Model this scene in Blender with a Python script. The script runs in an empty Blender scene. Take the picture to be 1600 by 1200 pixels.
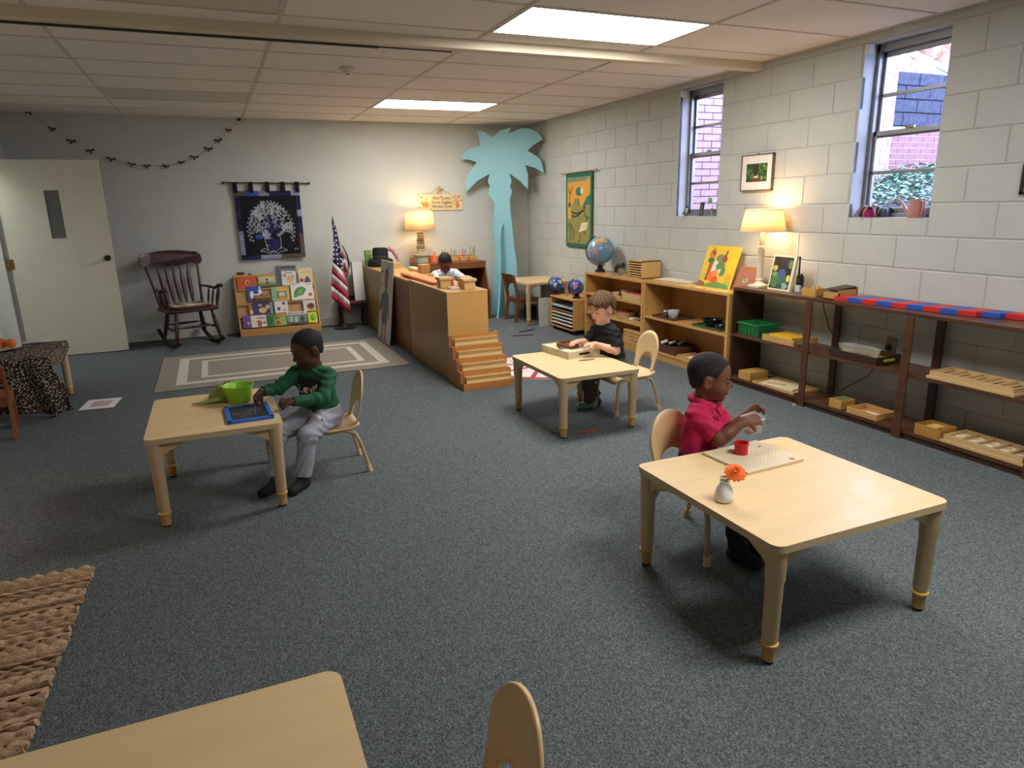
import bpy, math, random
import numpy as np
from mathutils import Vector, Matrix
R=math.radians
SC=bpy.context.scene
COL=SC.collection
# ---------------------------------------------------------------- camera
def cam_axes(yaw,pitch,roll):
    ca,sa,cb,sb,cc,sc=math.cos(yaw),math.sin(yaw),math.cos(pitch),math.sin(pitch),math.cos(roll),math.sin(roll)
    f=Vector((sa*cb,ca*cb,sb)); r=Vector((ca,-sa,0)); u=r.cross(f)
    return r*cc+u*sc, -r*sc+u*cc, f
cd=bpy.data.cameras.new('camera'); cam=bpy.data.objects.new('camera',cd); COL.objects.link(cam)
_r,_u,_f=cam_axes(R(23.07),R(-14.67),R(-1.23))
m=Matrix.Identity(4)
for i in range(3): m[i][0]=_r[i]; m[i][1]=_u[i]; m[i][2]=-_f[i]
m.translation=Vector((-4.073,-8.885,1.442)); cam.matrix_world=m
cd.sensor_width=36; cd.sensor_fit='HORIZONTAL'; cd.lens=1067.1/1600*36; cd.clip_start=.05
SC.camera=cam
# ---------------------------------------------------------------- sky, exposure
wd=bpy.data.worlds.new('sky'); SC.world=wd; wd.use_nodes=True
bg=wd.node_tree.nodes['Background']; bg.inputs[0].default_value=(.46,.55,1.0,1); bg.inputs[1].default_value=6.0
SC.view_settings.view_transform='Standard'; SC.view_settings.look='None'; SC.view_settings.gamma=1
SC.view_settings.use_curve_mapping=False; SC.view_settings.exposure=1.1
LIT=(1.0,.975,.93); LIT_E=13.0         # fluorescent panels
BULB=(1.0,.68,.36)
# ---------------------------------------------------------------- materials
def lin(h):
    if not isinstance(h,str): return tuple(h)
    c=[int(h[i:i+2],16)/255 for i in (0,2,4)]
    return tuple(x/12.92 if x<=.04045 else ((x+.055)/1.055)**2.4 for x in c)
MC={}
def mat(name,col,rough=.6,noise=None,bump=None,metal=0,trans=0,emit=None,coat=0,alpha=1,sub=0,spec=.5,stretch=None,ior=1.45):
    """procedural principled material; noise=(scale,amount) tints, bump=(scale,strength)"""
    if name in MC: return MC[name]
    mt=bpy.data.materials.new(name); mt.use_nodes=True; nt=mt.node_tree; b=nt.nodes['Principled BSDF']
    c=lin(col); I=b.inputs
    I['Base Color'].default_value=(*c,1); I['Roughness'].default_value=rough; I['Metallic'].default_value=metal
    I['Transmission Weight'].default_value=trans; I['Coat Weight'].default_value=coat; I['Alpha'].default_value=alpha
    I['Specular IOR Level'].default_value=spec; I['IOR'].default_value=ior
    if sub: I['Subsurface Weight'].default_value=sub; I['Subsurface Radius'].default_value=(.012,.006,.004); 
    if emit: I['Emission Color'].default_value=(*lin(emit[0]),1); I['Emission Strength'].default_value=emit[1]
    if noise or bump:
        tc=nt.nodes.new('ShaderNodeTexCoord'); mp=nt.nodes.new('ShaderNodeMapping'); nt.links.new(tc.outputs['Object'],mp.inputs[0])
        if stretch: mp.inputs['Scale'].default_value=stretch
        if noise:
            n=nt.nodes.new('ShaderNodeTexNoise'); n.inputs['Scale'].default_value=noise[0]; n.inputs['Detail'].default_value=5
            nt.links.new(mp.outputs[0],n.inputs[0])
            rp=nt.nodes.new('ShaderNodeValToRGB'); a=noise[1]; e=rp.color_ramp.elements
            e[0].position=.3; e[1].position=.7
            e[0].color=(*[x*(1-a) for x in c],1)
            hi=lin(noise[2]) if len(noise)>2 else [min(1,x*(1+a)) for x in c]
            e[1].color=(*hi,1)
            nt.links.new(n.outputs['Fac'],rp.inputs[0]); nt.links.new(rp.outputs[0],I['Base Color'])
        if bump:
            n2=nt.nodes.new('ShaderNodeTexNoise'); n2.inputs['Scale'].default_value=bump[0]; n2.inputs['Detail'].default_value=4
            nt.links.new(mp.outputs[0],n2.inputs[0])
            bp=nt.nodes.new('ShaderNodeBump'); bp.inputs['Strength'].default_value=bump[1]; bp.inputs['Distance'].default_value=.01
            nt.links.new(n2.outputs['Fac'],bp.inputs['Height']); nt.links.new(bp.outputs[0],I['Normal'])
    MC[name]=mt; return mt
def wood(name,c1,c2,axis=2,scale=9,rough=.42,coat=.15):
    st=[14,14,14]; st[axis]=1.1
    return mat(name,c1,rough,noise=(scale/9*2.2,.12,c2),bump=(6,.05),stretch=tuple(st),coat=coat)
PL={}
def plain(h,rough=.6):                     # flat print / paper / paint colours
    k='paint_'+h
    return mat(k,h,rough,noise=(40,.06))
# ---------------------------------------------------------------- objects
def tag(o,label=None,cat=None,group=None,kind=None):
    if label: o['label']=label
    if cat: o['category']=cat
    if group: o['group']=group
    if kind: o['kind']=kind
    return o
def thing(name,label,cat,loc=(0,0,0),group=None,kind=None):
    o=bpy.data.objects.new(name,None); o.empty_display_size=.05; o.location=loc; COL.objects.link(o)
    return tag(o,label,cat,group,kind)
def wloc(o):
    v=Vector((0,0,0))
    while o is not None: v+=o.location; o=o.parent
    return v
def frame(o,ux,uy):
    ux=Vector(ux).normalized(); uy=Vector(uy); uy=(uy-ux*uy.dot(ux)).normalized(); n=ux.cross(uy); o=Vector(o)
    return lambda u,v,h=0: o+ux*u+uy*v+n*h
class MB:
    def __init__(s): s.v=[]; s.f=[]; s.m=[]
    def add(s,vs,fs,mi=0):
        k=len(s.v); s.v+= [tuple(x) for x in vs]; s.f+=[tuple(i+k for i in f) for f in fs]; s.m+=[mi]*len(fs); return s
    def box(s,x0,y0,z0,x1,y1,z1,mi=0):
        x0,x1=min(x0,x1),max(x0,x1); y0,y1=min(y0,y1),max(y0,y1); z0,z1=min(z0,z1),max(z0,z1)
        return s.add([(x0,y0,z0),(x1,y0,z0),(x1,y1,z0),(x0,y1,z0),(x0,y0,z1),(x1,y0,z1),(x1,y1,z1),(x0,y1,z1)],
            [(0,3,2,1),(4,5,6,7),(0,1,5,4),(1,2,6,5),(2,3,7,6),(3,0,4,7)],mi)
    def fbox(s,F,u0,v0,h0,u1,v1,h1,mi=0):
        return s.add([F(u0,v0,h0),F(u1,v0,h0),F(u1,v1,h0),F(u0,v1,h0),F(u0,v0,h1),F(u1,v0,h1),F(u1,v1,h1),F(u0,v1,h1)],
            [(0,3,2,1),(4,5,6,7),(0,1,5,4),(1,2,6,5),(2,3,7,6),(3,0,4,7)],mi)
    def poly(s,F,pts,h=.001,mi=0):
        return s.add([F(u,v,h) for u,v in pts],[tuple(range(len(pts)))],mi)
    def disc(s,F,u,v,r,h=.001,mi=0,n=14,ry=None):
        ry=ry or r
        return s.poly(F,[(u+r*math.cos(2*math.pi*i/n),v+ry*math.sin(2*math.pi*i/n)) for i in range(n)],h,mi)
    def prism(s,F,pts,h0,h1,mi=0):
        n=len(pts); a=sum(pts[i][0]*pts[(i+1)%n][1]-pts[(i+1)%n][0]*pts[i][1] for i in range(n))
        if a<0: pts=pts[::-1]
        if h1<h0: h0,h1=h1,h0
        return s.add([F(u,v,h0) for u,v in pts]+[F(u,v,h1) for u,v in pts],
            [tuple(range(n-1,-1,-1)),tuple(range(n,2*n))]+[(i,(i+1)%n,n+(i+1)%n,n+i) for i in range(n)],mi)
    def ribbon(s,F,pts,w,h=.001,mi=0):
        L=[];n=len(pts)
        for i,(u,v) in enumerate(pts):
            a=pts[max(i-1,0)]; b=pts[min(i+1,n-1)]; dx,dy=b[0]-a[0],b[1]-a[1]; l=math.hypot(dx,dy) or 1
            L.append((u-dy/l*w/2,v+dx/l*w/2)); L.append((u+dy/l*w/2,v-dx/l*w/2))
        return s.add([F(u,v,h) for u,v in L],[(2*i+1,2*i+3,2*i+2,2*i) for i in range(n-1)],mi)
    def rings(s,rs,mi=0,caps=True,closed=False):
        n=len(rs[0]); vs=[p for r in rs for p in r]; fs=[]
        K=len(rs)
        for i in range(K if closed else K-1):
            j=(i+1)%K
            for k in range(n): fs.append((i*n+k,i*n+(k+1)%n,j*n+(k+1)%n,j*n+k))
        if caps and not closed: fs+= [tuple(range(n-1,-1,-1)),tuple((K-1)*n+k for k in range(n))]
        return s.add(vs,fs,mi)
    def tube(s,path,r,n=8,mi=0,caps=True,closed=False,flat=1,upv=None):
        P=[Vector(p) for p in path]; K=len(P); rr=r if isinstance(r,(list,tuple)) else [r]*K
        up=None; rs=[]
        for i in range(K):
            t=(P[(i+1)%K]-P[i-1]) if closed else (P[min(i+1,K-1)]-P[max(i-1,0)]); t.normalize()
            if up is None:
                up=Vector(upv) if upv else (Vector((0,0,1)) if abs(t.z)<.9 else Vector((1,0,0)))
            a=up-t*up.dot(t); a.normalize(); up=a; b=t.cross(a)
            rs.append([P[i]+a*(rr[i]*flat*math.cos(2*math.pi*k/n))+b*(rr[i]*math.sin(2*math.pi*k/n)) for k in range(n)])
        return s.rings(rs,mi,caps,closed)
    def cyl(s,a,b,r0,r1=None,n=16,mi=0):
        return s.tube([a,b],[r0,r0 if r1 is None else r1],n,mi)
    def lathe(s,prof,c=(0,0,0),n=24,mi=0,caps=True,M=None):
        M=M or Matrix.Identity(3); c=Vector(c)
        return s.rings([[c+M@Vector((r*math.cos(2*math.pi*k/n),r*math.sin(2*math.pi*k/n),z)) for k in range(n)] for r,z in prof],mi,caps)
    def ball(s,c,r,nu=16,nv=10,mi=0,M=None):
        r=r if isinstance(r,(tuple,list)) else (r,r,r); M=M or Matrix.Identity(3); c=Vector(c)
        return s.rings([[c+M@Vector((r[0]*math.sin(t)*math.cos(2*math.pi*k/nu),r[1]*math.sin(t)*math.sin(2*math.pi*k/nu),-r[2]*math.cos(t))) for k in range(nu)] for t in [math.pi*(i+.02)/(nv+.04) for i in range(nv+1)]],mi)
    def surf(s,fn,nu,nv,mi=0):
        vs=[fn(i/nu,j/nv) for j in range(nv+1) for i in range(nu+1)]; w=nu+1
        return s.add(vs,[(j*w+i,j*w+i+1,(j+1)*w+i+1,(j+1)*w+i) for j in range(nv) for i in range(nu)],mi)
    def text(s,F,txt,size,u,v,h=.001,mi=0,align='CENTER',sx=1,bold=0):
        cu=bpy.data.curves.new('t','FONT'); cu.body=txt; cu.size=size; cu.align_x=align; cu.align_y='CENTER'; cu.resolution_u=2; cu.offset=bold
        ob=bpy.data.objects.new('t',cu); COL.objects.link(ob)
        me=ob.evaluated_get(bpy.context.evaluated_depsgraph_get()).to_mesh()
        s.add([F(u+p.co.x*sx,v+p.co.y,h) for p in me.vertices],[tuple(p.vertices) for p in me.polygons],mi)
        COL.objects.unlink(ob); bpy.data.objects.remove(ob); bpy.data.curves.remove(cu)
        return s
    def build(s,name,mats,parent=None,smooth=None,bevel=0,solid=0,seg=2,sub=0):
        mats=mats if isinstance(mats,(list,tuple)) else [mats]
        me=bpy.data.meshes.new(name)
        V=np.array(s.v)
        if parent is None:
            o=Vector((float(V[:,0].min()+V[:,0].max())/2,float(V[:,1].min()+V[:,1].max())/2,float(V[:,2].min())))
        else: o=wloc(parent)
        V=V-np.array(o)
        me.from_pydata(V.tolist(),[],s.f); me.validate()
        for mt in mats: me.materials.append(mt)
        if len(mats)>1 and len(me.polygons)==len(s.m): me.polygons.foreach_set('material_index',s.m)
        if smooth is not None:
            me.polygons.foreach_set('use_smooth',[True]*len(me.polygons))
            if smooth<180: me.set_sharp_from_angle(angle=R(smooth))
        ob=bpy.data.objects.new(name,me); COL.objects.link(ob)
        if parent is None: ob.location=o
        else: ob.parent=parent
        if solid: md=ob.modifiers.new('s','SOLIDIFY'); md.thickness=solid; md.offset=0
        if sub: md=ob.modifiers.new('u','SUBSURF'); md.levels=sub; md.render_levels=sub
        if bevel: md=ob.modifiers.new('b','BEVEL'); md.width=bevel; md.segments=seg; md.limit_method='ANGLE'; md.angle_limit=R(40)
        return ob
def link_copy(o,parent=None):
    c=o.copy(); COL.objects.link(c); c.parent=parent
    for ch in o.children: link_copy(ch,c)
    return c
def struct(o): o['kind']='structure'; return o
def rrect(x0,y0,x1,y1,r,n=5):
    p=[]
    for cx,cy,a in ((x1-r,y1-r,0),(x0+r,y1-r,90),(x0+r,y0+r,180),(x1-r,y0+r,270)):
        for i in range(n+1):
            t=R(a+90*i/n); p.append((cx+r*math.cos(t),cy+r*math.sin(t)))
    return p
FZ=lambda z:(lambda u,v,h=0:Vector((u,v,z+h)))            # horizontal plane
FX=lambda x,s=-1:(lambda u,v,h=0:Vector((x+s*h,u,v)))     # u=Y, v=Z, h towards -X
FY=lambda y,s=-1:(lambda u,v,h=0:Vector((u,y+s*h,v)))     # u=X, v=Z, h towards -Y
# ================================================================ ROOM
H=2.469; XL=-5.93; YF=-11.4
m_wall=mat('wall_paint','C8CBC4',.75,noise=(3,.035),bump=(60,.12))
m_block=mat('block_paint','BEC0BA',.7,noise=(5,.03),bump=(70,.22))
m_mortar=mat('mortar_paint','B4B6B0',.75,bump=(80,.2))
m_carpet=bpy.data.materials.new('carpet_loop'); MC['carpet_loop']=m_carpet
def carpet():
    mt=m_carpet; mt.use_nodes=True; nt=mt.node_tree; b=nt.nodes['Principled BSDF']; b.inputs['Roughness'].default_value=.95; b.inputs['Specular IOR Level'].default_value=.1
    tc=nt.nodes.new('ShaderNodeTexCoord'); mp=nt.nodes.new('ShaderNodeMapping'); mp.inputs['Scale'].default_value=(1,.55,1); mp.inputs['Rotation'].default_value=(0,0,R(20)); nt.links.new(tc.outputs['Object'],mp.inputs[0])
    n=nt.nodes.new('ShaderNodeTexNoise'); n.inputs['Scale'].default_value=260; n.inputs['Detail'].default_value=3; n.inputs['Roughness'].default_value=.7; nt.links.new(mp.outputs[0],n.inputs[0])
    r=nt.nodes.new('ShaderNodeValToRGB'); e=r.color_ramp.elements; e[0].position=.34; e[1].position=.68
    e[0].color=(*lin('3A3F42'),1); e[1].color=(*lin('8C9496'),1); x=e.new(.5); x.color=(*lin('5E6567'),1)
    n2=nt.nodes.new('ShaderNodeTexNoise'); n2.inputs['Scale'].default_value=1.3; nt.links.new(tc.outputs['Object'],n2.inputs[0])
    mx=nt.nodes.new('ShaderNodeMix'); mx.data_type='RGBA'; mx.blend_type='MULTIPLY'; mx.inputs[0].default_value=.12
    nt.links.new(n.outputs['Fac'],r.inputs[0]); nt.links.new(r.outputs[0],mx.inputs[6]); nt.links.new(n2.outputs['Fac'],mx.inputs[7]); nt.links.new(mx.outputs[2],b.inputs['Base Color'])
    bp=nt.nodes.new('ShaderNodeBump'); bp.inputs['Strength'].default_value=.5; bp.inputs['Distance'].default_value=.006; nt.links.new(n.outputs['Fac'],bp.inputs['Height']); nt.links.new(bp.outputs[0],b.inputs['Normal'])
carpet()
struct(MB().box(XL-.9,YF-.1,-.06,.2,.12,0).build('floor',m_carpet))
struct(MB().box(XL-.1,0,-.05,.2,.12,H+.1).build('wall_back',m_wall))
struct(MB().box(XL-.1,YF-.12,-.05,.2,YF,H+.1).build('wall_front',m_wall))
m_base=mat('baseboard_paint','C4C6BC',.55)
struct(MB().box(XL,-.012,0,0,0,.10).box(XL,-.016,0,0,0,.018).build('baseboard_back',m_base,bevel=.003))
# left wall with the doorway beside the back corner
D0,D1,DH=-1.46,-.53,1.99
struct(MB().box(XL-.12,D1,0,XL,0,H+.1).box(XL-.12,YF,0,XL,D0,H+.1).box(XL-.12,D0,DH,XL,D1,H+.1).build('wall_left',m_wall))
m_white=mat('white_enamel','DDDCD2',.4,noise=(6,.02))
struct(MB().box(XL-.12,D1,0,XL+.012,D1+.06,DH+.06).box(XL-.12,D0-.06,0,XL+.012,D0,DH+.06).box(XL-.12,D0,DH,XL+.012,D1,DH+.06)
  .box(XL-.12,D1-.03,0,XL-.06,D1,DH).build('trim_2',m_white,bevel=.003))
struct(MB().box(XL-.9,-2.2,0,XL-.85,0.1,H).box(XL-.9,0.0,0,XL-.12,.1,H).box(XL-.9,-2.2,0,XL-.12,-2.1,H).box(XL-.9,-2.2,H,XL-.12,.1,H+.05).build('wall_corridor',m_white))
# door leaf swung open, parallel to the back wall
m_door=mat('door_cream','D8D3BF',.45,noise=(4,.03)); m_brass=mat('aged_brass','9A7B4A',.35,metal=1); m_knob=mat('bronze_knob','4A3A30',.3,metal=1)
m_glassd=mat('wired_glass','6F716A',.12,noise=(30,.1))
d=struct(thing('door_1',None,None,(-5.5,-.53,0))); DX0,DX1=-5.945,-5.035; W0,W1,V0,V1=-5.556,-5.42,1.205,1.685
MB().box(DX0,-.535,.008,W0,-.5,1.975).box(W1,-.535,.008,DX1,-.5,1.975).box(W0,-.535,.008,W1,-.5,V0).box(W0,-.535,V1,W1,-.5,1.975).build('door_leaf',m_door,d)
MB().box(W0,-.522,V0,W1,-.514,V1).build('pane',m_glassd,d)
MB().box(W0-.006,-.539,V0-.006,W0+.004,-.533,V1+.006).box(W1-.004,-.539,V0-.006,W1+.006,-.533,V1+.006).box(W0,-.539,V0-.006,W1,-.533,V0+.004).box(W0,-.539,V1-.004,W1,-.533,V1+.006).build('glazing_bead',m_door,d)
Mk=Matrix.Rotation(R(90),3,'X')
k=MB().lathe([(.03,0),(.03,.006),(.012,.01),(.012,.03),(.024,.036),(.029,.05),(.024,.062),(.008,.066)],(-5.09,-.535,.995),20,M=Mk).build('door_knob',m_knob,d,smooth=40)
for z in (.12,.97,1.83): MB().cyl((DX0-.006,-.54,z-.05),(DX0-.006,-.54,z+.05),.008,n=10).box(DX0-.03,-.538,z-.05,DX0+.03,-.534,z+.05).build('hinge',m_brass,d)
# ---- right wall: painted concrete blocks
WIN=[(-3.957,-3.372,1.305,2.418),(-5.925,-5.335,1.308,2.412)]
YE=-7.5
wr=MB()
def wallpiece(y0,y1,z0,z1): wr.box(.0045,y0,z0,.2,y1,z1)
ys=[YE-4.1,WIN[1][0],WIN[1][1],WIN[0][0],WIN[0][1],0]
wallpiece(ys[0],ys[1],0,H+.1); wallpiece(ys[2],ys[3],0,H+.1); wallpiece(ys[4],ys[5]+.1,0,H+.1)
for w in WIN: wallpiece(w[0],w[1],0,w[2]); wallpiece(w[0],w[1],w[3],H+.1)
wall=struct(wr.build('wall_right',m_mortar))
BM={}
def block_mesh(dy,dz):
    k=(round(dy,3),round(dz,3))
    if k not in BM:
        b=.0045; t=.03
        vs=[(t,0,0),(t,dy,0),(t,dy,dz),(t,0,dz),(.003,0,0),(.003,dy,0),(.003,dy,dz),(.003,0,dz),(0,b,b),(0,dy-b,b),(0,dy-b,dz-b),(0,b,dz-b)]
        me=bpy.data.meshes.new('block'); me.from_pydata(vs,[],[(8,11,10,9),(4,8,9,5),(5,9,10,6),(6,10,11,7),(7,11,8,4),(0,4,5,1),(1,5,6,2),(2,6,7,3),(3,7,4,0),(0,1,2,3)])
        me.materials.append(m_block); BM[k]=me
    return BM[k]
def put_block(y0,y1,z0,z1):
    if y1-y0<.02 or z1-z0<.02: return
    o=bpy.data.objects.new('block',block_mesh(y1-y0,z1-z0)); COL.objects.link(o); o.parent=wall
    o.location=Vector((0,y0,z0))-wall.location
g=.003
for c in range(-7,6):
    z0=1.401+.2032*c; z1=min(z0+.2032,H+.04); off=-5.321+(0 if c%2==0 else .2032)
    i0=math.floor((YE-off)/.4064)
    for i in range(i0,16):
        a=off+.4064*i; b=a+.4064; a=max(a,YE); b=min(b,0)
        if b<=a: continue
        pcs=[(a,b,max(z0,0),z1)]
        for (wa,wb,wz0,wz1) in WIN:
            nx=[]
            for (p,q,s,t) in pcs:
                if q<=wa or p>=wb or t<=wz0 or s>=wz1: nx.append((p,q,s,t)); continue
                if p<wa: nx.append((p,wa+g,s,t))
                if q>wb: nx.append((wb-g,q,s,t))
                p2,q2=max(p,wa),min(q,wb)
                if s<wz0: nx.append((p2,q2,s,wz0+g))
                if t>wz1: nx.append((p2,q2,wz1-g,t))
            pcs=nx
        for (p,q,s,t) in pcs: put_block(p+g,q-g,s+g,t-g)
# ---- windows
m_alu=mat('window_aluminium','8F8E8C',.4,metal=.6); m_pane=mat('window_glass',(1,1,1),.02,trans=1,ior=1.0,spec=.1); m_sill=mat('sill_grey','AFAFAE',.5)
m_latch=mat('latch_metal','8A8270',.35,metal=.8)
for wi,(y0,y1,z0,z1) in enumerate(WIN):
    w=struct(thing('window_%d'%(wi+1),None,None,(.13,(y0+y1)/2,z0)))
    zm=(z0+z1)/2-.02; f=.028
    MB().box(.11,y0,z0,.18,y0+f,z1).box(.11,y1-f,z0,.18,y1,z1).box(.11,y0,z1-.05,.18,y1,z1).box(.11,y0,z0,.18,y1,z0+.03).build('window_frame',m_alu,w,bevel=.003)
    for nm,zz0,zz1,xx in (('upper_sash',zm-.01,z1-.05,.15),('lower_sash',z0+.03,zm+.03,.13)):
        zc=(zz0+zz1)/2
        MB().box(xx,y0+f,zz0,xx+.022,y0+f+.022,zz1).box(xx,y1-f-.022,zz0,xx+.022,y1-f,zz1).box(xx,y0+f,zz0,xx+.022,y1-f,zz0+.035).box(xx,y0+f,zz1-.03,xx+.022,y1-f,zz1).box(xx,y0+f,zc-.011,xx+.022,y1-f,zc+.011).build(nm,m_alu,w,bevel=.002)
        for a,b in ((zz0+.035,zc-.011),(zc+.011,zz1-.03)):
            MB().box(xx+.009,y0+f+.02,a,xx+.012,y1-f-.02,b).build('pane',m_pane,w)
    MB().box(.12,(y0+y1)/2-.03,zm+.03,.135,(y0+y1)/2+.03,zm+.045).build('latch',m_latch,w)
    MB().box(.0,y1-.03,z1-.06,.05,y1,z1-.005).box(-.002,y1-.022,z1-.045,.0,y1-.008,z1-.025).build('blind_bracket',m_white,w)
    MB().box(.003,y0+.002,z0+.001,.115,y1-.002,z0+.004).build('sill',m_sill,w)
# ---- ceiling: tiles in a T-bar grid
m_tile=mat('ceiling_tile','F1EAE1',.95,noise=(90,.06),bump=(160,.35)); m_tbar=mat('tbar_white','D2C7BB',.6)
XG=[-1.142-1.2192*i for i in range(4)]; XB=[0]+XG+[XL]
YB=[0,-.624,-1.234,-1.843,-2.453,-3.062,-3.672,-4.281,-4.36]; YN=[-4.36,-4.62]+[-4.62-.6096*i for i in range(1,12)]
YN=[y for y in YN if y>YF]+[YF]
ceil=struct(MB().box(XL-.1,YF-.1,H+.035,.2,.1,H+.1).build('ceiling',mat('plenum_dark','6A6058',.9)))
LIGHTS={(2,-1.843):1,(2,-5.2296):1,(4,-1.843):0,(4,-5.2296):0,(2,-8.2776):1}
TM={}
for rows in (YB,YN):
    for j in range(len(rows)-1):
        ya,yb=rows[j+1],rows[j]
        for i in range(5):
            xa,xb=XB[i+1],XB[i]
            if any(i==kx-0 and abs(ya-ky)<.01 for kx,ky in [(a-1+0,b) for a,b in LIGHTS]): continue
            k=(round(xb-xa,3),round(yb-ya,3))
            if k not in TM:
                me=bpy.data.meshes.new('ceiling_tile'); mb=MB().box(.004,.004,0,k[0]-.004,k[1]-.004,.015); me.from_pydata(mb.v,[],mb.f); me.materials.append(m_tile); TM[k]=me
            o=bpy.data.objects.new('ceiling_tile',TM[k]); COL.objects.link(o); o.parent=ceil; o.location=Vector((xa,ya,H+.004))-ceil.location
g_=MB()
for x in XG: g_.box(x-.011,YF,H-.001,x+.011,0,H+.03)
g_.build('grid_main_runners',m_tbar,ceil)
g_=MB()
for y in YB[1:-1]+YN[1:-1]: g_.box(XL,y-.009,H,0,y+.009,H+.03)
g_.build('grid_cross_tees',m_tbar,ceil)
g_=MB().box(XL,-.02,H-.001,0,0,H+.004).box(-.02,YF,H-.001,0,0,H+.004).build('grid_wall_angle',m_tbar,ceil)
# beam across the ceiling
m_beam=mat('beam_cream','D9CDB4',.55,noise=(2,.05))
bm=struct(thing('trim_1',None,None,(-3,-4.36,2.41)))
MB().box(XL,-4.41,2.412,.0,-4.315,H+.03).build('beam_casing',m_beam,bm,bevel=.004)
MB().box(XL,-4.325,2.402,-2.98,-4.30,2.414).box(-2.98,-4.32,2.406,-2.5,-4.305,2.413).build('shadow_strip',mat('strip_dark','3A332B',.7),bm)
# lay-in fluorescent panels
m_fr=mat('fixture_frame','C9C5BE',.5); m_off=mat('diffuser_off','D3C9B8',.35,noise=(60,.05),bump=(120,.3)); m_on=mat('diffuser_on','FFFFFF',.4,emit=(LIT,LIT_E))
LLAB={(2,-1.843):'lit rectangular ceiling light panel nearest the palm tree',(2,-5.2296):'lit rectangular ceiling light panel in front of the cream beam',(4,-1.843):'unlit ceiling light panel above the door end of the room',(4,-5.2296):'unlit ceiling light panel at the top edge before the beam',(2,-8.2776):'lit ceiling light panel behind the viewer'}
for (i,y),on in LIGHTS.items():
    xa,xb=XB[i],XB[i-1]; yb=y+.6096
    t=thing('ceiling_light',LLAB[(i,y)],'ceiling light',((xa+xb)/2,(y+yb)/2,H),'fluorescent ceiling panels')
    a=.022
    MB().box(xa+.008,y+.008,H-.002,xb-.008,y+a,H+.03).box(xa+.008,yb-a,H-.002,xb-.008,yb-.008,H+.03).box(xa+.008,y+a,H-.002,xa+a,yb-a,H+.03).box(xb-a,y+a,H-.002,xb-.008,yb-a,H+.03).build('fixture_frame',m_fr,t)
    MB().box(xa+a,y+a,H+.002,xb-a,yb-a,H+.01).build('diffuser',m_on if on else m_off,t)
t=thing('smoke_detector','small round white smoke detector on the ceiling tiles','detector',(-2.98,-3.28,H-.04))
MB().lathe([(.058,.043),(.058,.03),(.05,.022),(.045,.02)],(-2.98,-3.28,H-.043),24).build('mount',m_white,t,smooth=40)
MB().lathe([(.042,.022),(.036,.006),(.02,0),(.001,0)],(-2.98,-3.28,H-.043),24).build('sensor_head',m_white,t,smooth=40)
MB().lathe([(.02,.006),(.016,-.003),(.001,-.003)],(-2.98,-3.28,H-.043),16).build('vent',mat('vent_dark','55504A',.6),t)

t=thing('ceiling_light','lit ceiling panel in the corridor beyond the open door','ceiling light',(XL-.5,-1.0,H-.02))
MB().box(XL-.8,-1.3,H-.03,XL-.2,-.7,H-.012).build('fixture_frame',m_fr,t); MB().box(XL-.78,-1.28,H-.035,XL-.22,-.72,H-.03).build('diffuser',mat('diffuser_corridor','FFFFFF',.4,emit=((.92,.97,1.0),7)),t)
# ================================================================ OUTSIDE THE WINDOWS
rnd=random.Random(4)
m_brick=mat('brick_pink','A8857E',.85,noise=(25,.18),bump=(60,.3)); m_brick2=mat('brick_red','8A625E',.85,noise=(25,.2),bump=(60,.3))
m_mort=mat('brick_mortar','5F5762',.9); m_mort2=mat('brick_mortar_pale','B5A9A8',.9); m_stone=mat('stone_block','3B3F4A',.9,noise=(18,.35),bump=(40,.4))
def brick_wall(name,x0,x1,z0,z1,y,mats,mort,th=.2):
    w=struct(MB().box(x0,y+.006,z0,x1,y+th,z1).build(name,mort))
    n=int((z1-z0)/.0677); cache={}
    for r in range(n):
        z=z0+.0677*r; x=x0-(.105 if r%2 else 0)
        while x<x1:
            a,b=max(x,x0)+.005,min(x+.21,x1)-.005
            if b-a>.03:
                k=round(b-a,3)
                if k not in cache:
                    me=bpy.data.meshes.new('brick'); mb=MB().box(0,0,0,k,.03,.0577); me.from_pydata(mb.v,[],mb.f); me.materials.append(mats[0]); cache[k]=me
                o=bpy.data.objects.new('brick',cache[k]); COL.objects.link(o); o.parent=w; o.location=Vector((a,y+rnd.uniform(-.002,.002),z+.005))-w.location
            x+=.21
    return w
brick_wall('wall_outside_wing',.30,1.50,1.15,2.85,-2.95,[m_brick],m_mort)
brick_wall('wall_outside_pier',2.97,3.24,1.2,3.3,-3.0,[m_brick],m_mort2,.3)
brick_wall('wall_outside_bank',3.24,5.0,1.68,2.26,-2.75,[m_brick2],m_mort2)
w=struct(MB().box(3.24,-2.74,2.26,5.2,-2.5,2.86).build('wall_outside_steps',m_mort))
for r in range(4):
    x=3.24-(.2 if r%2 else 0)
    while x<5.2:
        a,b=max(x,3.24)+.004,min(x+.42,5.2)-.004
        if b-a>.05: MB().box(a,-2.775-rnd.uniform(0,.01),2.26+.15*r+.004,b,-2.72,2.26+.15*(r+1)-.004).build('stone_block',m_stone,w,bevel=.008,seg=1)
        x+=.42
brick_wall('wall_outside_far',3.24,4.2,2.86,3.0,-2.72,[m_brick],m_mort2)
MB().box(1.02,-2.985,2.36,1.22,-2.955,2.42).build('wall_vent',plain('E9ECF2'),bpy.data.objects['wall_outside_wing'])
m_rail=mat('handrail_paint','B9C4DC',.4)
t=thing('handrail','pale painted pipe handrail sloping down outside the larger window','railing',(3.9,-2.62,2.86))
MB().tube([(3.2,-2.62,3.36),(3.8,-2.62,3.13),(4.6,-2.62,2.93)],.035,10).build('top_rail',m_rail,t,smooth=60)
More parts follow.
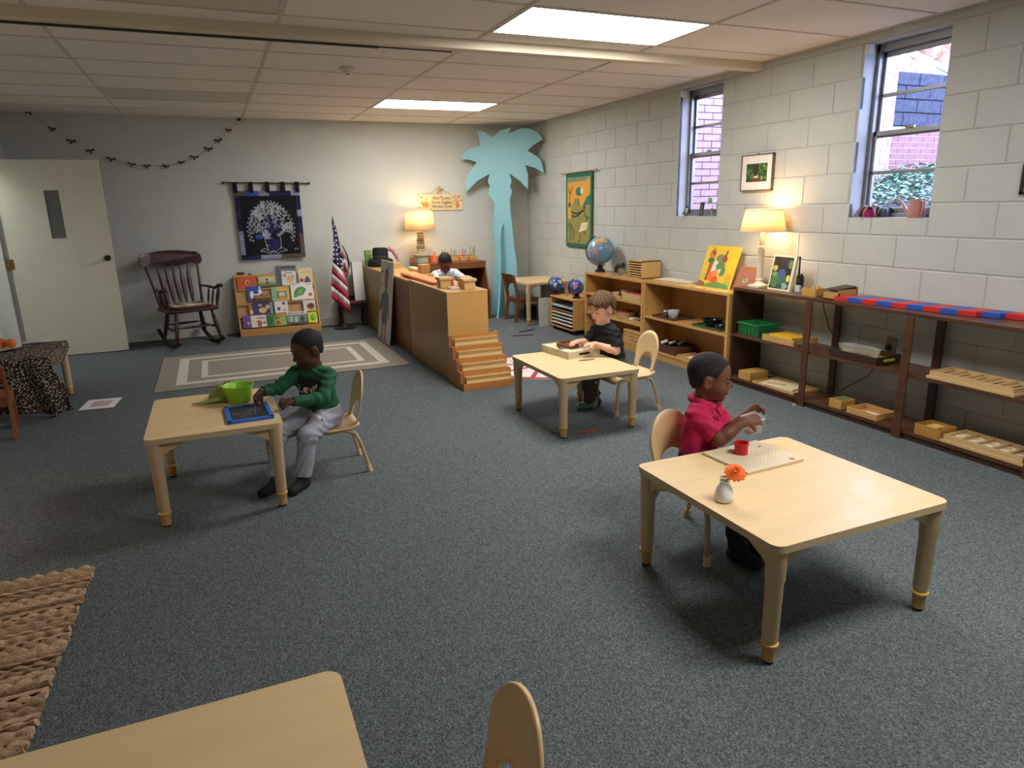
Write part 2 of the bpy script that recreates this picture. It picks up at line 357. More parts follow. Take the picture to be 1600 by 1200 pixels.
for x,z in ((3.45,3.26),(4.3,3.0)): MB().cyl((x,-2.62,2.86),(x,-2.62,z),.022,n=10).build('post',m_rail,t,smooth=60)
m_bark=mat('tree_bark','8A6A54',.9,noise=(14,.2),bump=(20,.5)); m_leafy=mat('tree_leaf_yellow','C9B85C',.7,noise=(9,.3))
t=thing('tree','bare forked tree with some yellow leaves beyond the handrail','tree',(7.0,-.4,1.7))
mb=MB().tube([(7.0,-.4,1.7),(7.05,-.4,3.4),(6.95,-.4,4.2)],[.2,.15,.1],10).tube([(7.05,-.4,3.3),(7.5,-.5,3.9),(7.8,-.5,4.8)],[.1,.08,.04],8).tube([(7.0,-.4,3.5),(6.5,-.3,4.0),(6.3,-.3,4.9)],[.08,.06,.03],8)
mb.build('trunk',m_bark,t,smooth=60)
mb=MB()
for i in range(700):
    c=Vector((7.3+rnd.gauss(0,.6),-.4+rnd.gauss(0,.4),3.8+rnd.gauss(0,.5))); a=Vector((rnd.gauss(0,1),rnd.gauss(0,1),rnd.gauss(0,1))).normalized()*.05; b=a.orthogonal().normalized()*.03
    mb.add([c-a,c+b,c+a,c-b],[(0,1,2,3)])
tag(mb.build('leaves',m_leafy,t),kind='stuff')
# ivy bank
m_soil=mat('soil','4A4238',.95,noise=(8,.3)); m_ivy=mat('ivy_leaf','5E8A66',.5,noise=(6,.5)); 
def bank(x): return 1.06+min(max(x-.2,0)/3.4,1)*.66
mb=MB().surf(lambda u,v:Vector((.21+u*6.8,-8+v*8.5,bank(.21+u*6.8))),24,2)
struct(mb.build('ground_outside',m_soil,smooth=180))
mb=MB()
for i in range(5200):
    x=rnd.uniform(1.6,4.6); y=rnd.uniform(-5.0,-3.05) if x<3.3 else rnd.uniform(-5.0,-2.85); c=Vector((x,y,bank(x)+rnd.uniform(.01,.09)))
    a=rnd.uniform(0,6.28); d=Vector((math.cos(a),math.sin(a),rnd.uniform(-.2,.7))).normalized(); s=Vector((-math.sin(a),math.cos(a),rnd.uniform(-.3,.3))); l=rnd.uniform(.03,.055)
    mb.add([c,c+d*l*.4+s*l*.5,c+d*l,c+d*l*.4-s*l*.5],[(0,1,2,3)])
tag(mb.build('ivy_cover',m_ivy),'green ivy leaves covering the bank outside the larger window','ivy',kind='stuff')
# ================================================================ FURNITURE
m_top=mat('laminate_maple','DFC292',.40,noise=(3,.05),stretch=(1,7,1),coat=.06); m_edge=mat('edge_band','CDB48C',.4); m_leg=mat('leg_beige','C9AE86',.42); m_brk=mat('bracket_beige','C8AD84',.45)
m_gold=mat('leg_ring_gold','D8AE4E',.35); m_foot=mat('leg_foot_tan','B98F56',.45); m_tip=mat('rubber_tip','2B2622',.7)
def table(name,label,x0,y0,x1,y1,h,group='low beige classroom tables',thin=1):
    t=thing(name,label,'table',((x0+x1)/2,(y0+y1)/2,0),group)
    MB().prism(FZ(h-.003),rrect(x0,y0,x1,y1,.035),0,.003).build('table_top',m_top,t,smooth=30)
    MB().prism(FZ(h-.026),rrect(x0,y0,x1,y1,.035),0,.023).build('edge_band',m_edge,t,smooth=30)
    i=.038
    for cx,cy,sx,sy in ((x0+i,y0+i,1,1),(x1-i,y0+i,-1,1),(x0+i,y1-i,1,-1),(x1-i,y1-i,-1,-1)):
        l=MB().lathe([(.0225,.075),(.026,.09),(.0285,h-.14),(.0315,h-.13),(.0325,h-.026)],(cx,cy,0),20).build('leg',m_leg,t,smooth=40)
        MB().lathe([(.024,.066),(.0285,.068),(.0285,.074),(.024,.076)],(cx,cy,0),20).build('ring',m_gold,l,smooth=40)
        MB().lathe([(.016,.008),(.0205,.012),(.0235,.066)],(cx,cy,0),16).build('leg_foot',m_foot,l,smooth=40)
        MB().lathe([(.017,0),(.017,.008)],(cx,cy,0),16).build('tip',m_tip,l)
        P=[(0,h-.026),(.14,h-.026),(.04,h-.075),(.012,h-.1),(0,h-.1)]
        MB().prism(lambda u,v,hh:Vector((cx+sx*(u+.012),cy+sy*hh,v)),P,-.012,.004).prism(lambda u,v,hh:Vector((cx+sx*hh,cy+sy*(u+.012),v)),P,-.012,.004).build('corner_bracket',m_brk,t)
    return t
TL,TM_,TR=.445,.40,.43
table('activity_table','beige table the child in green sits at, holding a slate and bowl',-4.465,-5.535,-3.86,-4.775,TL)
table('activity_table','beige table with a white box tray before the black shirted child',-2.2,-5.255,-1.615,-4.475,TM_)
table('activity_table','large beige table with orange flower vase beside the child in red',-2.625,-7.49,-1.852,-6.727,TR)
table('activity_table','beige table cut off at the bottom left corner of the view',-4.66,-8.25,-3.925,-7.515,.45)
table('activity_table','beige table in the far corner under the palm, dark chair pushed in',-.63,-1.32,-.03,-.56,.52)
# stacking chair with bentwood shell
m_shell=mat('chair_shell','DDBE8E',.35,noise=(3,.05),stretch=(6,6,1),coat=.2); m_shelle=mat('chair_ply_edge','B98A55',.45); m_tube=mat('chair_tube','BFA67D',.4)
def chair_proto():
    t=thing('child_chair','x','chair',(0,0,0),'beige stacking chairs')      # faces +X
    w=.15; zs=.262
    # seat: dished slab with rounded outline
    def seat(u,v):
        x=-.17+.34*u; k=1-.25*max(0,u-.75)*4*.35; y=(v-.5)*2*w*(1-.10*(1-u)); z=zs-.012*math.sin(math.pi*u)*(1-(2*v-1)**2)-(.03*max(0,(u-.82)/.18)**2)+(.02*max(0,(.12-u)/.12))
        return Vector((x,y*k,z))
    MB().surf(seat,14,10).build('seat',m_shell,t,smooth=180,solid=.011)
    # backrest: tall rounded panel with an arched cut-out at its foot
    def prof(z): return -.165-.055*(z-zs)/.29-.012*math.sin((z-zs)/.29*3.14)
    top=[]; n=16
    out=[(-.118,zs+.012),(-.118,zs+.05)]
    for i in range(n+1):
        a=math.pi-math.pi*i/n; out.append((.132*math.cos(a)*(1.0),zs+.155+.135*math.sin(a)))
    out+=[(.118,zs+.05),(.118,zs+.012)]
    inn=[(.078,zs+.012)]+[(.078*math.cos(a)*1.0,zs+.055+.065*math.sin(a)) for a in [math.pi*i/12 for i in range(13)]]+[(-.078,zs+.012)]
    # strip mesh between outline and the arch
    mb=MB(); K=28
    def lerp_path(P,q):
        L=[0]
        for i in range(1,len(P)): L.append(L[-1]+math.dist(P[i],P[i-1]))
        s=q*L[-1]
        for i in range(1,len(P)):
            if s<=L[i]+1e-9:
                f=(s-L[i-1])/max(L[i]-L[i-1],1e-9); return (P[i-1][0]+(P[i][0]-P[i-1][0])*f,P[i-1][1]+(P[i][1]-P[i-1][1])*f)
        return P[-1]
    inr=inn[::-1]
    def bk(u,v):
        a=lerp_path(out,u); b=lerp_path(inr,u); y=a[0]+(b[0]-a[0])*v; z=a[1]+(b[1]-a[1])*v
        curv=.02*(abs(y)/.13)**2
        return Vector((prof(z)+curv,y,z))
    MB().surf(bk,K,6).build('backrest',[m_shell],t,smooth=180,solid=.011)
    for s in (-1,1):
        l=MB().tube([(-.10,s*.125,zs-.015),(-.14,s*.13,zs-.03),(-.165,s*.135,zs-.09),(-.2,s*.145,.03)],.0105,10).build('leg',m_tube,t,smooth=60)
        MB().cyl((-.196,s*.144,.04),(-.206,s*.147,0),.014,.015,12).build('foot_cap',m_shell,l,smooth=60)
        l=MB().tube([(.06,s*.12,zs-.015),(.115,s*.125,zs-.025),(.135,s*.135,zs-.07),(.15,s*.145,.03)],.0115,10).build('leg',m_tube,t,smooth=60)
        MB().cyl((.149,s*.144,.045),(.152,s*.147,0),.015,.016,12).build('foot_cap',m_shell,l,smooth=60)
        MB().tube([(-.10,s*.125,zs-.015),(.06,s*.12,zs-.015)],.008,8).build('seat_rail',m_tube,t,smooth=60)
    MB().tube([(0,-.122,zs-.02),(0,.122,zs-.02)],.008,8).build('cross_rail',m_tube,t,smooth=60)
    return t
ch=chair_proto()
CH=[(-3.605,-5.08,180,'beige chair with looped back the child in green sits on'),(-1.475,-4.84,180,'beige chair with arched cut-out behind the black shirted child'),
    (-2.262,-6.705,-78,'beige chair holding the child in the red shirt'),(-3.848,-7.872,176,'beige chair back rising from the bottom edge of the view')]
for i,(x,y,a,l) in enumerate(CH):
    o=ch if i==0 else link_copy(ch)
    o.location=(x,y,0); o.rotation_euler.z=R(a); o['label']=l
# ---------------------------------------------------------------- maple shelf units A and B on the right wall
m_map=wood('maple_shelf','D2A465','C08E4C',1); m_map2=wood('maple_panel','D6A869','C6944F',2)
XS=-.335
def unit(name,label,y0,y1,top,levels,cat='shelf',group='honey maple shelf units'):
    t=thing(name,label,cat,(XS/2,(y0+y1)/2,0),group); th=.02
    MB().box(XS,y0,0,-.01,y0+th,top-th).build('side_panel',m_map2,t,bevel=.002)
    MB().box(XS,y1-th,0,-.01,y1,top-th).build('side_panel',m_map2,t,bevel=.002)
    MB().box(XS-.005,y0,top-th,-.01,y1,top).build('top_board',m_map,t,bevel=.002)
    MB().box(-.018,y0+th,.05,-.01,y1-th,top-th).build('back_panel',m_map2,t)
    for z in levels: MB().box(XS,y0+th,z-.02,-.02,y1-th,z).build('shelf_board',m_map,t,bevel=.002)
    MB().box(XS+.004,y0+th,0,XS+.02,y1-th,levels[0]-.02).build('kick_board',m_map,t)
    MB().box(XS-.004,y0-.001,0,XS,y0+.028,top-th).build('face_edge',m_map2,t); MB().box(XS-.004,y1-.028,0,XS,y1+.001,top-th).build('face_edge',m_map2,t)
    return t
unit('shelf_unit','maple shelf unit with four tiers topped by the big globe',-3.362,-2.235,.712,[.075,.285,.495])
unit('shelf_unit','maple shelf unit with three tiers under the vegetable picture',-4.575,-3.372,.722,[.075,.39])
# ---------------------------------------------------------------- long dark shelf
m_dark=wood('walnut_stain','4A2E20','5E3D2A',1,rough=.35); m_darkp=wood('walnut_panel','3D261B','4C3022',2,rough=.4)
ds=thing('long_shelf','long dark brown open shelving along the block wall beneath the windows','shelf',(-.16,-5.9,0)); YS0,YS1=-7.65,-4.585
MB().box(XS+.02,YS0,.755,-.03,YS1,.778).build('top_board',m_dark,ds,bevel=.002)
MB().box(XS+.02,YS0,.388,-.045,YS1-.02,.41).build('shelf_board',m_dark,ds,bevel=.002)
MB().box(XS+.02,YS0,.035,-.045,YS1-.02,.058).build('shelf_board',m_dark,ds,bevel=.002)
MB().box(XS+.03,YS0,0,XS+.05,YS1-.02,.035).build('kick_board',m_darkp,ds)
MB().box(XS+.02,YS1-.02,0,-.006,YS1,.755).build('side_panel',m_darkp,ds,bevel=.002)
for y in (-5.365,-6.13,-6.895):
    MB().box(XS+.008,y-.027,0,XS+.02,y+.027,.755).build('front_upright',m_dark,ds,bevel=.002)
    MB().box(-.045,y-.027,0,-.030,y+.027,.755).build('rear_upright',m_darkp,ds,bevel=.002)
# ---------------------------------------------------------------- row of cabinets standing out from the back wall
m_cab=wood('cabinet_back_ply','AF8C60','9E7A50',2,rough=.5); m_cabf=wood('cabinet_honey','D4A866','C8984F',2,rough=.4); m_cabd=wood('cabinet_back_brown','8E5F38','7C5030',2,rough=.5)
def cab(label,y0,y1,h,mb_,x0=-2.335,x1=-1.975):
    t=thing('cabinet',label,'cabinet',((x0+x1)/2,(y0+y1)/2,0),'low cabinets in a row')
    MB().box(x0,y0+.018,.0,x0+.012,y1-.018,h-.018).build('back_panel',mb_,t)
    MB().box(x0-.002,y0,0,x1,y0+.018,h-.018).build('side_panel',m_cabf,t,bevel=.0015); MB().box(x0-.002,y1-.018,0,x1,y1,h-.018).build('side_panel',m_cabf,t,bevel=.0015)
    MB().box(x0-.004,y0-.002,h-.018,x1+.002,y1,h).build('top_board',m_cabf,t,bevel=.002)
    for z in (.06,.40): MB().box(x0+.012,y0+.018,z-.018,x1-.005,y1-.018,z).build('shelf_board',m_cabf,t)
    return t
cab('nearest honey cabinet with wooden boxes on top behind the stepped rack',-3.47,-2.29,.755,m_cab)
cab('middle brown-backed cabinet carrying the red tray board',-2.285,-1.15,.745,m_cabd)
cab('farthest cabinet against the back wall with black hats on it',-1.145,-.03,.74,m_cab)
# ---------------------------------------------------------------- stepped wooden rack
m_step=wood('step_orange','C98A48','B5763A',0); m_beam2=wood('step_pale','E2BC7C','D5A866',0)
sr=thing('stepped_rack','stepped wooden rack with four pale beams of little pegs','rack',(-2.1,-3.66,0)); sx0,sx1=-2.355,-1.915
pf=[(-3.86,0),(-3.86,.062)]
for i in range(4): pf+=[(-3.86+.092*i+.02,.062+.085*i),(-3.86+.092*i+.02,.062+.085*i+.012)] if 0 else [(-3.86+.088*i+.06,.05+.088*i),(-3.86+.088*i+.06,.05+.088*(i+1))]
pf+=[(-3.485,.05+.088*4),(-3.485,0)]
for x in (sx0,sx1-.016): MB().prism(FX(x,1),pf,0,.016).build('side_panel',m_step,sr)
MB().box(sx0,-3.862,0,sx1,-3.846,.06).build('front_board',m_step,sr,bevel=.002)
for i in range(4):
    y=-3.86+.088*i; z=.05+.088*i
    MB().box(sx0+.016,y+.05,z,sx1-.016,y+.062,z+.088).build('riser',m_step,sr)
    MB().box(sx0+.016,y,z-.012,sx1-.016,y+.06,z).build('tread',m_step,sr)
    b=MB().prism(lambda u,v,h,y=y,z=z:Vector((sx0+.03+h,y+u,z+v)),[(.004,0),(.05,0),(.05,.06),(.002,.06),(.006,.05),(.01,.03),(.004,.012)],0,sx1-sx0-.055).build('beam',m_beam2,sr,bevel=.002)
    pg=MB()
    for k in range(15): xx=sx0+.05+k*(sx1-sx0-.1)/14; pg.cyl((xx,y+.012,z+.06),(xx,y+.012,z+.074),.0022,n=6).ball((xx,y+.012,z+.077),.004,6,4)
    tag(pg.build('pegs',m_beam2,b),kind='stuff')
# ---------------------------------------------------------------- rocking chair
m_mah=wood('mahogany_dark','32170F','40201A',2,rough=.45,coat=.08)
rk=thing('rocking_chair','dark wooden rocking chair with curved arms against the back wall','chair',(0,0,0))
def turned(a,b,r,name='spindle',par=rk,n=10):
    a,b=Vector(a),Vector(b); k=[0,.15,.28,.32,.36,.6,.75,.8,.85,1]; q=[.6,.75,1.15,.8,1.2,1.1,.9,1.1,.7,.6]
    return MB().tube([a.lerp(b,x) for x in k],[r*x for x in q],n).build(name,m_mah,par,smooth=60)
# faces -Y locally
seatp=rrect(-.27,-.24,.27,.22,.06)
MB().prism(FZ(.385),seatp,0,.035).build('seat',m_mah,rk,bevel=.008,smooth=40)
for s in (-1,1):
    turned((s*.19,-.17,.385),(s*.235,-.235,.07),.021,'leg'); turned((s*.17,.15,.385),(s*.225,.21,.07),.021,'leg')
    pts=[(s*.235,-.36+.72*i/14,.018+.42*((i/14-.45)**2)) for i in range(15)]
    MB().tube(pts,[.022]*15,8,flat=1.1).build('rocker',m_mah,rk,smooth=60)
    MB().tube([(s*.25,.245,.62),(s*.275,.08,.62),(s*.29,-.10,.61),(s*.295,-.19,.645),(s*.295,-.25,.655),(s*.295,-.27,.635)],[.018,.022,.024,.03,.03,.02],10,flat=.6).build('arm',m_mah,rk,smooth=60)
    turned((s*.25,-.18,.42),(s*.292,-.2,.635),.017); turned((s*.25,-.04,.42),(s*.282,-.06,.61),.011); turned((s*.245,.06,.42),(s*.27,.05,.61),.011)
    MB().tube([(s*.225,.19,.42),(s*.255,.275,.68),(s*.285,.36,.90)],[.017,.014,.011],10).build('back_post',m_mah,rk,smooth=60)
    turned((s*.215,-.2,.19),(s*.205,.18,.19),.011,'stretcher')
turned((-.215,-.205,.22),(.215,-.205,.22),.013,'stretcher'); turned((-.2,.18,.22),(.2,.18,.22),.012,'stretcher')
for i in range(5):
    x=-.14+.07*i; P=[Vector((x*.92,.2,.42)),Vector((x*.98,.24,.55)),Vector((x*1.05,.285,.69)),Vector((x*1.12,.325,.80)),Vector((x*1.18,.36,.89))]
    MB().tube(P,[.008,.024,.026,.013,.007],8,flat=.3,upv=(0,1,0)).build('back_splat',m_mah,rk,smooth=60)
cr=[(-.335,1.02),(-.33,1.09),(-.29,1.125),(-.2,1.135),(-.1,1.15),(.1,1.15),(.2,1.135),(.29,1.125),(.33,1.09),(.335,1.02),(.31,.99),(.27,.985),(.22,1.01),(.15,.985),(0,.98),(-.15,.985),(-.22,1.01),(-.27,.985),(-.31,.99)]
MB().prism(lambda u,v,h:Vector((u,.355+.25*(v-1.0)+h-.05*(u/.33)**2+.02,v-.125)),cr,0,.022).build('crest_rail',m_mah,rk,bevel=.004)
rk.location=(-4.40,-.47,0); rk.rotation_euler.z=R(20)
cu=thing('seat_cushion','patchwork cushion lying on the rocking chair seat','cushion',(-4.40,-.47,.42)); cu.rotation_euler.z=R(20)
me=MB().prism(FZ(0),rrect(-.2,-.2,.2,.18,.06),0,.03); me=me.build('cushion_body',plain('5A2A28'),None,bevel=.012,seg=3,smooth=60); me.parent=cu; me.location=(0,0,.0)
mb=MB(); cols=['D8CFA8','A9B79A','C8A890','8F9AA0','E0D8C4','7C5A58']
for i in range(5):
    for j in range(2): mb.poly(FZ(.0),[(-.19+.076*i,-.19+.18*j),(-.19+.076*(i+1),-.19+.18*j),(-.19+.076*(i+1),-.01+.18*j),(-.19+.076*i,-.01+.18*j)],.0315,(i*2+j*3)%6)
mb=mb.build('patchwork',[plain(c) for c in cols],None); mb.parent=cu; mb.location=(0,-.01,.0315)
# ---------------------------------------------------------------- small dark chair in the corner
m_wch=wood('chair_brown','6B3F26','7E4E30',2)
def wood_chair(label,loc,rz,mt,w=.3,d=.3,hs=.28,hb=.56):
    t=thing('wooden_chair',label,'chair',(0,0,0)); a=.016                                   # faces +X
    MB().box(-d/2,-w/2,hs-.02,d/2,w/2,hs).build('seat',mt,t,bevel=.004)
    for s in (-1,1):
        MB().prism(lambda u,v,h:Vector((u,s*(w/2-.014)+h,v)),[(-d/2-.05,0),(-d/2-.015,0),(-d/2+.025,hs*.8),(-d/2+.02,hs+.05),(-d/2-.045,hb),(-d/2-.075,hb),(-d/2-.012,hs)],-.011,.011).build('leg',mt,t,bevel=.002)
        MB().box(d/2-.035,s*(w/2-.014)-.013,0,d/2-.005,s*(w/2-.014)+.013,hs-.02).build('leg',mt,t,bevel=.002)
        MB().box(-d/2,s*(w/2-.014)-.008,hs-.06,d/2-.01,s*(w/2-.014)+.008,hs-.02).build('apron',mt,t)
    MB().box(d/2-.03,-w/2+.02,hs-.06,d/2-.012,w/2-.02,hs-.02).build('apron',mt,t)
    MB().box(-d/2,-w/2+.02,hs-.06,-d/2+.018,w/2-.02,hs-.02).build('apron',mt,t)
    MB().prism(lambda u,v,h:Vector((-d/2-.03-(v-hb+.1)*.42+u,h,v)),[(-.007,hb-.11),(.007,hb-.11),(.007,hb+.006),(-.007,hb+.006)],-w/2+.022,w/2-.022).build('back_rail',mt,t,bevel=.003)
    t.location=loc; t.rotation_euler.z=R(rz); return t
wood_chair('small dark brown wooden chair pushed under the far corner table',(-.47,-.86,0),0,m_wch,.36,.3,.30,.60)
wood_chair('reddish brown chair cut by the left edge beside the flowered cloth',(-5.60,-3.43,0),100,wood('chair_red_brown','8A5030','9A6038',2),.32,.3,.28,.5)
fc=wood_chair('dark wooden chair with red seat behind the flag',(-2.54,-.185,0),-90,mat('chair_very_dark','2E1D18',.5),.32,.18,.30,.36)
tag(MB().box(-2.68,-.27,.301,-2.40,-.11,.32).build('seat_pad',plain('7A2A2C'),None,bevel=.005),'flat red pad on the dark chair behind the flag','pad')
# ================================================================ WALL AND FLOOR DECORATION
rnd=random.Random(11)
# ---- grey bordered rug
m_rug=mat('rug_greige','8E857A',.95,noise=(60,.12),bump=(180,.5)); m_rugl=mat('rug_cream','C9C2B4',.95,noise=(60,.08),bump=(180,.5))
rg=thing('area_rug','grey rug with double cream border in front of the rocking chair','rug',(-3.58,-1.97,0)); rx0,rx1,ry0,ry1=-4.66,-2.48,-2.71,-1.21
MB().box(rx0,ry0,.001,rx1,ry1,.009).build('rug_body',m_rug,rg,bevel=.003)
def border(o,w,nm):
    a,b,c,d=rx0+o,rx1-o,ry0+o,ry1-o; MB().box(a,c,.009,b,c+w,.0105).box(a,d-w,.009,b,d,.0105).box(a,c+w,.009,a+w,d-w,.0105).box(b-w,c+w,.009,b,d-w,.0105).build(nm,m_rugl,rg)
border(.16,.085,'outer_border'); border(.36,.055,'inner_border')
# ---- jute rug: braided rows
m_ju=[mat('jute_%d'%i,c,.95,noise=(45,.25),bump=(120,.6)) for i,c in enumerate(['B79A7C','AC8F70','BF9F7F','9C8265'])]
jr=thing('jute_rug','braided jute rug with pale fringe at the lower left corner','rug',(-5.2,-6.7,0))
for i in range(56):
    y=-5.83-.031*i; sk=-.012*i*.06
    ex=rnd.uniform(-.004,.004); pts=[(-5.92+(1.235+sk+ex)*k/110,y+.05*(k/110)*.2+.003*math.sin(k*1.25+i*2),.010+.003*math.sin(k*1.25+i*3.1)) for k in range(111)]
    MB().tube(pts,[.0150+.0032*math.sin(k*1.25+i*1.3) for k in range(111)],7,flat=.55).build('braid_row',m_ju[[0,1,2,0,1,3,0,2][i%8]],jr,smooth=60)
# ---- loose paper
pp=thing('paper_sheet','white sheet with pink picture lying on the carpet','paper',(-5.02,-2.87,0)); F=frame((-5.02,-2.87,.002),(.97,-.1,0),(.15,.98,0))
MB().fbox(F,-.12,-.15,0,.12,.15,.0012).build('sheet',plain('E4E2E2'),pp); MB().fbox(F,-.065,-.085,.0012,.07,.085,.0016).build('picture',plain('B9A3A2'),pp)
# ---- carpet strips, scraps
for i,(a,b,l) in enumerate([((-.88,-1.67),(-.66,-1.585),'upper black strip on carpet near the map cabinet'),((-1.05,-1.85),(-.83,-1.905),'lower black strip on carpet near the stepped rack')]):
    F=frame((*a,.002),(b[0]-a[0],b[1]-a[1],0),(a[1]-b[1],b[0]-a[0],0)); tag(MB().fbox(F,0,-.016+.006*i,0,.235,.016-.006*i,.006).build('black_strip',mat('strip_black','1C1B1D',.5),None,bevel=.001),l,'strip','black strips')
F=frame((-.93,-1.44,.002),(1,.5,0),(-.5,1,0)); tag(MB().prism(F,[(0,0),(.07,.005),(.1,.03),(.05,.02)],0,.006).build('paper_scrap',plain('C9BBA0'),None),'pale curled scrap by the dark corner chair','scrap')
sc=MB()
for i in range(9):
    a=rnd.uniform(0,6.28); x,y=-1.97+rnd.uniform(-.04,.04),-5.19+rnd.uniform(-.02,.02); sc.tube([(x,y,.004),(x+.02*math.cos(a),y+.02*math.sin(a),.012),(x+.035*math.cos(a+.4),y+.035*math.sin(a+.4),.004)],.004,6)
tag(sc.build('orange_scrap',plain('A8563A'),None,smooth=60),'small crumpled orange scrap under the middle table','scrap')
tag(MB().tube([(-1.845,-6.89,.004),(-1.77,-6.86,.005),(-1.69,-6.845,.004)],.0018,5).build('thread',plain('C8C8C4'),None),'thin white thread on carpet under the large table','thread')
tag(MB().tube([(-.352,-5.325,.004),(-.350,-5.345,.005)],.006,6).build('chip',plain('D9D2C0'),None),'pale chip on carpet along the dark shelf','chip')
# ---- round red and white mat
rm=thing('round_mat','round red and white illustrated mat behind the middle table','mat',(-1.42,-3.35,0)); m_red=plain('B5333F'); m_mw=plain('E6DFD6')
F=FZ(.0); MB().lathe([(.50,.001),(.50,.008),(.001,.009)],(-1.42,-3.35,0),48).build('mat_body',m_mw,rm)
mb=MB(); F=FZ(.0095)
for a0 in range(0,360,6):
    t0,t1=R(a0),R(a0+6.05); mb.poly(F,[(-1.42+.50*math.cos(t0),-3.35+.5*math.sin(t0)),(-1.42+.5*math.cos(t1),-3.35+.5*math.sin(t1)),(-1.42+.455*math.cos(t1),-3.35+.455*math.sin(t1)),(-1.42+.455*math.cos(t0),-3.35+.455*math.sin(t0))],0,0)
for a0 in range(10,360,45):
    t=R(a0); d=Vector((math.cos(t),math.sin(t))); s=Vector((-d.y,d.x))*.022
    mb.poly(F,[(-1.42+d.x*.15+s.x,-3.35+d.y*.15+s.y),(-1.42+d.x*.15-s.x,-3.35+d.y*.15-s.y),(-1.42+d.x*.46-s.x,-3.35+d.y*.46-s.y),(-1.42+d.x*.46+s.x,-3.35+d.y*.46+s.y)],0,0)
    for q in range(4):
        rr=.25+.05*q; tt=t+R(14+rnd.uniform(-4,12)); mb.ribbon(F,[(-1.42+rr*math.cos(tt+u*.12),-3.35+(rr+.02*math.sin(u*5))*math.sin(tt+u*.12)) for u in (0,.5,1)],.008,.0004,1)
mb.disc(F,-1.42,-3.35,.15,.0002,0)
mb.build('printed_art',[m_red,plain('4A4048')],rm)
# ---- dragonfly garland
G=[(-5.634,2.471),(-5.463,2.312),(-5.308,2.194),(-5.146,2.099),(-4.966,2.015),(-4.776,1.962),(-4.628,1.942),(-4.436,1.943),(-4.274,1.984),(-4.135,2.04),(-3.977,2.131),(-3.865,2.222),(-3.744,2.335),(-3.603,2.462)]
ga=thing('garland','drooping string garland of little dark bows on the back wall','garland',(-4.6,-.02,1.9)); m_gar=plain('40362C')
MB().tube([(x,-.02,z) for x,z in G],.0013,5).build('string',m_gar,ga)
for x,z in G[:-1]:
    mb=MB(); F=frame((x,-.022,z),(math.cos(rnd.uniform(-.3,.3)),0,math.sin(rnd.uniform(-.3,.3))),(0,0,1)); r1=rnd.uniform(.6,.9)
    for s in (-1,1): mb.prism(F,[(0,.004),(s*.045*r1,.02),(s*.06*r1,.006),(s*.04*r1,-.004),(0,-.004)],-.004,.004)
    mb.prism(F,[(-.006,.009),(.006,.009),(.009,-.03*r1),(0,-.04*r1),(-.008,-.028)],-.006,.006); mb.build('bow',m_gar,ga)
tag(MB().box(-3.64,-.03,2.44,-3.6,-.006,2.468).build('garland_hook',m_gar,None,bevel=.003),'dark hook at ceiling edge holding the garland','hook')
# ---- tree tapestry
tp=thing('tapestry','black tapestry with white outlined tree hanging on the back wall','tapestry',(-3.4,-.03,.87)); m_bk=mat('cloth_black','14141A',.9,bump=(200,.3)); m_nv=mat('cloth_navy','23264F',.9,noise=(14,.6),bump=(200,.3)); m_lv=mat('cloth_lilac_print','8E92B4',.9,noise=(60,.5)); m_br=mat('cloth_brown_print','5C5048',.9,noise=(70,.6)); m_wt=mat('applique_white','B9BCC8',.8,noise=(60,.15)); m_bl=mat('cloth_blue_print','3A4FA0',.9,noise=(50,.7))
T0,T1,B0,B1=-3.765,-3.03,.878,1.665
def tz(u,v):
    x=T0+(T1-T0)*u+.0; z=B0+(B1-B0)*v; return Vector((x,-.03-.010*math.sin(u*9)*(1-v)-.004,z))
MB().surf(tz,30,16).build('cloth',m_bk,tp,smooth=180,solid=.004)
FT=lambda u,v,h=0:tz(u,v)+Vector((0,-h-.003,0))
mb=MB()
def band(u0,v0,u1,v1,mi):
    n=10; 
    if u1-u0>v1-v0: [mb.poly(FT,[(u0+(u1-u0)*i/n,v0),(u0+(u1-u0)*(i+1)/n,v0),(u0+(u1-u0)*(i+1)/n,v1),(u0+(u1-u0)*i/n,v1)],.0015,mi) for i in range(n)]
    else: [mb.poly(FT,[(u0,v0+(v1-v0)*i/n),(u1,v0+(v1-v0)*i/n),(u1,v0+(v1-v0)*(i+1)/n),(u0,v0+(v1-v0)*(i+1)/n)],.0015,mi) for i in range(n)]
band(0,.93,.15,1,3);band(.15,.93,.36,1,4);band(.36,.93,.52,1,1);band(.52,.93,.86,1,0);band(.86,.93,1,1,1)
band(0,.42,.07,.93,0);band(0,.07,.07,.42,1);band(0,0,.3,.06,0);band(.3,0,.62,.06,1);band(.62,0,1,.06,3);band(.93,.06,1,.36,3);band(.93,.36,1,.62,0);band(.93,.62,1,.72,1);band(.93,.72,1,.93,0)
mb.build('border_patches',[m_nv,m_lv,m_br,m_br,m_bl],tp)
mb=MB()
for (cu_,cv,ru,rv,mi) in [(.5,.5,.12,.13,0),(.42,.37,.07,.07,1),(.3,.33,.06,.04,2),(.6,.42,.08,.07,0)]: mb.disc(FT,cu_,cv,ru,.002,mi,20,rv)
mb.poly(FT,[(.4,.13),(.62,.13),(.6,.3),(.42,.3)],.002,0)
mb.build('tree_fill',[m_nv,m_lv,m_bl],tp)
mb=MB(); W=.0085
def sq(pts): mb.ribbon(FT,pts,W,.0035,0)
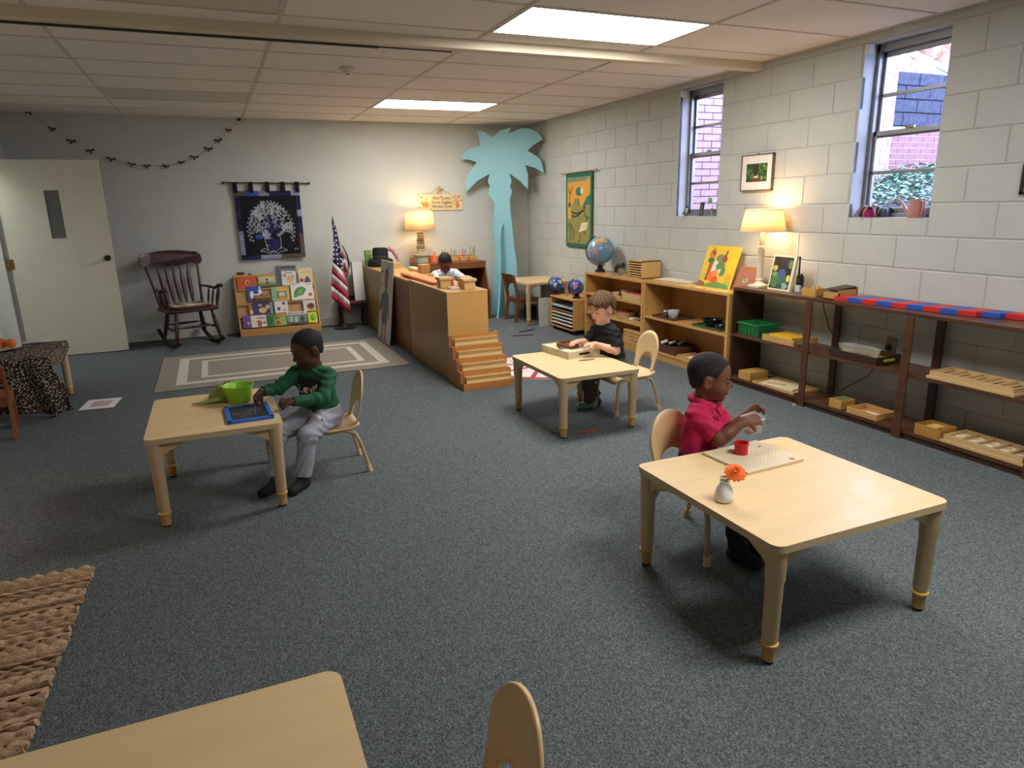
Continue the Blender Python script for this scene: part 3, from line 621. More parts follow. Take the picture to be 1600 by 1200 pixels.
# looping crown outline
pts=[]
for i in range(161):
    a=R(-28)+R(236)*i/160; bump=.035*math.sin(i*1.02)
    pts.append((.5+(.345+bump)*math.cos(a)*(1-.12*max(0,math.sin(a))),.44+(.39+bump)*math.sin(a)))
sq(pts)
for j in range(26):
    a=rnd.uniform(-.2,3.34); r0=rnd.uniform(.12,.2); P=[]
    for k in range(14):
        r=r0+(.33-r0)*k/13; P.append((.5+r*math.cos(a+.16*math.sin(k*1.1+j)),.46+1.1*r*max(math.sin(a+.16*math.sin(k*1.1+j)),-.25)))
    sq(P)
for j in range(46):
    a=rnd.uniform(0,6.28); q=rnd.uniform(.0,1)**.5; x,y=.5+.25*q*math.cos(a),.56+.24*q*math.sin(a); tx,ty=(x-.5)*1.2,(y-.3); l_=math.hypot(tx,ty) or 1; tx,ty=tx/l_,ty/l_; sq([(x+tx*.014*k-ty*.018*math.sin(k*1.5+j),y+ty*.014*k+tx*.018*math.sin(k*1.5+j)) for k in range(8)])
sq([(.38,.36),(.39,.28),(.40,.2),(.42,.14)]); sq([(.62,.36),(.635,.28),(.63,.2),(.61,.14)])
sq([(.3,.12),(.36,.155),(.42,.13),(.46,.1),(.5,.125),(.54,.1),(.58,.13),(.64,.16),(.72,.115)]); sq([(.3,.12),(.35,.11),(.4,.1),(.44,.075),(.5,.1),(.56,.075),(.62,.1),(.72,.115)])
sq([(.83,.12),(.86,.15),(.87,.12),(.9,.145)])
for v in (.2,.3): sq([(.4,v),(.5,v+.005)])
mb.build('tree_outline',m_wt,tp)
for u in (.015,.25,.5,.74,.96): x=T0+(T1-T0)*u; MB().box(x-.018,-.048,B1-.02,x+.03,-.044,1.768).box(x-.018,-.022,B1-.02,x+.03,-.018,1.768).box(x-.018,-.048,1.764,x+.03,-.018,1.768).build('hanging_tab',m_bk,tp)
tr=thing('tapestry_rod','thin dark rod with ball ends holding the tree tapestry','rod',(-3.39,-.033,1.74)); m_rod=mat('rod_dark','3A3128',.4,metal=.5)
MB().tube([(-3.86,-.033,1.762),(-2.92,-.033,1.748)],.007,8).build('pole',m_rod,tr,smooth=60)
for x,z in ((-3.87,1.762),(-2.91,1.748)): MB().ball((x,-.033,z),.015,12,8).build('finial',m_rod,tr,smooth=60)
for x in (-3.8,-2.98): MB().cyl((x,0,1.755),(x,-.033,1.755),.005,n=6).build('bracket',m_rod,tr)
# ---- sign above the lamp
sg=thing('wall_sign','harvest wall sign with orange leaves reading plant smiles','sign',(-1.26,-.012,1.4)); F=frame((-1.555,-.004,1.402),(1,0,-.012),(0,0,1)); m_sgn=mat('sign_cream','EBD3A0',.6,noise=(8,.08)); 
MB().fbox(F,0,0,0,.595,.2,.012).build('sign_board',m_sgn,sg,bevel=.002)
mb=MB(); 
for q in range(46):
    u=rnd.choice([rnd.uniform(.02,.14),rnd.uniform(.48,.58),rnd.uniform(.02,.58)]); v=rnd.uniform(.01,.19) if (u<.13 or u>.48) else rnd.choice([rnd.uniform(.004,.025),rnd.uniform(.175,.195)])
    a=rnd.uniform(0,6.28); l=rnd.uniform(.01,.026); mb.poly(F,[(u,v),(u+l*math.cos(a)+l*.4*math.sin(a),v+l*math.sin(a)-l*.4*math.cos(a)),(u+1.7*l*math.cos(a),v+1.7*l*math.sin(a)),(u+l*math.cos(a)-l*.4*math.sin(a),v+l*math.sin(a)+l*.4*math.cos(a))],.0126+q*1e-5,rnd.randrange(4))
mb.disc(F,.09,.075,.045,.0135,0,20,.035); mb.disc(F,.53,.06,.03,.0135,0,16); mb.disc(F,.5,.16,.02,.0135,3)
mb.build('leaf_print',[plain('D98A45'),plain('C9673C'),plain('A8753A'),plain('D9AFA0')],sg)
mb=MB(); 
for i,tx in enumerate(['Plant Smiles,','Grow Giggles,','Harvest Love!']): mb.text(F,tx,.054,.315,.152-.052*i,.0145,0,sx=.92,bold=.0006)
mb.build('lettering',plain('6A4526'),sg)
mb=MB()
for a in (0,72,144,216,288): mb.tube([(-1.27,-.02,1.655),(-1.27+.05*math.cos(R(a+20)),-.03,1.655+.05*math.sin(R(a+20))),(-1.27+.02*math.cos(R(a+60)),-.022,1.655+.03*math.sin(R(a+60)))],[.008,.012,.004],6,flat=.4)
mb.tube([(-1.27,-.02,1.65),(-1.31,-.02,1.6)],.008,6,flat=.3).tube([(-1.27,-.02,1.65),(-1.225,-.02,1.6)],.008,6,flat=.3); mb.build('raffia_bow',plain('D8B45A'),sg,smooth=60)
MB().tube([(-1.42,-.01,1.6),(-1.28,-.01,1.68),(-1.11,-.01,1.6)],.0018,5).build('hanger_string',plain('B99A60'),sg)
# ---- palm tree cut-out
PO=[(-0.154,1.162),(-0.127,1.478),(-0.192,1.56),(-0.204,1.63),(-0.182,1.698),(-0.21,1.756),(-0.178,1.852),(-0.343,1.771),(-0.506,1.625),(-0.507,1.752),(-0.461,1.865),(-0.347,1.998),(-0.454,2.035),(-0.557,2.038),(-0.511,2.127),(-0.413,2.18),(-0.293,2.204),(-0.308,2.299),(-0.329,2.388),(-0.229,2.363),(-0.135,2.299),(-0.027,2.378),(0.121,2.412),(0.078,2.336),(0.22,2.387),(0.325,2.394),(0.452,2.341),(0.527,2.256),(0.416,2.199),(0.321,2.124),(0.438,2.054),(0.508,1.974),(0.538,1.839),(0.413,1.91),(0.289,1.947),(0.329,1.822),(0.321,1.646),(0.209,1.757),(0.08,1.851),(0.111,1.759),(0.082,1.686),(0.114,1.622),(0.079,1.52),(0.087,1.334),(0.102,1.2),(0.127,0.903),(0.156,0.712),(0.16,0.351),(0.163,0.0),(-0.223,0.0),(-0.172,0.419),(-0.134,0.868)]
def rounded(P):
    # keep frond tips sharp, ease the long edges with one mid point each
    Q=[]; n=len(P)
    for i in range(n):
        a,b,c,d=P[i-1],P[i],P[(i+1)%n],P[(i+2)%n]; Q.append(b)
        L=math.dist(b,c)
        if L>.05 and b[1]>1.4 and c[1]>1.4:
            mx,my=(b[0]+c[0])/2,(b[1]+c[1])/2; t1=(c[0]-a[0],c[1]-a[1]); t2=(d[0]-b[0],d[1]-b[1])
            def ang(p,q,r): 
                v=(q[0]-p[0],q[1]-p[1]); w=(r[0]-q[0],r[1]-q[1]); return abs(math.atan2(v[0]*w[1]-v[1]*w[0],v[0]*w[0]+v[1]*w[1]))
            if ang(a,b,c)<1.1 and ang(b,c,d)<1.1: mx+=(t1[0]-t2[0])*.0625; my+=(t1[1]-t2[1])*.0625
            Q.append((mx,my))
    return Q
pa=Vector((.86,-.51,0)).normalized(); pn=Vector((-.51,-.86,0)).normalized(); P0=Vector((-.50,-.36,0))
m_palm=mat('palm_blue','8CC2CE',.5,noise=(1.2,.05))
pt=thing('palm_tree','tall pale blue plywood palm tree standing in the corner','palm tree',(-.50,-.36,0))
FP=lambda u,v,h=0:P0+pa*(u*.985)+pn*h+Vector((0,0,v*.995))
import mathutils.geometry as mg
Q=rounded(PO); tri=mg.tessellate_polygon([[Vector((x,y,0)) for x,y in Q]])
n=len(Q); area=sum(Q[i][0]*Q[(i+1)%n][1]-Q[(i+1)%n][0]*Q[i][1] for i in range(n))
mb=MB(); mb.add([FP(u,v,.009) for u,v in Q]+[FP(u,v,-.009) for u,v in Q],[t for t in tri]+[tuple(i+n for i in t[::-1]) for t in tri]+[(i,(i+1)%n,n+(i+1)%n,n+i) for i in range(n)])
mb.build('cutout_panel',m_palm,pt)
me=pt.children[0].data; 
import bmesh
bm_=bmesh.new(); bm_.from_mesh(me); bmesh.ops.recalc_face_normals(bm_,faces=bm_.faces); bm_.to_mesh(me); bm_.free()
pf_=Vector((-.67,-.74,0)).normalized(); ps_=Vector((.74,-.67,0)).normalized(); FF=lambda u,v,h=0:P0+pa*-.015+ps_*h+pf_*(u+.012)+Vector((0,0,v))
MB().prism(FF,[(0,1.22),(.10,1.16),(.14,1.08),(.15,.7),(.18,.4),(.23,.2),(.31,0),(0,0)],-.009,.009).build('support_fin',m_palm,pt)
# ---- green wall hanging
gh=thing('wall_hanging','green bordered batik wall hanging on the block wall','wall hanging',(-.02,-1.51,.93)); F=lambda u,v,h=0:Vector((-.022-h,-1.193-u*.635,.935+v*.872))
m_gr=mat('cloth_green','2F6650',.9,bump=(200,.3)); m_or=plain('D79A42',.9); m_ol=plain('8F8A4A',.9); m_te=plain('2E7A62',.9); m_cm=plain('D9CFA8',.9)
MB().fbox(F,0,0,-.002,1,1,.002).build('cloth',m_gr,gh)
mb=MB(); mb.poly(F,[(.06,.05),(.93,.05),(.93,.55),(.06,.55)],.0026,1).poly(F,[(.06,.55),(.93,.55),(.93,.93),(.06,.93)],.0026,0)
mb.poly(F,[(.06,.86),(.8,.88),(.93,.93),(.06,.93)],.003,2).poly(F,[(.25,.55),(.6,.55),(.5,.65),(.35,.65)],.003,1).poly(F,[(.66,.56),(.93,.56),(.93,.7),(.8,.66)],.003,3)
mb.disc(F,.52,.74,.13,.0032,3,16,.06).disc(F,.62,.75,.05,.0034,4,14,.045)
mb.poly(F,[(.08,.38),(.2,.38),(.22,.54),(.07,.54)],.0032,0).poly(F,[(.5,.2),(.8,.24),(.86,.34),(.62,.33)],.0032,4).poly(F,[(.78,.34),(.92,.4),(.82,.42)],.0034,3)
mb.disc(F,.15,.57,.06,.0036,5,12,.035).disc(F,.72,.53,.05,.0036,5,12,.035)
for L in ([(.2,.48),(.3,.46),(.45,.45),(.6,.47),(.7,.5)],[(.25,.42),(.38,.41),(.5,.43),(.65,.49)],[(.15,.32),(.25,.27),(.33,.2),(.28,.1)],[(.1,.3),(.2,.22),(.16,.08)],[(.56,.2),(.57,.1),(.5,.07)],[(.7,.22),(.78,.18)],[(.49,.66),(.49,.56)],[(.15,.6),(.17,.72),(.28,.8)],[(.17,.7),(.1,.8)],[(.7,.5),(.76,.43),(.82,.4)]): mb.ribbon(F,L,.022,.004,6)
for q in range(24): mb.disc(F,.1+.03*(q%24)+rnd.uniform(-.01,.01),.9+rnd.uniform(-.02,.02),.012,.004,6,6,.008)
mb.build('batik_print',[m_or,m_ol,plain('7E9A72'),m_te,m_cm,plain('6B4534'),plain('2C4038')],gh)
MB().tube([(-.035,-1.10,1.80),(-.035,-1.95,1.81)],.009,8).build('dowel',wood('dowel','C9B394','B59C78',1),gh,smooth=60)
# ---- framed picture, edge frame
fr=thing('framed_picture','white matted photograph in thin frame above the table lamp','picture',(-.02,-4.435,1.51)); F=lambda u,v,h=0:Vector((-.006-h,-4.262-u,1.512+v))
MB().fbox(F,0,0,0,.35,.008,.022).fbox(F,0,.272,0,.35,.28,.022).fbox(F,0,0,0,.008,.28,.022).fbox(F,.342,0,0,.35,.28,.022).build('frame_moulding',mat('frame_brown','6A5340',.4),fr)
MB().fbox(F,.008,.008,0,.342,.272,.016).build('mat_board',plain('E8E2DE'),fr)
mb=MB(); mb.poly(F,[(.06,.07),(.29,.07),(.29,.21),(.06,.21)],.0165,0)
for q in range(60):
    u,v=rnd.uniform(.065,.285),rnd.uniform(.085,.205); l=rnd.uniform(.005,.013); mb.disc(F,u,v,l,.0167+q*1e-5,rnd.choice([1,2,1,0]),7)
mb.disc(F,.17,.15,.02,.0176,3,12,.045).disc(F,.155,.18,.012,.0177,3,8,.02).disc(F,.185,.18,.012,.0177,3,8,.02).poly(F,[(.15,.1),(.19,.1),(.185,.115),(.155,.115)],.0178,4).poly(F,[(.13,.07),(.21,.07),(.2,.1),(.14,.1)],.0178,5)
mb.build('photo_print',[plain('2E4A24'),plain('5E8A3A'),plain('8FAE5C'),plain('3A2420'),plain('E4DCD4'),plain('7A2A2C')],fr)
MB().box(-.012,-4.435,1.79,-.004,-4.43,1.802).build('nail',m_rod,fr)
fe=thing('framed_picture','dark frame just entering at the right edge of the block wall','picture',(-.02,-6.55,1.44)); MB().box(-.022,-6.75,1.44,-.004,-6.735,1.6).box(-.022,-6.46,1.44,-.004,-6.445,1.6).box(-.022,-6.75,1.585,-.004,-6.445,1.6).box(-.022,-6.75,1.44,-.004,-6.445,1.455).build('frame_moulding',mat('frame_black','1E1A18',.4),fe); MB().box(-.012,-6.735,1.455,-.004,-6.46,1.585).build('print',plain('B9B4A8'),fe)
# ---- wall outlet and cables
wo=thing('wall_outlet','beige wall outlet with a black plug behind the dark shelf','outlet',(-.01,-5.78,.47)); MB().box(-.007,-5.82,.43,-.0,-5.745,.545).build('cover_plate',plain('8F8676'),wo,bevel=.002); MB().box(-.04,-5.79,.46,-.007,-5.765,.49).build('plug',mat('plug_black','1B1A1A',.5),wo,bevel=.004)
m_cw=plain('C9C4B2'); m_cb=mat('cable_brown','3B2C22',.5)
tag(MB().tube([(-.02,-4.93,.75),(-.02,-4.95,.62),(-.03,-5.02,.47),(-.02,-5.08,.42)],.0035,6).build('lamp_cable',m_cw,None,smooth=60),'pale lamp cable dangling behind the green bin','cable')
tag(MB().tube([(-.012,-5.1,.38),(-.015,-5.14,.28),(-.015,-5.2,.22),(-.013,-5.22,.2)],.003,6).build('lamp_cable',m_cw,None,smooth=60),'pale cable on wall above the lowest paper tray','cable')
tag(MB().tube([(-.02,-5.2,.755),(-.02,-5.22,.66),(-.03,-5.3,.52),(-.05,-5.42,.445),(-.04,-5.6,.42),(-.03,-5.74,.46),(-.03,-5.775,.475)],.0035,6).build('power_cable',m_cb,None,smooth=60),'dark power cable running down to the wall outlet','cable')
tag(MB().tube([(-.012,-5.72,.38),(-.02,-5.65,.25),(-.03,-5.5,.14),(-.03,-5.45,.10)],.003,6).build('power_cable',m_cb,None,smooth=60),'thin dark cable below the shelf with the yellow tray','cable')
# ---- window sill objects
t=thing('watering_can','dusty pink watering can with long spout on window sill','watering can',(.055,-5.80,1.312)); m_wc=mat('can_pink','B98078',.45)
MB().lathe([(.052,0),(.053,.004),(.048,.09),(.044,.11),(.045,.114),(.041,.112),(.044,.09),(.049,.008),(.001,.006)],(.055,-5.80,1.312),24).build('can_body',m_wc,t,smooth=40)
MB().tube([(.055,-5.76,1.34),(.055,-5.725,1.36),(.055,-5.70,1.40),(.055,-5.67,1.425),(.055,-5.635,1.43)],[.012,.011,.009,.007,.006],8).build('spout',m_wc,t,smooth=60)
MB().tube([(.03,-5.85,1.415),(.01,-5.875,1.41),(.0,-5.885,1.37),(.01,-5.875,1.335),(.03,-5.85,1.33)],.008,8).build('handle',m_wc,t,smooth=60)
def sprig(c,n,l,mt,par,droop=1,w=.25,nm='leaves'):
    mb=MB()
    for i in range(n):
        a=2*math.pi*i/n+rnd.uniform(-.3,.3); L=l*rnd.uniform(.7,1.1); d=Vector((math.cos(a),math.sin(a),0)); P=[Vector(c)+d*(L*q)+Vector((0,0,L*(1.1*q-1.5*droop*q*q))) for q in (0,.25,.5,.75,1)]
        mb.tube(P,[.003,L*w*.45,L*w*.5,L*w*.35,.001],6,flat=.2)
    return mb.build(nm,mt,par,smooth=60)
t=thing('potted_plant','drooping plant in bright magenta pot on window sill','plant',(.06,-5.46,1.312)); MB().lathe([(.034,0),(.036,.002),(.05,.055),(.052,.055),(.047,.05),(.035,.006),(.001,.006)],(.06,-5.46,1.312),20).build('pot',plain('D42A86',.4),t,smooth=40)
MB().lathe([(.044,.044),(.001,.047)],(.06,-5.46,1.312),16).build('soil',m_soil,t); sprig((.06,-5.46,1.36),12,.11,mat('leaf_bronze','7A5A50',.5,noise=(20,.4)),t); sprig((.06,-5.46,1.36),6,.08,mat('leaf_pinkish','C99A8A',.5,noise=(20,.3)),t,.5)
t=thing('potted_plant','small trailing plant behind the magenta pot','plant',(.085,-5.54,1.312)); MB().lathe([(.026,0),(.036,.05),(.033,.05),(.001,.045)],(.085,-5.545,1.312),18).build('pot',plain('4A464C',.5),t,smooth=40); sprig((.085,-5.545,1.362),10,.085,mat('leaf_dark_green','46544A',.5,noise=(20,.4)),t,1.1)
t=thing('picture_card','small dark picture card standing on the narrow window sill','card',(.07,-3.66,1.308)); F=frame((.07,-3.63,1.309),(-.25,-1,0),(.12,0,1)); MB().fbox(F,0,0,-.004,.075,.125,.0).build('card_board',plain('2C2A24'),t); MB().prism(F,[(.025,.02),(.05,.02),(.045,.06),(.055,.09),(.035,.105),(.03,.06)],.0,.001).build('print',plain('6E7A48'),t); MB().fbox(F,.0,0,.0005,.075,.004,.0015).fbox(F,0,.121,.0005,.075,.125,.0015).build('border',plain('7A7468'),t)
t=thing('figurine','small dark bird figurine with yellow chest on window sill','figurine',(.04,-3.47,1.308)); m_fg=mat('figurine_blue','2A3350',.5)
MB().ball((.04,-3.47,1.36),(.014,.018,.032),12,8).build('bird_body',mat('figurine_yellow','8E8E4A',.6,noise=(40,.4)),t,smooth=60); MB().ball((.04,-3.485,1.395),.012,12,8).tube([(.04,-3.495,1.395),(.04,-3.51,1.392)],[.004,.001],6).build('bird_head',m_fg,t,smooth=60); MB().tube([(.04,-3.455,1.355),(.04,-3.43,1.33)],[.012,.004],6,flat=.5).build('bird_tail',m_fg,t,smooth=60)
MB().tube([(.04,-3.42,1.33),(.04,-3.53,1.335)],.004,6).cyl((.04,-3.45,1.308),(.04,-3.46,1.335),.003,n=6).cyl((.04,-3.5,1.308),(.04,-3.49,1.335),.003,n=6).build('branch_stand',m_fg,t)
t=thing('bud_vase','little clear glass vase with a green cutting on window sill','vase',(.075,-3.80,1.308)); m_gl=mat('clear_glass',(1,1,1),.03,trans=1,ior=1.2); m_green=mat('leaf_green','7FB35A',.5,noise=(15,.3))
MB().lathe([(.024,0),(.026,.01),(.012,.045),(.010,.06),(.014,.07),(.011,.068),(.008,.058),(.010,.045),(.022,.012),(.001,.006)],(.075,-3.80,1.3085),18).build('glass',m_gl,t,smooth=60)
MB().tube([(.075,-3.80,1.32),(.075,-3.8,1.4),(.07,-3.79,1.44)],.002,5).tube([(.075,-3.8,1.39),(.07,-3.86,1.43),(.07,-3.89,1.44)],.002,5).build('stem',m_green,t)
for c,r_ in (((.068,-3.785,1.445),.024),((.07,-3.89,1.445),.018),((.07,-3.875,1.40),.012)): MB().ball(c,(.004,r_,r_*1.2),10,6).build('leaf',m_green,t,smooth=60)
# ================================================================ BACK WALL FURNITURE AND THINGS
rnd=random.Random(23)
m_pine=wood('pine_rack','D0A060','C2904E',0)
b0=Vector((-3.4,-.26,.05)); up=Vector((0,.17,.66)).normalized(); FB=frame(b0,(1,0,0),up)   # rack slope, h towards the room
br=thing('book_rack','sloped wooden display rack full of picture books','book rack',(-3.42,-.2,0))
FB0=FB; xo=3.4
def U(x): return x+xo
MB().fbox(FB,U(-3.875),-.03,-.012,U(-2.968),.66,0).build('back_board',wood('rack_board','C9A06A','BC925C',2),br)
for x in (-3.887,-2.973): MB().prism(FX(x,1),[(-.31,0),(-.05,0),(-.05,.70),(-.085,.70),(-.31,.045)],0,.018).build('side_panel',m_pine,br)
MB().box(-3.887,-.325,.0,-2.955,-.305,.085).build('front_lip',m_pine,br,bevel=.003); MB().box(-3.87,-.305,.0,-2.97,-.06,.02).build('base_board',m_pine,br)
MB().fbox(FB,U(-3.885),.64,-.02,U(-3.37),.672,.012).build('top_rail',m_pine,br,bevel=.002)
for v,h in ((.175,.045),(.325,.035),(.5,.022)): MB().fbox(FB,U(-3.87),v-.012,0,U(-2.972),v,h).build('tier_ledge',m_pine,br)
m_pg=plain('E6E2D8')
def book(label,x0,x1,v0,v1,col,art,tier,tilt=0,th=.008):
    c=FB(U((x0+x1)/2),v0,.012+tier*.012); t=thing('picture_book',label,'book',c,'picture books on the display rack')
    ux=Vector((math.cos(tilt),0,0))+up*math.sin(tilt); uy=up*math.cos(tilt)-Vector((1,0,0))*math.sin(tilt); w=x1-x0; h=v1-v0
    F=lambda u,v,hh=0:c+ux*((u-.5)*w)+uy*(v*h)+ux.cross(uy)*hh
    MB().fbox(F,0,0,0,1,1,.001).fbox(F,0,0,th-.001,1,1,th).fbox(F,0,0,0,.012,1,th).build('cover',plain(col),t)
    MB().fbox(F,.012,.015,.001,.985,.985,th-.001).build('pages',m_pg,t)
    cols=[];mb=MB()
    for k,a in enumerate(art):
        c_=a[0]
        if c_ not in cols: cols.append(c_)
        mi=cols.index(c_); hh=th+.0003+.00012*k
        if a[1]=='r': mb.poly(F,[(a[2],a[3]),(a[4],a[3]),(a[4],a[5]),(a[2],a[5])],hh,mi)
        elif a[1]=='d': mb.disc(F,a[2],a[3],a[4],hh,mi,16,a[5] if len(a)>5 else a[4]*w/h)
        elif a[1]=='p': mb.poly(F,a[2],hh,mi)
        elif a[1]=='t': mb.text(lambda u,v,q:c+ux*(u-.5*w)+uy*v+ux.cross(uy)*q,a[2],a[3],a[4]*w,a[5]*h,hh,mi,bold=.0008)
    mb.build('cover_art',[plain(x) for x in cols],t)
book('orange-red picture book at top left of the rack',-3.853,-3.632,.5,.652,'CF5A3A',[('E2B48A','d',.52,.52,.12),('5A3A30','d',.53,.5,.07)],0)
book('landscape book of a figure in a meadow on the top tier',-3.622,-3.41,.51,.645,'A9A870',[('7F8A55','r',0,0,1,.35),('C9C79A','r',.1,.5,.9,.95),('6A6A8A','p',[(.4,.2),(.6,.2),(.55,.6),(.45,.6)]),('3A2E2A','d',.5,.7,.06),('3C4A2E','r',.0,0,1,.12)],0)
book('tall grey book standing highest on the rack',-3.405,-3.165,.505,.762,'74757F',[('3A3B42','r',.25,.86,.95,.93),('5A5B66','r',.05,.05,.2,.95)],0)
book('white book with orange animal overlapping the grey book',-3.352,-3.185,.515,.69,'D9D6D2',[('C98A5A','d',.22,.68,.12),('D9B070','d',.58,.45,.24,.26),('8AA0B8','d',.82,.62,.08),('7A7A7A','r',.2,.84,.8,.9)],1,-.06)
book('cream book with purple lettering on top right of the rack',-3.15,-2.978,.53,.715,'E0CE9A',[('8A7AB0','p',[(.25,.66),(.4,.76),(.5,.68),(.65,.77),(.85,.68),(.84,.72),(.65,.82),(.5,.73),(.4,.81),(.25,.7)]),('8A5A4A','d',.2,.22,.14),('5A4A86','p',[(.35,.05),(.8,.05),(.75,.35),(.58,.5),(.45,.35)])],0)
book('blue picture book with a white rabbit shape',-3.757,-3.586,.36,.53,'3358A8',[('F0ECEA','d',.3,.4,.14,.28),('F0ECEA','d',.85,.6,.13,.2),('F0ECEA','r',.3,.3,.8,.45),('D9D0D0','d',.85,.88,.08),('E3B0B0','d',.45,.35,.06)],1)
book('small brown landscape book on the second tier',-3.685,-3.49,.335,.42,'7A5638',[('5A3A2A','r',.05,.05,.95,.4),('9A7A52','r',.05,.6,.95,.9)],2)
book('yellow and green picture book in the middle of the rack',-3.485,-3.28,.34,.507,'E0B858',[('8FB0A0','r',0,0,.28,1),('5E8A6A','r',.28,.12,.85,.66),('C9D4DA','r',.42,.3,.75,.58),('D98A3A','d',.6,.22,.2,.14),('B08A3A','r',.7,.85,.95,.92)],1)
book('large white book with leafy green cover picture',-3.262,-2.998,.333,.535,'E9E4E0',[('4E8A4A','p',[(.12,.15),(.3,.2),(.55,.3),(.7,.62),(.55,.78),(.3,.74),(.15,.5)]),('7AA85A','p',[(.2,.2),(.5,.4),(.6,.7),(.35,.6)]),('C9743A','d',.86,.28,.09,.12),('B9A8A0','r',.7,.86,.95,.92)],1)
book('dark blue picture book with yellow figure',-3.722,-3.49,.188,.326,'3A3A7A',[('E0BE6A','d',.5,.35,.2,.24),('E0BE6A','d',.75,.62,.1,.18),('7A9AA0','r',.86,0,1,1),('C9A05A','d',.4,.8,.1,.12),('7A4A8A','r',0,0,.8,.1)],2)
book('white square book with two small purple pictures',-3.47,-3.316,.19,.333,'E4DCDC',[('6A4A6A','d',.7,.78,.12,.14),('6A4A6A','d',.3,.35,.12,.16),('8A6A8A','d',.7,.2,.07,.07)],2)
book('pale book with round brown bear picture at right end',-3.138,-2.99,.185,.318,'D6D4C4',[('8A5A3A','d',.6,.45,.32,.3),('6A4028','d',.6,.5,.2,.14),('C9C84A','r',.35,.0,1,.14)],2)
book('thin tan book peeking out at left of the third tier',-3.76,-3.715,.19,.31,'B88A52',[('E0CCA8','d',.6,.3,.4,.25)],2)
book('purple book at the left of the bottom tier',-3.845,-3.758,.04,.19,'7A55A0',[('5A3A86','p',[(.2,.1),(.9,.2),(.6,.6)]),('B0A070','d',.7,.35,.2,.14)],3)
book('white book with red fox and black title on bottom tier',-3.755,-3.58,.038,.18,'E6DED4',[('C2532E','p',[(.4,.05),(.65,.05),(.7,.45),(.55,.58),(.3,.5),(.42,.4)]),('2A2A2C','r',.38,.7,.41,.83),('2A2A2C','r',.5,.7,.58,.8),('2A2A2C','r',.6,.7,.65,.83),('2A2A2C','r',.7,.7,.78,.79),('2A2A2C','r',.82,.7,.88,.8),('8A4A30','d',.85,.35,.1,.08)],3)
book('green picture book with child figure on bottom tier',-3.575,-3.355,.038,.182,'4E8A48',[('9AB85A','r',.4,0,1,.75),('2E6A3A','d',.15,.5,.16,.4),('D98A4A','r',.5,.78,1,1),('5A3020','d',.55,.55,.1,.16),('C9403A','p',[(.45,.1),(.7,.1),(.62,.45),(.5,.45)]),('E0B088','d',.57,.5,.06,.1)],3)
book('grey photographic book with white title bar on bottom tier',-3.35,-3.108,.04,.188,'8A8F88',[('E6E4DE','r',0,.78,1,1),*[('3A3A3A','r',.06+.07*q,.84,.11+.07*q,.93) for q in range(4)],*[('3A3A3A','r',.38+.06*q,.84,.42+.06*q,.93) for q in range(4)],*[('3A3A3A','r',.66+.06*q,.84,.7+.06*q,.93) for q in range(4)],('5A6A5A','r',.0,.0,1,.2),('B4C0C4','r',.15,.2,.3,.65),('C4CCC8','r',.4,.15,.52,.6),('4A5248','d',.75,.4,.12,.2)],3)
book('lime yellow book with green leaf at bottom right of rack',-3.1,-2.99,.04,.165,'D4DA3E',[('4FA83E','d',.5,.5,.25,.32),('8AC84A','d',.55,.55,.12,.16)],3)
tag(MB().ball((-3.80,-.07,.722),(.05,.03,.02),14,8).build('stone',plain('6A3A34',.5),None,smooth=60),'small reddish stone on top of the book rack','stone')
tag(MB().box(-3.72,-.085,.702,-3.68,-.06,.716).build('wood_peg',plain('3A2C22'),None,bevel=.002),'little dark peg on top of the book rack','peg')
# ---- flag on a stand
fl=thing('flag','United States flag drooping from a tall pole by the cabinets','flag',(-2.69,-.25,0)); m_fr_=mat('flag_red','B02A3A',.85,bump=(200,.2)); m_fw=mat('flag_white','DAD3D0',.85,bump=(200,.2)); m_fb=mat('flag_blue','272C52',.85,bump=(200,.2))
def fpx(x,y): px=505+x/6.314; py=330+y/6.314; return (-2.702+.0077*(px-519)-.00066*(py-337),1.365-.00774*(py-337)-.0003*(px-519))
def fy(x,z,k=0): return -.27-.022*math.sin(x*38+z*5)-k
def fpoly(mb,P,mi,k=0,n=6):
    # P = left edge points, right edge points (paired rows); subdivided across
    L,Rr=P
    for i in range(len(L)-1):
        for j in range(n):
            q=[]
            for (a,b) in ((L[i],Rr[i]),(L[i+1],Rr[i+1])):
                for t in ((j)/n,(j+1)/n): q.append((a[0]+(b[0]-a[0])*t,a[1]+(b[1]-a[1])*t))
            vs=[fpx(*p) for p in q]; mb.add([(x,fy(x,z,k),z) for x,z in vs],[(0,2,3,1)],mi)
mb=MB(); fpoly(mb,([(112,135),(98,240),(94,360),(92,490)],[(120,135),(150,262),(180,420),(195,585)]),2)
ys=[490,545,600,660,720,780,840]; ye=[[(195,585),(228,690)],[(228,690),(240,742)],[(240,742),(250,800)],[(250,800),(262,880)],[(262,880),(272,945)],[(272,945),(280,1005)]]
for i in range(6): fpoly(mb,([(90-2*i,ys[i]),(88-2*i,ys[i+1])],ye[i]),1 if i%2==0 else 0)
mb.build('flag_cloth',[m_fr_,m_fw,m_fb],fl,smooth=180,solid=.003)
mb=MB(); fpoly(mb,([(150,262),(165,330),(180,420),(195,585)],[(178,330),(225,430),(250,500),(245,620)]),1,.012); fpoly(mb,([(182,325),(205,380),(228,440)],[(190,330),(235,425),(258,505)]),2,.016,2); fpoly(mb,([(228,440),(238,500)],[(258,505),(248,560)]),2,.016,2); fpoly(mb,([(168,390),(182,450)],[(188,400),(205,470)]),0,.016,2); fpoly(mb,([(195,500),(205,580)],[(212,500),(236,600)]),0,.016,2); fpoly(mb,([(200,590),(222,640)],[(238,590),(238,632)]),0,.016,2)
mb.build('flag_fold',[m_fr_,m_fw,m_fb],fl,smooth=180,solid=.003)
mb=MB()
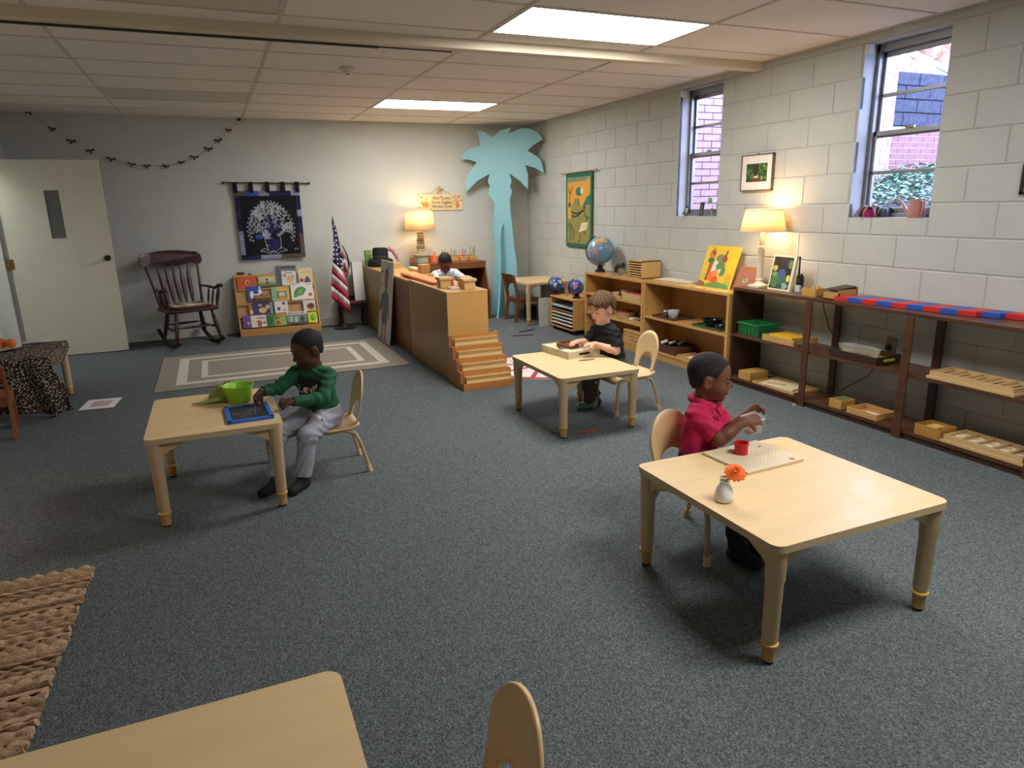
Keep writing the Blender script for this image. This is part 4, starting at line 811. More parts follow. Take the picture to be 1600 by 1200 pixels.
for (x,y) in [(122,185),(125,232),(128,280),(100,325),(132,325),(98,365),(132,370),(99,413),(133,413),(168,400),(100,455),(136,458),(172,460),(140,503),(178,508),(180,548),(105,300),(150,345)]:
    X,Z=fpx(x,y); mb.disc(lambda u,v,h:Vector((u,fy(u,v)-.005,v)),X,Z,.011,0,0,8)
mb.build('stars',m_fw,fl)
MB().tube([(-2.66,-.255,.02),(-2.69,-.25,.7),(-2.697,-.25,1.2)],.009,8).build('pole',mat('pole_dark','4A3A2A',.4),fl,smooth=60); MB().lathe([(.012,0),(.014,.02),(.008,.05),(.016,.09),(.002,.17)],(-2.7,-.25,1.19),10).build('spear_tip',mat('spear_pewter','4C4A48',.4,metal=.6),fl,smooth=60)
MB().lathe([(.13,0),(.13,.012),(.04,.02),(.02,.06)],(-2.66,-.255,0),20).build('base',mat('stand_black','25221F',.5),fl,smooth=40)
fl.location=(-2.70,-.31,0)
t=thing('folded_easel','white folded panel leaning behind the flag','panel',(-2.45,-.16,.32)); F=frame((-2.50,-.22,.322),(1,0,0),(-.14,.16,1)); MB().fbox(F,0,0,0,.13,.48,.012).build('panel_board',plain('D4D2CC'),t); MB().fbox(F,-.012,0,.002,0,.48,.016).fbox(F,.13,0,.002,.138,.3,.014).build('edge_rail',mat('easel_dark','2C2724',.5),t)
# ---- figure board
fb=thing('figure_board','white board with life-size child figure leaning on the cabinets','board',(-2.4,-1.42,0)); F=frame((-2.445,-1.14,0.002),(0,-1,0),(.105,0,.87)); FBd=lambda u,v,h=0:F(u,v,h)
n0=F(0,0,1)-F(0,0,0); sgn=1 if n0.x<0 else -1
F=(lambda G,s:(lambda u,v,h=0:G(u,v,h*s)))(F,sgn)
MB().fbox(F,0,0,-.014,.55,.885,0).build('panel_board',plain('C9C6BD'),fb)
sk,gy,dk,yl=plain('8A6A50'),plain('6E6A70'),plain('3C3434'),plain('C9A25A'); mb=MB()
mb.disc(F,.29,.66,.075,.001,0,16,.1).disc(F,.29,.72,.085,.0008,2,16,.085).poly(F,[(.26,.52),(.32,.52),(.32,.58),(.26,.58)],.001,0).poly(F,[(.13,.34),(.42,.34),(.44,.52),(.34,.56),(.22,.56),(.1,.5)],.0012,1).poly(F,[(.13,.34),(.1,.5),(.02,.36),(.05,.3)],.0014,1).poly(F,[(.44,.5),(.48,.3),(.43,.3),(.4,.45)],.0014,0).disc(F,.45,.29,.03,.0016,0).disc(F,.2,.33,.04,.0016,3)
mb.poly(F,[(.16,.2),(.41,.2),(.4,.34),(.15,.34)],.0016,1).poly(F,[(.2,.04),(.235,.04),(.25,.2),(.2,.2)],.0014,0).poly(F,[(.32,.04),(.355,.04),(.38,.2),(.33,.2)],.0014,0).poly(F,[(.13,.02),(.24,.02),(.24,.06),(.2,.07)],.0018,0).poly(F,[(.31,.02),(.42,.02),(.36,.07),(.32,.06)],.0018,0).disc(F,.36,.83,.05,.0016,3,14,.03).disc(F,.08,.62,.03,.0012,1,10,.02).disc(F,.07,.76,.04,.0012,1,10,.02)
mb.build('figure_print',[sk,gy,dk,yl],fb)
# ---- hats and book at the far end of the cabinets
m_felt=mat('felt_black','16161A',.85,bump=(120,.3))
t=thing('hat','black hat with round crown on the farthest cabinet','hat',(-2.17,-.33,.74)); MB().lathe([(.155,0),(.16,.012),(.15,.075),(.13,.09),(.1,.092),(.095,.20),(.08,.225),(.001,.23)],(-2.17,-.33,.741),28).build('brim_and_crown',m_felt,t,smooth=50); MB().lathe([(.099,.10),(.101,.105),(.099,.13),(.096,.132)],(-2.17,-.33,.741),28).build('hat_band',mat('band_grey','3A3A40',.4),t,smooth=50)
tag(MB().tube([(-2.08,-.36,.96),(-2.02,-.38,.94),(-1.98,-.4,.87),(-1.96,-.42,.80)],[.03,.035,.03,.02],8).build('scarf',mat('scarf_pink','B58E92',.9,noise=(30,.4)),None,smooth=60),'pinkish patterned scarf draped over the black hat','scarf')
tag(MB().box(-2.325,-.2,.741,-2.255,-.12,.93).build('picture_book',mat('book_green_print','7A9A50',.6,noise=(22,.6)),None,bevel=.002),'green patterned book standing behind the black hat','book')
tag(MB().box(-2.22,-.75,.741,-2.02,-.55,.80).build('wood_box',m_cabf,None,bevel=.003),'pale wooden box behind the figure board top','box')
tag(MB().box(-2.06,-1.7,.746,-1.98,-1.2,.79).box(-2.06,-1.7,.79,-1.98,-1.66,.80).build('wood_tray',wood('pale_tray','E6CFA0','D8BE88',1),None,bevel=.003),'long pale wooden tray at the back of middle cabinet','tray')
tag(MB().box(-2.13,-1.98,.746,-1.99,-1.72,.765).box(-2.1,-1.9,.765,-2.0,-1.76,.86).build('card_box',m_cabf,None,bevel=.003),'upright honey coloured box on the middle cabinet','box')
rt=thing('red_tray','long red edged wooden tray board on the middle cabinet','tray',(-2.2,-2.3,.755)); 
MB().prism(FZ(.757),rrect(-2.29,-2.9,-2.12,-1.72,.05),0,.022).build('tray_rim',plain('D4573E',.4),rt,bevel=.004,smooth=40); MB().prism(FZ(.7795),rrect(-2.27,-2.88,-2.14,-1.74,.04),0,.002).build('tray_surface',wood('tray_orange','E09A5A','D58A48',1),rt)
m_box=wood('box_pale','DDB67A','CFA468',0)
def lidbox(label,x,y,w,d,h,z=.755,over=.012):
    t=thing('wood_box',label,'box',(x,y,z),'lidded wooden boxes'); MB().box(x-w/2,y-d/2,z+.001,x+w/2,y+d/2,z+h-.022).build('box_body',m_box,t,bevel=.002); MB().box(x-w/2-over,y-d/2-over,z+h-.022,x+w/2+over,y+d/2+over,z+h).build('lid',m_box,t,bevel=.002); return t
lidbox('left lidded wooden box beside the red tray',-2.24,-3.1,.095,.11,.09); lidbox('nearest lidded wooden box on the cabinet corner',-2.1,-3.33,.10,.11,.09); lidbox('lidded wooden box behind the nearest one',-2.05,-3.1,.085,.1,.085)
tag(MB().prism(FZ(.756),rrect(-2.155,-3.0,-2.115,-2.96,.008),0,.06).build('red_cube',plain('C8402E'),None,bevel=.003),'small red block between the lidded boxes','block')
tag(MB().box(-2.26,-3.36,.756,-2.18,-3.24,.775).build('clear_case',mat('clear_plastic','E8DCC4',.15,trans=.6,alpha=.8),None,bevel=.003),'low clear case in front of the lidded boxes','case')
# ---- dark cabinet with pencils, back lamp
m_bcab=wood('bureau_brown','8A5630','74462A',0); bc=thing('bureau','brown open cabinet with sloping sides against the back wall','cabinet',(-1.22,-.3,0)); x0,x1=-1.72,-.80
for x in (x0,x1-.02): MB().prism(FX(x,1),[(-.56,0),(-.04,0),(-.04,.715),(-.40,.715),(-.50,.40),(-.56,.38)],0,.02).build('side_panel',m_bcab,bc,bevel=.002)
MB().box(x0,-.42,.715,x1,-.04,.745).build('top_board',m_bcab,bc,bevel=.002); MB().box(x0+.02,-.42,.66,x1-.02,-.40,.715).build('front_rail',m_bcab,bc); MB().box(x0,-.06,.745,x1-.02,-.04,.81).build('back_rail',wood('bureau_honey','C98F4C','B97F40',0),bc,bevel=.003)
MB().box(x0+.02,-.5,.36,x1-.02,-.05,.38).build('shelf_board',m_bcab,bc); MB().box(x0+.02,-.5,.04,x1-.02,-.05,.06).build('shelf_board',m_bcab,bc); MB().box(x0+.02,-.06,.0,x1-.02,-.045,.72).build('back_panel',mat('bureau_dark','3A241A',.7),bc)
def lamp_light(par,loc,e,r=.03):
    L=bpy.data.lights.new('bulb_light','POINT'); L.energy=e; L.color=BULB; L.shadow_soft_size=r; o=bpy.data.objects.new('bulb_light',L); COL.objects.link(o); o.location=loc; return o
m_shade=bpy.data.materials.new('lamp_shade_linen'); m_shade.use_nodes=True; nt=m_shade.node_tree; b=nt.nodes['Principled BSDF']; out=nt.nodes['Material Output']
b.inputs['Base Color'].default_value=(*lin('F0E2C8'),1); b.inputs['Roughness'].default_value=.9; tr_=nt.nodes.new('ShaderNodeBsdfTranslucent'); tr_.inputs[0].default_value=(*lin('FBE6C4'),1); mx=nt.nodes.new('ShaderNodeMixShader'); mx.inputs[0].default_value=.45
no=nt.nodes.new('ShaderNodeTexNoise'); no.inputs['Scale'].default_value=260; bp=nt.nodes.new('ShaderNodeBump'); bp.inputs['Strength'].default_value=.15; nt.links.new(no.outputs['Fac'],bp.inputs['Height']); nt.links.new(bp.outputs[0],b.inputs['Normal'])
nt.links.new(b.outputs[0],mx.inputs[1]); nt.links.new(tr_.outputs[0],mx.inputs[2]); nt.links.new(mx.outputs[0],out.inputs[0])
m_bulb=mat('bulb_glow','FFFFFF',.3,emit=(BULB,18))
def lamp(label,x,y,z0,body,sb,st,zb,zt,e):
    t=thing('table_lamp',label,'lamp',(x,y,z0)); body(t)
    MB().lathe([(sb,zb-z0),(st,zt-z0)],(x,y,z0),40,caps=False).build('lamp_shade',m_shade,t,smooth=180,solid=.0025)
    MB().lathe([(sb+.003,zb-z0),(sb+.003,zb-z0+.008),(sb-.003,zb-z0+.008),(sb-.003,zb-z0)],(x,y,z0),40,caps=False).lathe([(st+.003,zt-z0-.008),(st+.003,zt-z0),(st-.003,zt-z0),(st-.003,zt-z0-.008)],(x,y,z0),40,caps=False).build('shade_trim',mat('shade_edge','D9C09A',.8),t,smooth=40)
    zc=(zb+zt)/2; MB().ball((x,y,zc-.01),(.028,.028,.04),14,10).build('bulb',m_bulb,t,smooth=180)
    MB().tube([(x,y,zb-.02),(x,y,zc-.05)],.012,10).tube([(x-st+.004,y,zt-.012),(x+st-.004,y,zt-.012)],.002,6).tube([(x,y,zc-.05),(x+.045,y,zc),(x,y,zt-.012)],.002,6).tube([(x,y,zc-.05),(x-.045,y,zc),(x,y,zt-.012)],.002,6).build('harp_and_socket',m_brass,t)
    for dz in (.062,-.062): L=lamp_light(t,(0,0,0),e/2); L.parent=t; L.location=(0,0,zc-z0+dz-.005)
    return t
def body1(t):
    x,y=-1.63,-.28; z=.746
    MB().lathe([(.075,0),(.085,.01),(.088,.085),(.1,.095),(.1,.115),(.085,.12),(.001,.12)],(x,y,z),28).build('lamp_base',mat('lamp_celadon','A9A98C',.4,noise=(5,.15)),t,smooth=40)
    for i in range(9): 
        q=.12+.031*i; w=.05-.0016*i; xo_=.004*math.sin(i*2.3); MB().box(x-w+xo_,y-w*.8,z+q,x+w+xo_,y+w*.8,z+q+.028).build('stacked_book',[mat('ceramic_tan','C9A878',.4),mat('ceramic_grey','A8A48E',.4),mat('ceramic_umber','9A7A52',.4)][i%3],t,bevel=.006)
lamp('lamp with drum shade and stacked book stem on the bureau',-1.63,-.28,.746,body1,.187,.168,1.165,1.405,4.2)
# pencil row
m_pc=['C94A3A','3A6AA8','4A8A4A','D9B03A','6A4A8A','3A3A3A','8AA0B0','B07A4A']
for i in range(4):
    x=-1.30+.13*i; t=thing('pencil_holder',['slotted pencil holder at the left end of the bureau top','second slotted pencil holder from the lamp','third slotted pencil holder from the lamp','slotted pencil holder at the right end of the bureau top'][i],'holder',(x,-.2,.746),'pencil holders on the bureau')
    MB().box(x-.055,-.25,.747,x+.055,-.15,.80).build('holder_block',wood('holder_wood','D6A468','C79456',0),t,bevel=.004)
    for k in range(5):
        c=m_pc[(i*3+k)%8]; a=Vector((x-.04+.02*k,-.2+rnd.uniform(-.03,.03),.79)); b_=a+Vector((rnd.uniform(-.012,.03),rnd.uniform(-.01,.01),rnd.uniform(.10,.15)))
        MB().tube([a,a.lerp(b_,.85),b_],[.004,.004,.0008],6).build('pencil',plain(c,.4),t)
tag(MB().lathe([(.035,0),(.03,.02),(.012,.12),(.001,.15)],(-1.44,-.22,.747),10).build('orange_cone',plain('D9703A'),None,smooth=50),'small orange cone between the lamp and pencils','cone')
tag(MB().box(-1.5,-.27,.747,-1.465,-.2,.83).build('orange_card',plain('D9623A'),None),'small orange card at the lamp foot','card')
# ================================================================ THINGS ON THE SHELVES AND TABLES
rnd=random.Random(5)
def globe(label,c,r,base,ocean,lands,m_base,bh,br_,tilt,arm=True,cat='globe'):
    c=Vector(c); t=thing('globe',label,cat,base,None)
    MB().ball(c,r,36,22).build('sphere',mat('globe_ocean_'+ocean[0],ocean[1],.25,noise=(6,.08),coat=.3),t,smooth=180)
    cols=[]; mb=MB()
    for (col,az,el,ru,rv) in lands:
        if col not in cols: cols.append(col)
        n=16; pts=[]; base_d=Vector((math.cos(el)*math.cos(az),math.cos(el)*math.sin(az),math.sin(el))); e1=Vector((-math.sin(az),math.cos(az),0)); e2=base_d.cross(e1)
        rg_=[base_d*(r+.0012)+c]
        for rr in (.5,1):
            for i in range(n):
                a=2*math.pi*i/n; k=rr*(1+.25*math.sin(3*a+az*7)+.12*math.sin(5*a+el*9)) if rr==1 else rr
                d=(base_d+e1*math.cos(a)*ru*k-e2*math.sin(a)*rv*k).normalized(); rg_.append(c+d*(r+.0012))
        mb.add(rg_,[(0,1+i,1+(i+1)%n) for i in range(n)]+[(1+i,1+n+i,1+n+(i+1)%n,1+(i+1)%n) for i in range(n)],cols.index(col))
    mb.build('continents',[plain(x,.3) for x in cols],t,smooth=180)
    bx,by,bz=base; MB().lathe([(br_,0),(br_,bh*.25),(br_*.75,bh*.3),(br_*.5,bh*.5),(br_*.6,bh*.7),(br_*.25,bh*.85),(br_*.2,bh)],(bx,by,bz+.001),20).build('stand',m_base,t,smooth=40)
    if arm:
        ax=Vector((.3,-.2,-.93)).normalized(); sd=Vector((.79,-.61,0)); P=[]
        for i in range(17):
            a=R(tilt)+R(180)*i/16; P.append(c+(sd*math.cos(a+R(90))+Vector((0,0,1))*math.sin(a+R(90)))*(r+.012))
        MB().tube(P,.006,6).build('meridian_arm',m_base,t,smooth=60)
    return t
m_gst=mat('globe_stand_dark','2B1F1C',.4)
azc=math.atan2(-8.885+2.3,-4.07+.2)   # towards the room
globe('large globe with grey and blue oceans on the maple shelf',(-.19,-2.31,.945),.148,(-.19,-2.31,.712),('big','6E9CC0'),[('A59A92',azc-.75,.05,.55,.9),('D9B45C',azc+.05,.95,.35,.28),('D98A66',azc-.05,.62,.22,.14),('C9BE9A',azc+.35,.8,.25,.18),('C98A7A',azc-.28,-.1,.12,.3),('C9A08A',azc+.85,.15,.12,.2),('9AB0B8',azc+.5,.35,.2,.16)],m_gst,.09,.055,18)
globe('small blue globe with yellow continent on the map cabinet',(-.37,-1.60,.525),.082,(-.37,-1.60,.402),('blue','2456B0'),[('D9CF8A',azc-.15,.0,.26,.36),('D9CF8A',azc+.75,.45,.35,.3),('6FA36A',azc-.8,.3,.25,.3)],mat('globe_base_red','5A1F1C',.35),.05,.045,20)
globe('small blue globe with pink continent on the map cabinet',(-.33,-2.03,.525),.082,(-.33,-2.03,.402),('blue','2456B0'),[('D9706A',azc-.25,.15,.3,.38),('4E9A78',azc+.9,.1,.2,.4),('D98A6A',azc+.1,.7,.2,.14)],m_gst,.055,.05,20)
# ---- map cabinet
mc=thing('map_cabinet','small maple cabinet on wheels with map trays and globes on it','cabinet',(-.25,-1.9,0)); cx0,cx1,cy0,cy1=-.45,-.06,-2.18,-1.60
for y in (cy0,cy1-.016): MB().box(cx0,y,.045,cx1,y+.016,.385).build('side_panel',m_map2,mc,bevel=.002)
MB().box(cx0-.004,cy0-.004,.385,cx1,cy1+.004,.402).build('top_board',m_map,mc,bevel=.002); MB().box(cx0,cy0,.045,cx1,cy1,.06).build('base_board',m_map,mc,bevel=.002); MB().box(cx1-.01,cy0+.016,.06,cx1,cy1-.016,.385).build('back_panel',mat('cab_inside','3A2A1E',.8),mc)
for i in range(6):
    z=.09+.04*i; MB().box(cx0+.015,cy0+.016,z-.006,cx1-.012,cy1-.016,z).build('tray_runner',m_map,mc)
    if i in (0,1,2,3,5): 
        tag(MB().box(cx0-.006+(.004*i%.009),cy0+.03,z+.001,cx1-.03,cy1-.03,z+.011).build('map_board',[plain('D9D6CC'),plain('C9D4D6'),plain('D6D4C0'),plain('B9C4C4'),plain('D0CDBA'),plain('9FB8CF')][i],None,bevel=.001),['lowest white map board in the small cabinet','second map board from the bottom of small cabinet','third map board from the bottom of small cabinet','fourth pale map board in the small cabinet','','topmost blue map board in the small cabinet'][i],'map','map boards in the cabinet')
for x in (cx0+.04,cx1-.04):
    for y in (cy0+.04,cy1-.04): MB().cyl((x,y-.01,.02),(x,y+.01,.02),.02,n=14).box(x-.008,y-.013,.02,x+.008,y+.013,.045).build('caster',mat('caster_black','1A1A1C',.4),mc,smooth=40)
tag(MB().fbox(frame((-.11,-1.72,.404),(0,-1,0),(.08,0,.24)),0,0,-.008,.33,.26,0).build('puzzle_board',wood('board_oak','C28F52','B58246',1),None,bevel=.002),'brown wooden board leaning on wall behind the two small globes','board')
tag(MB().ball((-.33,-1.80,.412),(.02,.025,.009),12,6).build('puzzle_piece',m_map,None,smooth=60),'tiny wooden piece between the two small globes','knob')
gp=MB().fbox(frame((-.53,-1.455,.002),(1,-.1,0),(0,.06,1)),0,0,-.012,.36,.345,0).build('grey_panel',plain('BDBAB2'),None,bevel=.002); tag(gp,'pale grey panel standing between corner table and map cabinet','panel')
tag(MB().box(-.36,-.8,0,-.14,-.62,.16).box(-.35,-.79,.16,-.15,-.63,.165).build('black_bin',mat('bin_black','202124',.6),None,bevel=.006),'black box on the floor under the corner table','box')
# ---- top of maple units
def card(name,label,F,w,h,col,art,cat,th=.006):
    t=thing(name,label,cat,F(w/2,0,0)); MB().fbox(F,0,0,-th,w,h,0).build('board',plain(col),t)
    mb=MB(); cols=[]
    for k,a in enumerate(art):
        if a[0] not in cols: cols.append(a[0])
        mi=cols.index(a[0]); hh=.0006+.00015*k
        if a[1]=='d': mb.disc(F,a[2]*w,a[3]*h,a[4]*w,hh,mi,16,(a[5] if len(a)>5 else a[4])*h if len(a)>5 else a[4]*w)
        else: mb.poly(F,[(x*w,y*h) for x,y in a[1]],hh,mi)
    if art: mb.build('painted_art',[plain(c) for c in cols],t)
    return t
card('vegetable_picture','yellow picture of vegetables propped on the maple unit',frame((-.17,-3.95,.724),(0,-1,0),(.11,0,.34)),.42,.36,'E8C52A',[('E3E0DE',[(.3,.35),(.72,.35),(.62,.66),(.36,.66)]),('A8552E',[(.17,.15),(.26,.15),(.3,.62),(.2,.62)]),('D97A3A','d',.22,.78,.1,.1),('3E6A48','d',.22,.64,.1,.06),('8A4A3A',[(.18,.82),(.2,.97),(.22,.84),(.26,.97),(.28,.82),(.33,.88),(.28,.76)]),('7E8A50','d',.5,.7,.14,.1),('A8453A','d',.62,.68,.08,.08),('7A4A32',[(.58,.74),(.63,.9),(.67,.9),(.63,.72)]),('5E8A4A','d',.55,.5,.13,.13),('5E8A4A','d',.63,.4,.1,.12),('D9DCC4',[(.5,.25),(.56,.25),(.6,.45),(.47,.42)]),('E2792E','d',.36,.25,.12,.13),('E8923A','d',.46,.33,.09,.09),('D9562E','d',.48,.18,.09,.1),('E8A23A','d',.86,.25,.09,.1),('C9C44A','d',.1,.22,.08,.12),('B9B84A','d',.86,.12,.1,.1),('6A9A4A',[(.1,0),(.98,0),(.9,.1),(.6,.14),(.3,.08)]),('9A5A3A',[(0,0),(.25,0),(.2,.1),(.02,.14)])],'picture')
card('brown_book','brown book with pale green emblem leaning beside the lamp',frame((-.2,-4.43,.724),(0,-1,0),(.09,0,.2)),.22,.215,'9C6448',[('A9C4A8',[(.38,.5),(.6,.55),(.64,.42),(.42,.36)]),('5E7A64',[(.44,.5),(.56,.52),(.58,.44),(.46,.41)])],'book',.02)
t=card('photo_board','framed butterfly and leaf photograph standing by the lamp',frame((-.2,-4.83,.78),(-.05,-1,0),(.05,0,.26)),.235,.265,'E2D8B8',[('20281E',[(.05,.05),(.9,.05),(.9,.94),(.05,.94)]),('4E7A4A','d',.25,.25,.2,.18),('3E6A5A','d',.6,.3,.2,.15),('8FA8A0','d',.7,.14,.16,.09),('C9B84A','d',.18,.62,.11,.08),('7A9A5A','d',.2,.45,.13,.07),('4A5A86','d',.5,.48,.18,.13),('3A2A30',[(.35,.9),(.75,.9),(.72,.62),(.4,.62)]),('D9CF4A','d',.82,.36,.08,.1),('6E8A50','d',.82,.75,.1,.12),('2E5A3A','d',.5,.12,.14,.07)],'picture',.02)
def stackpaper(label,x0,y0,x1,y1,z,n,rot,col,name='paper_stack'):
    t=thing(name,label,'papers',((x0+x1)/2,(y0+y1)/2,z)); c=Vector(((x0+x1)/2,(y0+y1)/2,z))
    for i in range(n):
        a=rot+rnd.uniform(-.08,.08); F=frame(c,(math.cos(a),math.sin(a),0),(-math.sin(a),math.cos(a),0)); w,h=(x1-x0)/2,(y1-y0)/2; MB().fbox(F,-w,-h,.001+.005*i,w,h,.005*(i+1)).build('sheet_bundle',plain([col,'D9CCA0','E0D8C0'][i%3]),t)
    return t
stackpaper('low stack of cream card on the maple unit near the tray cabinet',-.24,-3.62,-.05,-3.4,.722,3,.05,'D9BE80'); stackpaper('white paper bundle on the maple unit',-.21,-3.86,-.06,-3.64,.722,3,.1,'E2DFC8')
t=thing('game_board','colourful flat board lying at front of the maple unit','board',(-.25,-4.2,.722)); MB().box(-.33,-4.5,.7235,-.2,-3.9,.7275).build('board',plain('E0C070'),t); mb=MB()
for q in range(26): mb.disc(FZ(.728),rnd.uniform(-.32,-.21),rnd.uniform(-4.48,-3.92),rnd.uniform(.008,.02),.0002+q*1e-5,q%3,8)
mb.build('print',[plain('D9573A'),plain('C9A03A'),plain('5E8A4A')],t)
# card tray cabinet
ct=thing('card_cabinet','small pale cabinet of thin trays on the maple shelf','cabinet',(-.15,-3.08,.712)); MB().box(-.24,-3.19,.713,-.02,-3.18,.885).box(-.24,-2.955,.713,-.02,-2.945,.885).box(-.24,-3.19,.875,-.02,-2.945,.887).box(-.24,-3.19,.713,-.02,-2.945,.72).box(-.03,-3.18,.72,-.02,-2.955,.875).build('case',wood('case_pale','DDB676','CFA766',1),ct)
for i in range(6): MB().box(-.245,-3.178,.728+.0245*i,-.04,-2.957,.738+.0245*i).build('tray',wood('tray_pale','E3C48C','D6B67C',1),ct)
# fossils, plants
tag(MB().tube([(-.13,-2.47,.715),(-.11,-2.48,.75),(-.08,-2.5,.80)],[.05,.04,.012],8,flat=.4).build('rock_slab',mat('rock_pink','A8988C',.9,noise=(20,.2),bump=(30,.4)),None,smooth=60),'leaning pinkish rock slab beside the large globe','rock')
tag(MB().tube([(-.14,-2.55,.715),(-.13,-2.55,.77),(-.12,-2.57,.80),(-.12,-2.62,.79),(-.12,-2.66,.81),(-.12,-2.68,.775)],[.022,.026,.022,.016,.024,.014],8).build('driftwood',mat('driftwood_dark','3A2E26',.9,noise=(20,.3),bump=(30,.5)),None,smooth=60),'dark arched driftwood piece on the maple shelf','driftwood')
t=thing('glass_jar','small clear jar of pale shells beside the driftwood','jar',(-.19,-2.72,.712)); MB().lathe([(.028,0),(.03,.004),(.03,.05),(.026,.06),(.028,.066),(.025,.066),(.023,.058),(.027,.048),(.027,.006),(.001,.005)],(-.19,-2.72,.7125),18).build('glass',m_gl,t,smooth=60); mb=MB()
for i in range(7): mb.ball((-.19+rnd.uniform(-.014,.014),-2.72+rnd.uniform(-.014,.014),.722+.006*i),.009,8,6)
mb.build('shells',plain('C9B4A8'),t,smooth=60)
t=thing('seedling_glass','glass of green seedlings beside the tray cabinet','plant',(-.15,-2.85,.712)); MB().lathe([(.024,0),(.026,.004),(.03,.06),(.028,.06),(.023,.006),(.001,.005)],(-.15,-2.85,.7125),18).build('glass',m_gl,t,smooth=60); sprig((-.15,-2.85,.745),12,.07,m_green,t,.7,.35)
tag(MB().tube([(-.17,-2.6,.716),(-.2,-2.64,.72),(-.2,-2.68,.716)],[.018,.022,.012],8,flat=.6).build('rock',mat('rock_grey','7A766C',.9,noise=(20,.3)),None,smooth=60),'flat grey stone under the driftwood','rock')
# ---- shelf A contents
m_bk_=mat('basket_cane','D2B27A',.8,noise=(30,.2),bump=(60,.6),stretch=(1,1,9)); m_ct=wood('crate_wood','D4AA6C','C59A5A',1)
def tray(name,label,x0,y0,x1,y1,z,h,mt,th=.008,cat='tray'):
    t=thing(name,label,cat,((x0+x1)/2,(y0+y1)/2,z)); z+=.001
    MB().box(x0,y0,z,x1,y1,z+.006).build('tray_floor',mt,t)
    for b_ in ((x0,y0,x0+th,y1),(x1-th,y0,x1,y1),(x0+th,y0,x1-th,y0+th),(x0+th,y1-th,x1-th,y1)): MB().box(b_[0],b_[1],z+.006,b_[2],b_[3],z+h).build('tray_wall',mt,t,bevel=.0015)
    return t
def bowl(name,label,x,y,z,r,h,mt,cat='bowl'):
    t=thing(name,label,cat,(x,y,z)); MB().lathe([(r*.6,0),(r*.65,.002),(r*.9,h*.6),(r,h),(r*.95,h),(r*.84,h*.6),(r*.55,.006),(.001,.005)],(x,y,z+.001),24).build('shell',mt,t,smooth=50); return t
tray('wood_tray','orange wooden tray on the second tier of the tall maple unit',-.32,-2.93,-.06,-2.62,.495,.03,m_ct)
bowl('white_cup','low white dish in orange tray on the maple unit',-.22,-2.70,.503,.045,.03,plain('E4E2DE',.3)); bowl('white_cup','patterned white cup on the orange tray of the maple unit',-.2,-2.84,.503,.05,.065,mat('ware_grey','C9C8C2',.3,noise=(30,.3)))
t=tray('basket','pale woven rectangular basket on the upper tier of maple unit',-.325,-3.30,-.08,-2.97,.495,.07,m_bk_,cat='basket'); tag(MB().box(-.3,-3.28,.53,-.1,-3.0,.573).build('red_cloth',plain('A8302E'),None,bevel=.01,smooth=50),'folded red cloth lying in the upper woven basket','cloth')
t=thing('round_basket','round woven basket on the third tier of the maple unit','basket',(-.2,-2.86,.285)); MB().lathe([(.10,0),(.11,.004),(.12,.06),(.125,.065),(.115,.065),(.105,.01),(.001,.008)],(-.2,-2.86,.286),28).build('weave',m_bk_,t,smooth=50); tag(MB().ball((-.2,-2.86,.335),(.08,.08,.03),16,8).build('red_cloth',plain('A8302E'),None,smooth=60),'red cloth bundled in the round basket','cloth')
tray('wood_tray','shallow wooden tray on the third tier of the maple unit',-.325,-3.31,-.08,-3.03,.285,.025,m_ct); tag(MB().box(-.28,-3.1,.293,-.2,-3.04,.315).build('soap',plain('D9D6CF'),None,bevel=.006),'small white block in the third tier tray','block'); tag(MB().tube([(-.25,-3.15,.3),(-.2,-3.2,.32),(-.2,-3.27,.305)],[.02,.025,.02],8).build('bark',m_bark,None,smooth=60),'brown bark piece in the third tier tray','bark')
for i in range(4): 
    for j in range(2): tag(MB().box(-.33,-3.02-.16*j-.15,.077+.033*i,-.1,-3.02-.16*j,.077+.033*i+.028).build('slat_box',m_ct,None,bevel=.003),'%s flat wooden box of the %s stack on the bottom tier'%(['lowest','second','third','topmost'][i],['left','right'][j]),'box','stacked flat wooden boxes')
# ---- shelf B contents
m_btray=mat('tray_brown','5A3A2A',.4); t=tray('serving_tray','brown tray with a silver bowl on the middle tier',-.31,-3.80,-.06,-3.48,.39,.02,m_btray)
bowl('metal_bowl','small silver bowl on the brown tray',-.23,-3.58,.398,.05,.05,mat('steel','B9B4AE',.25,metal=.9)); bowl('ware_bowl','white patterned cup on the brown tray',-.24,-3.72,.398,.055,.075,mat('ware_grey','C9C8C2',.3,noise=(30,.3)))
tray('serving_tray','dark green tray on the middle tier of the maple unit',-.31,-4.44,-.06,-4.08,.39,.02,mat('tray_green','3A5A34',.4)); bowl('black_bowl','black bowl on the dark green tray',-.2,-4.22,.398,.085,.065,mat('glaze_black','17181A',.2)); bowl('metal_bowl','small grey dish at the front of the dark green tray',-.24,-4.36,.398,.04,.035,mat('steel_dark','6A6866',.3,metal=.7))
tray('wood_crate','dark brown crate on the bottom tier of the maple unit',-.31,-3.86,-.06,-3.52,.075,.075,m_btray); 
for k in range(3): tag(MB().tube([(-.25+.05*k,-3.56-.06*k,.14),(-.2+.05*k,-3.6-.06*k,.165)],[.016,.014],8).build('brush',plain(['E0DDD8','C9C6C0','A8A29A'][k]),None,smooth=60),['white rolled cloth in the dark brown crate','pale roll in the middle of dark brown crate','grey roll at the back of dark brown crate'][k],'roll')
tag(MB().box(-.27,-3.83,.085,-.08,-3.7,.135).build('black_pouch',mat('pouch_black','1C1B1E',.6),None,bevel=.015,seg=3),'black pouch inside the dark brown crate','pouch')
tray('wood_tray','orange wooden tray on bottom tier behind the child in red',-.32,-4.2,-.12,-3.9,.075,.025,m_ct); tag(MB().box(-.28,-4.08,.084,-.2,-4.0,.092).build('card',plain('E4E0D8'),None),'white card in the bottom orange tray','card')
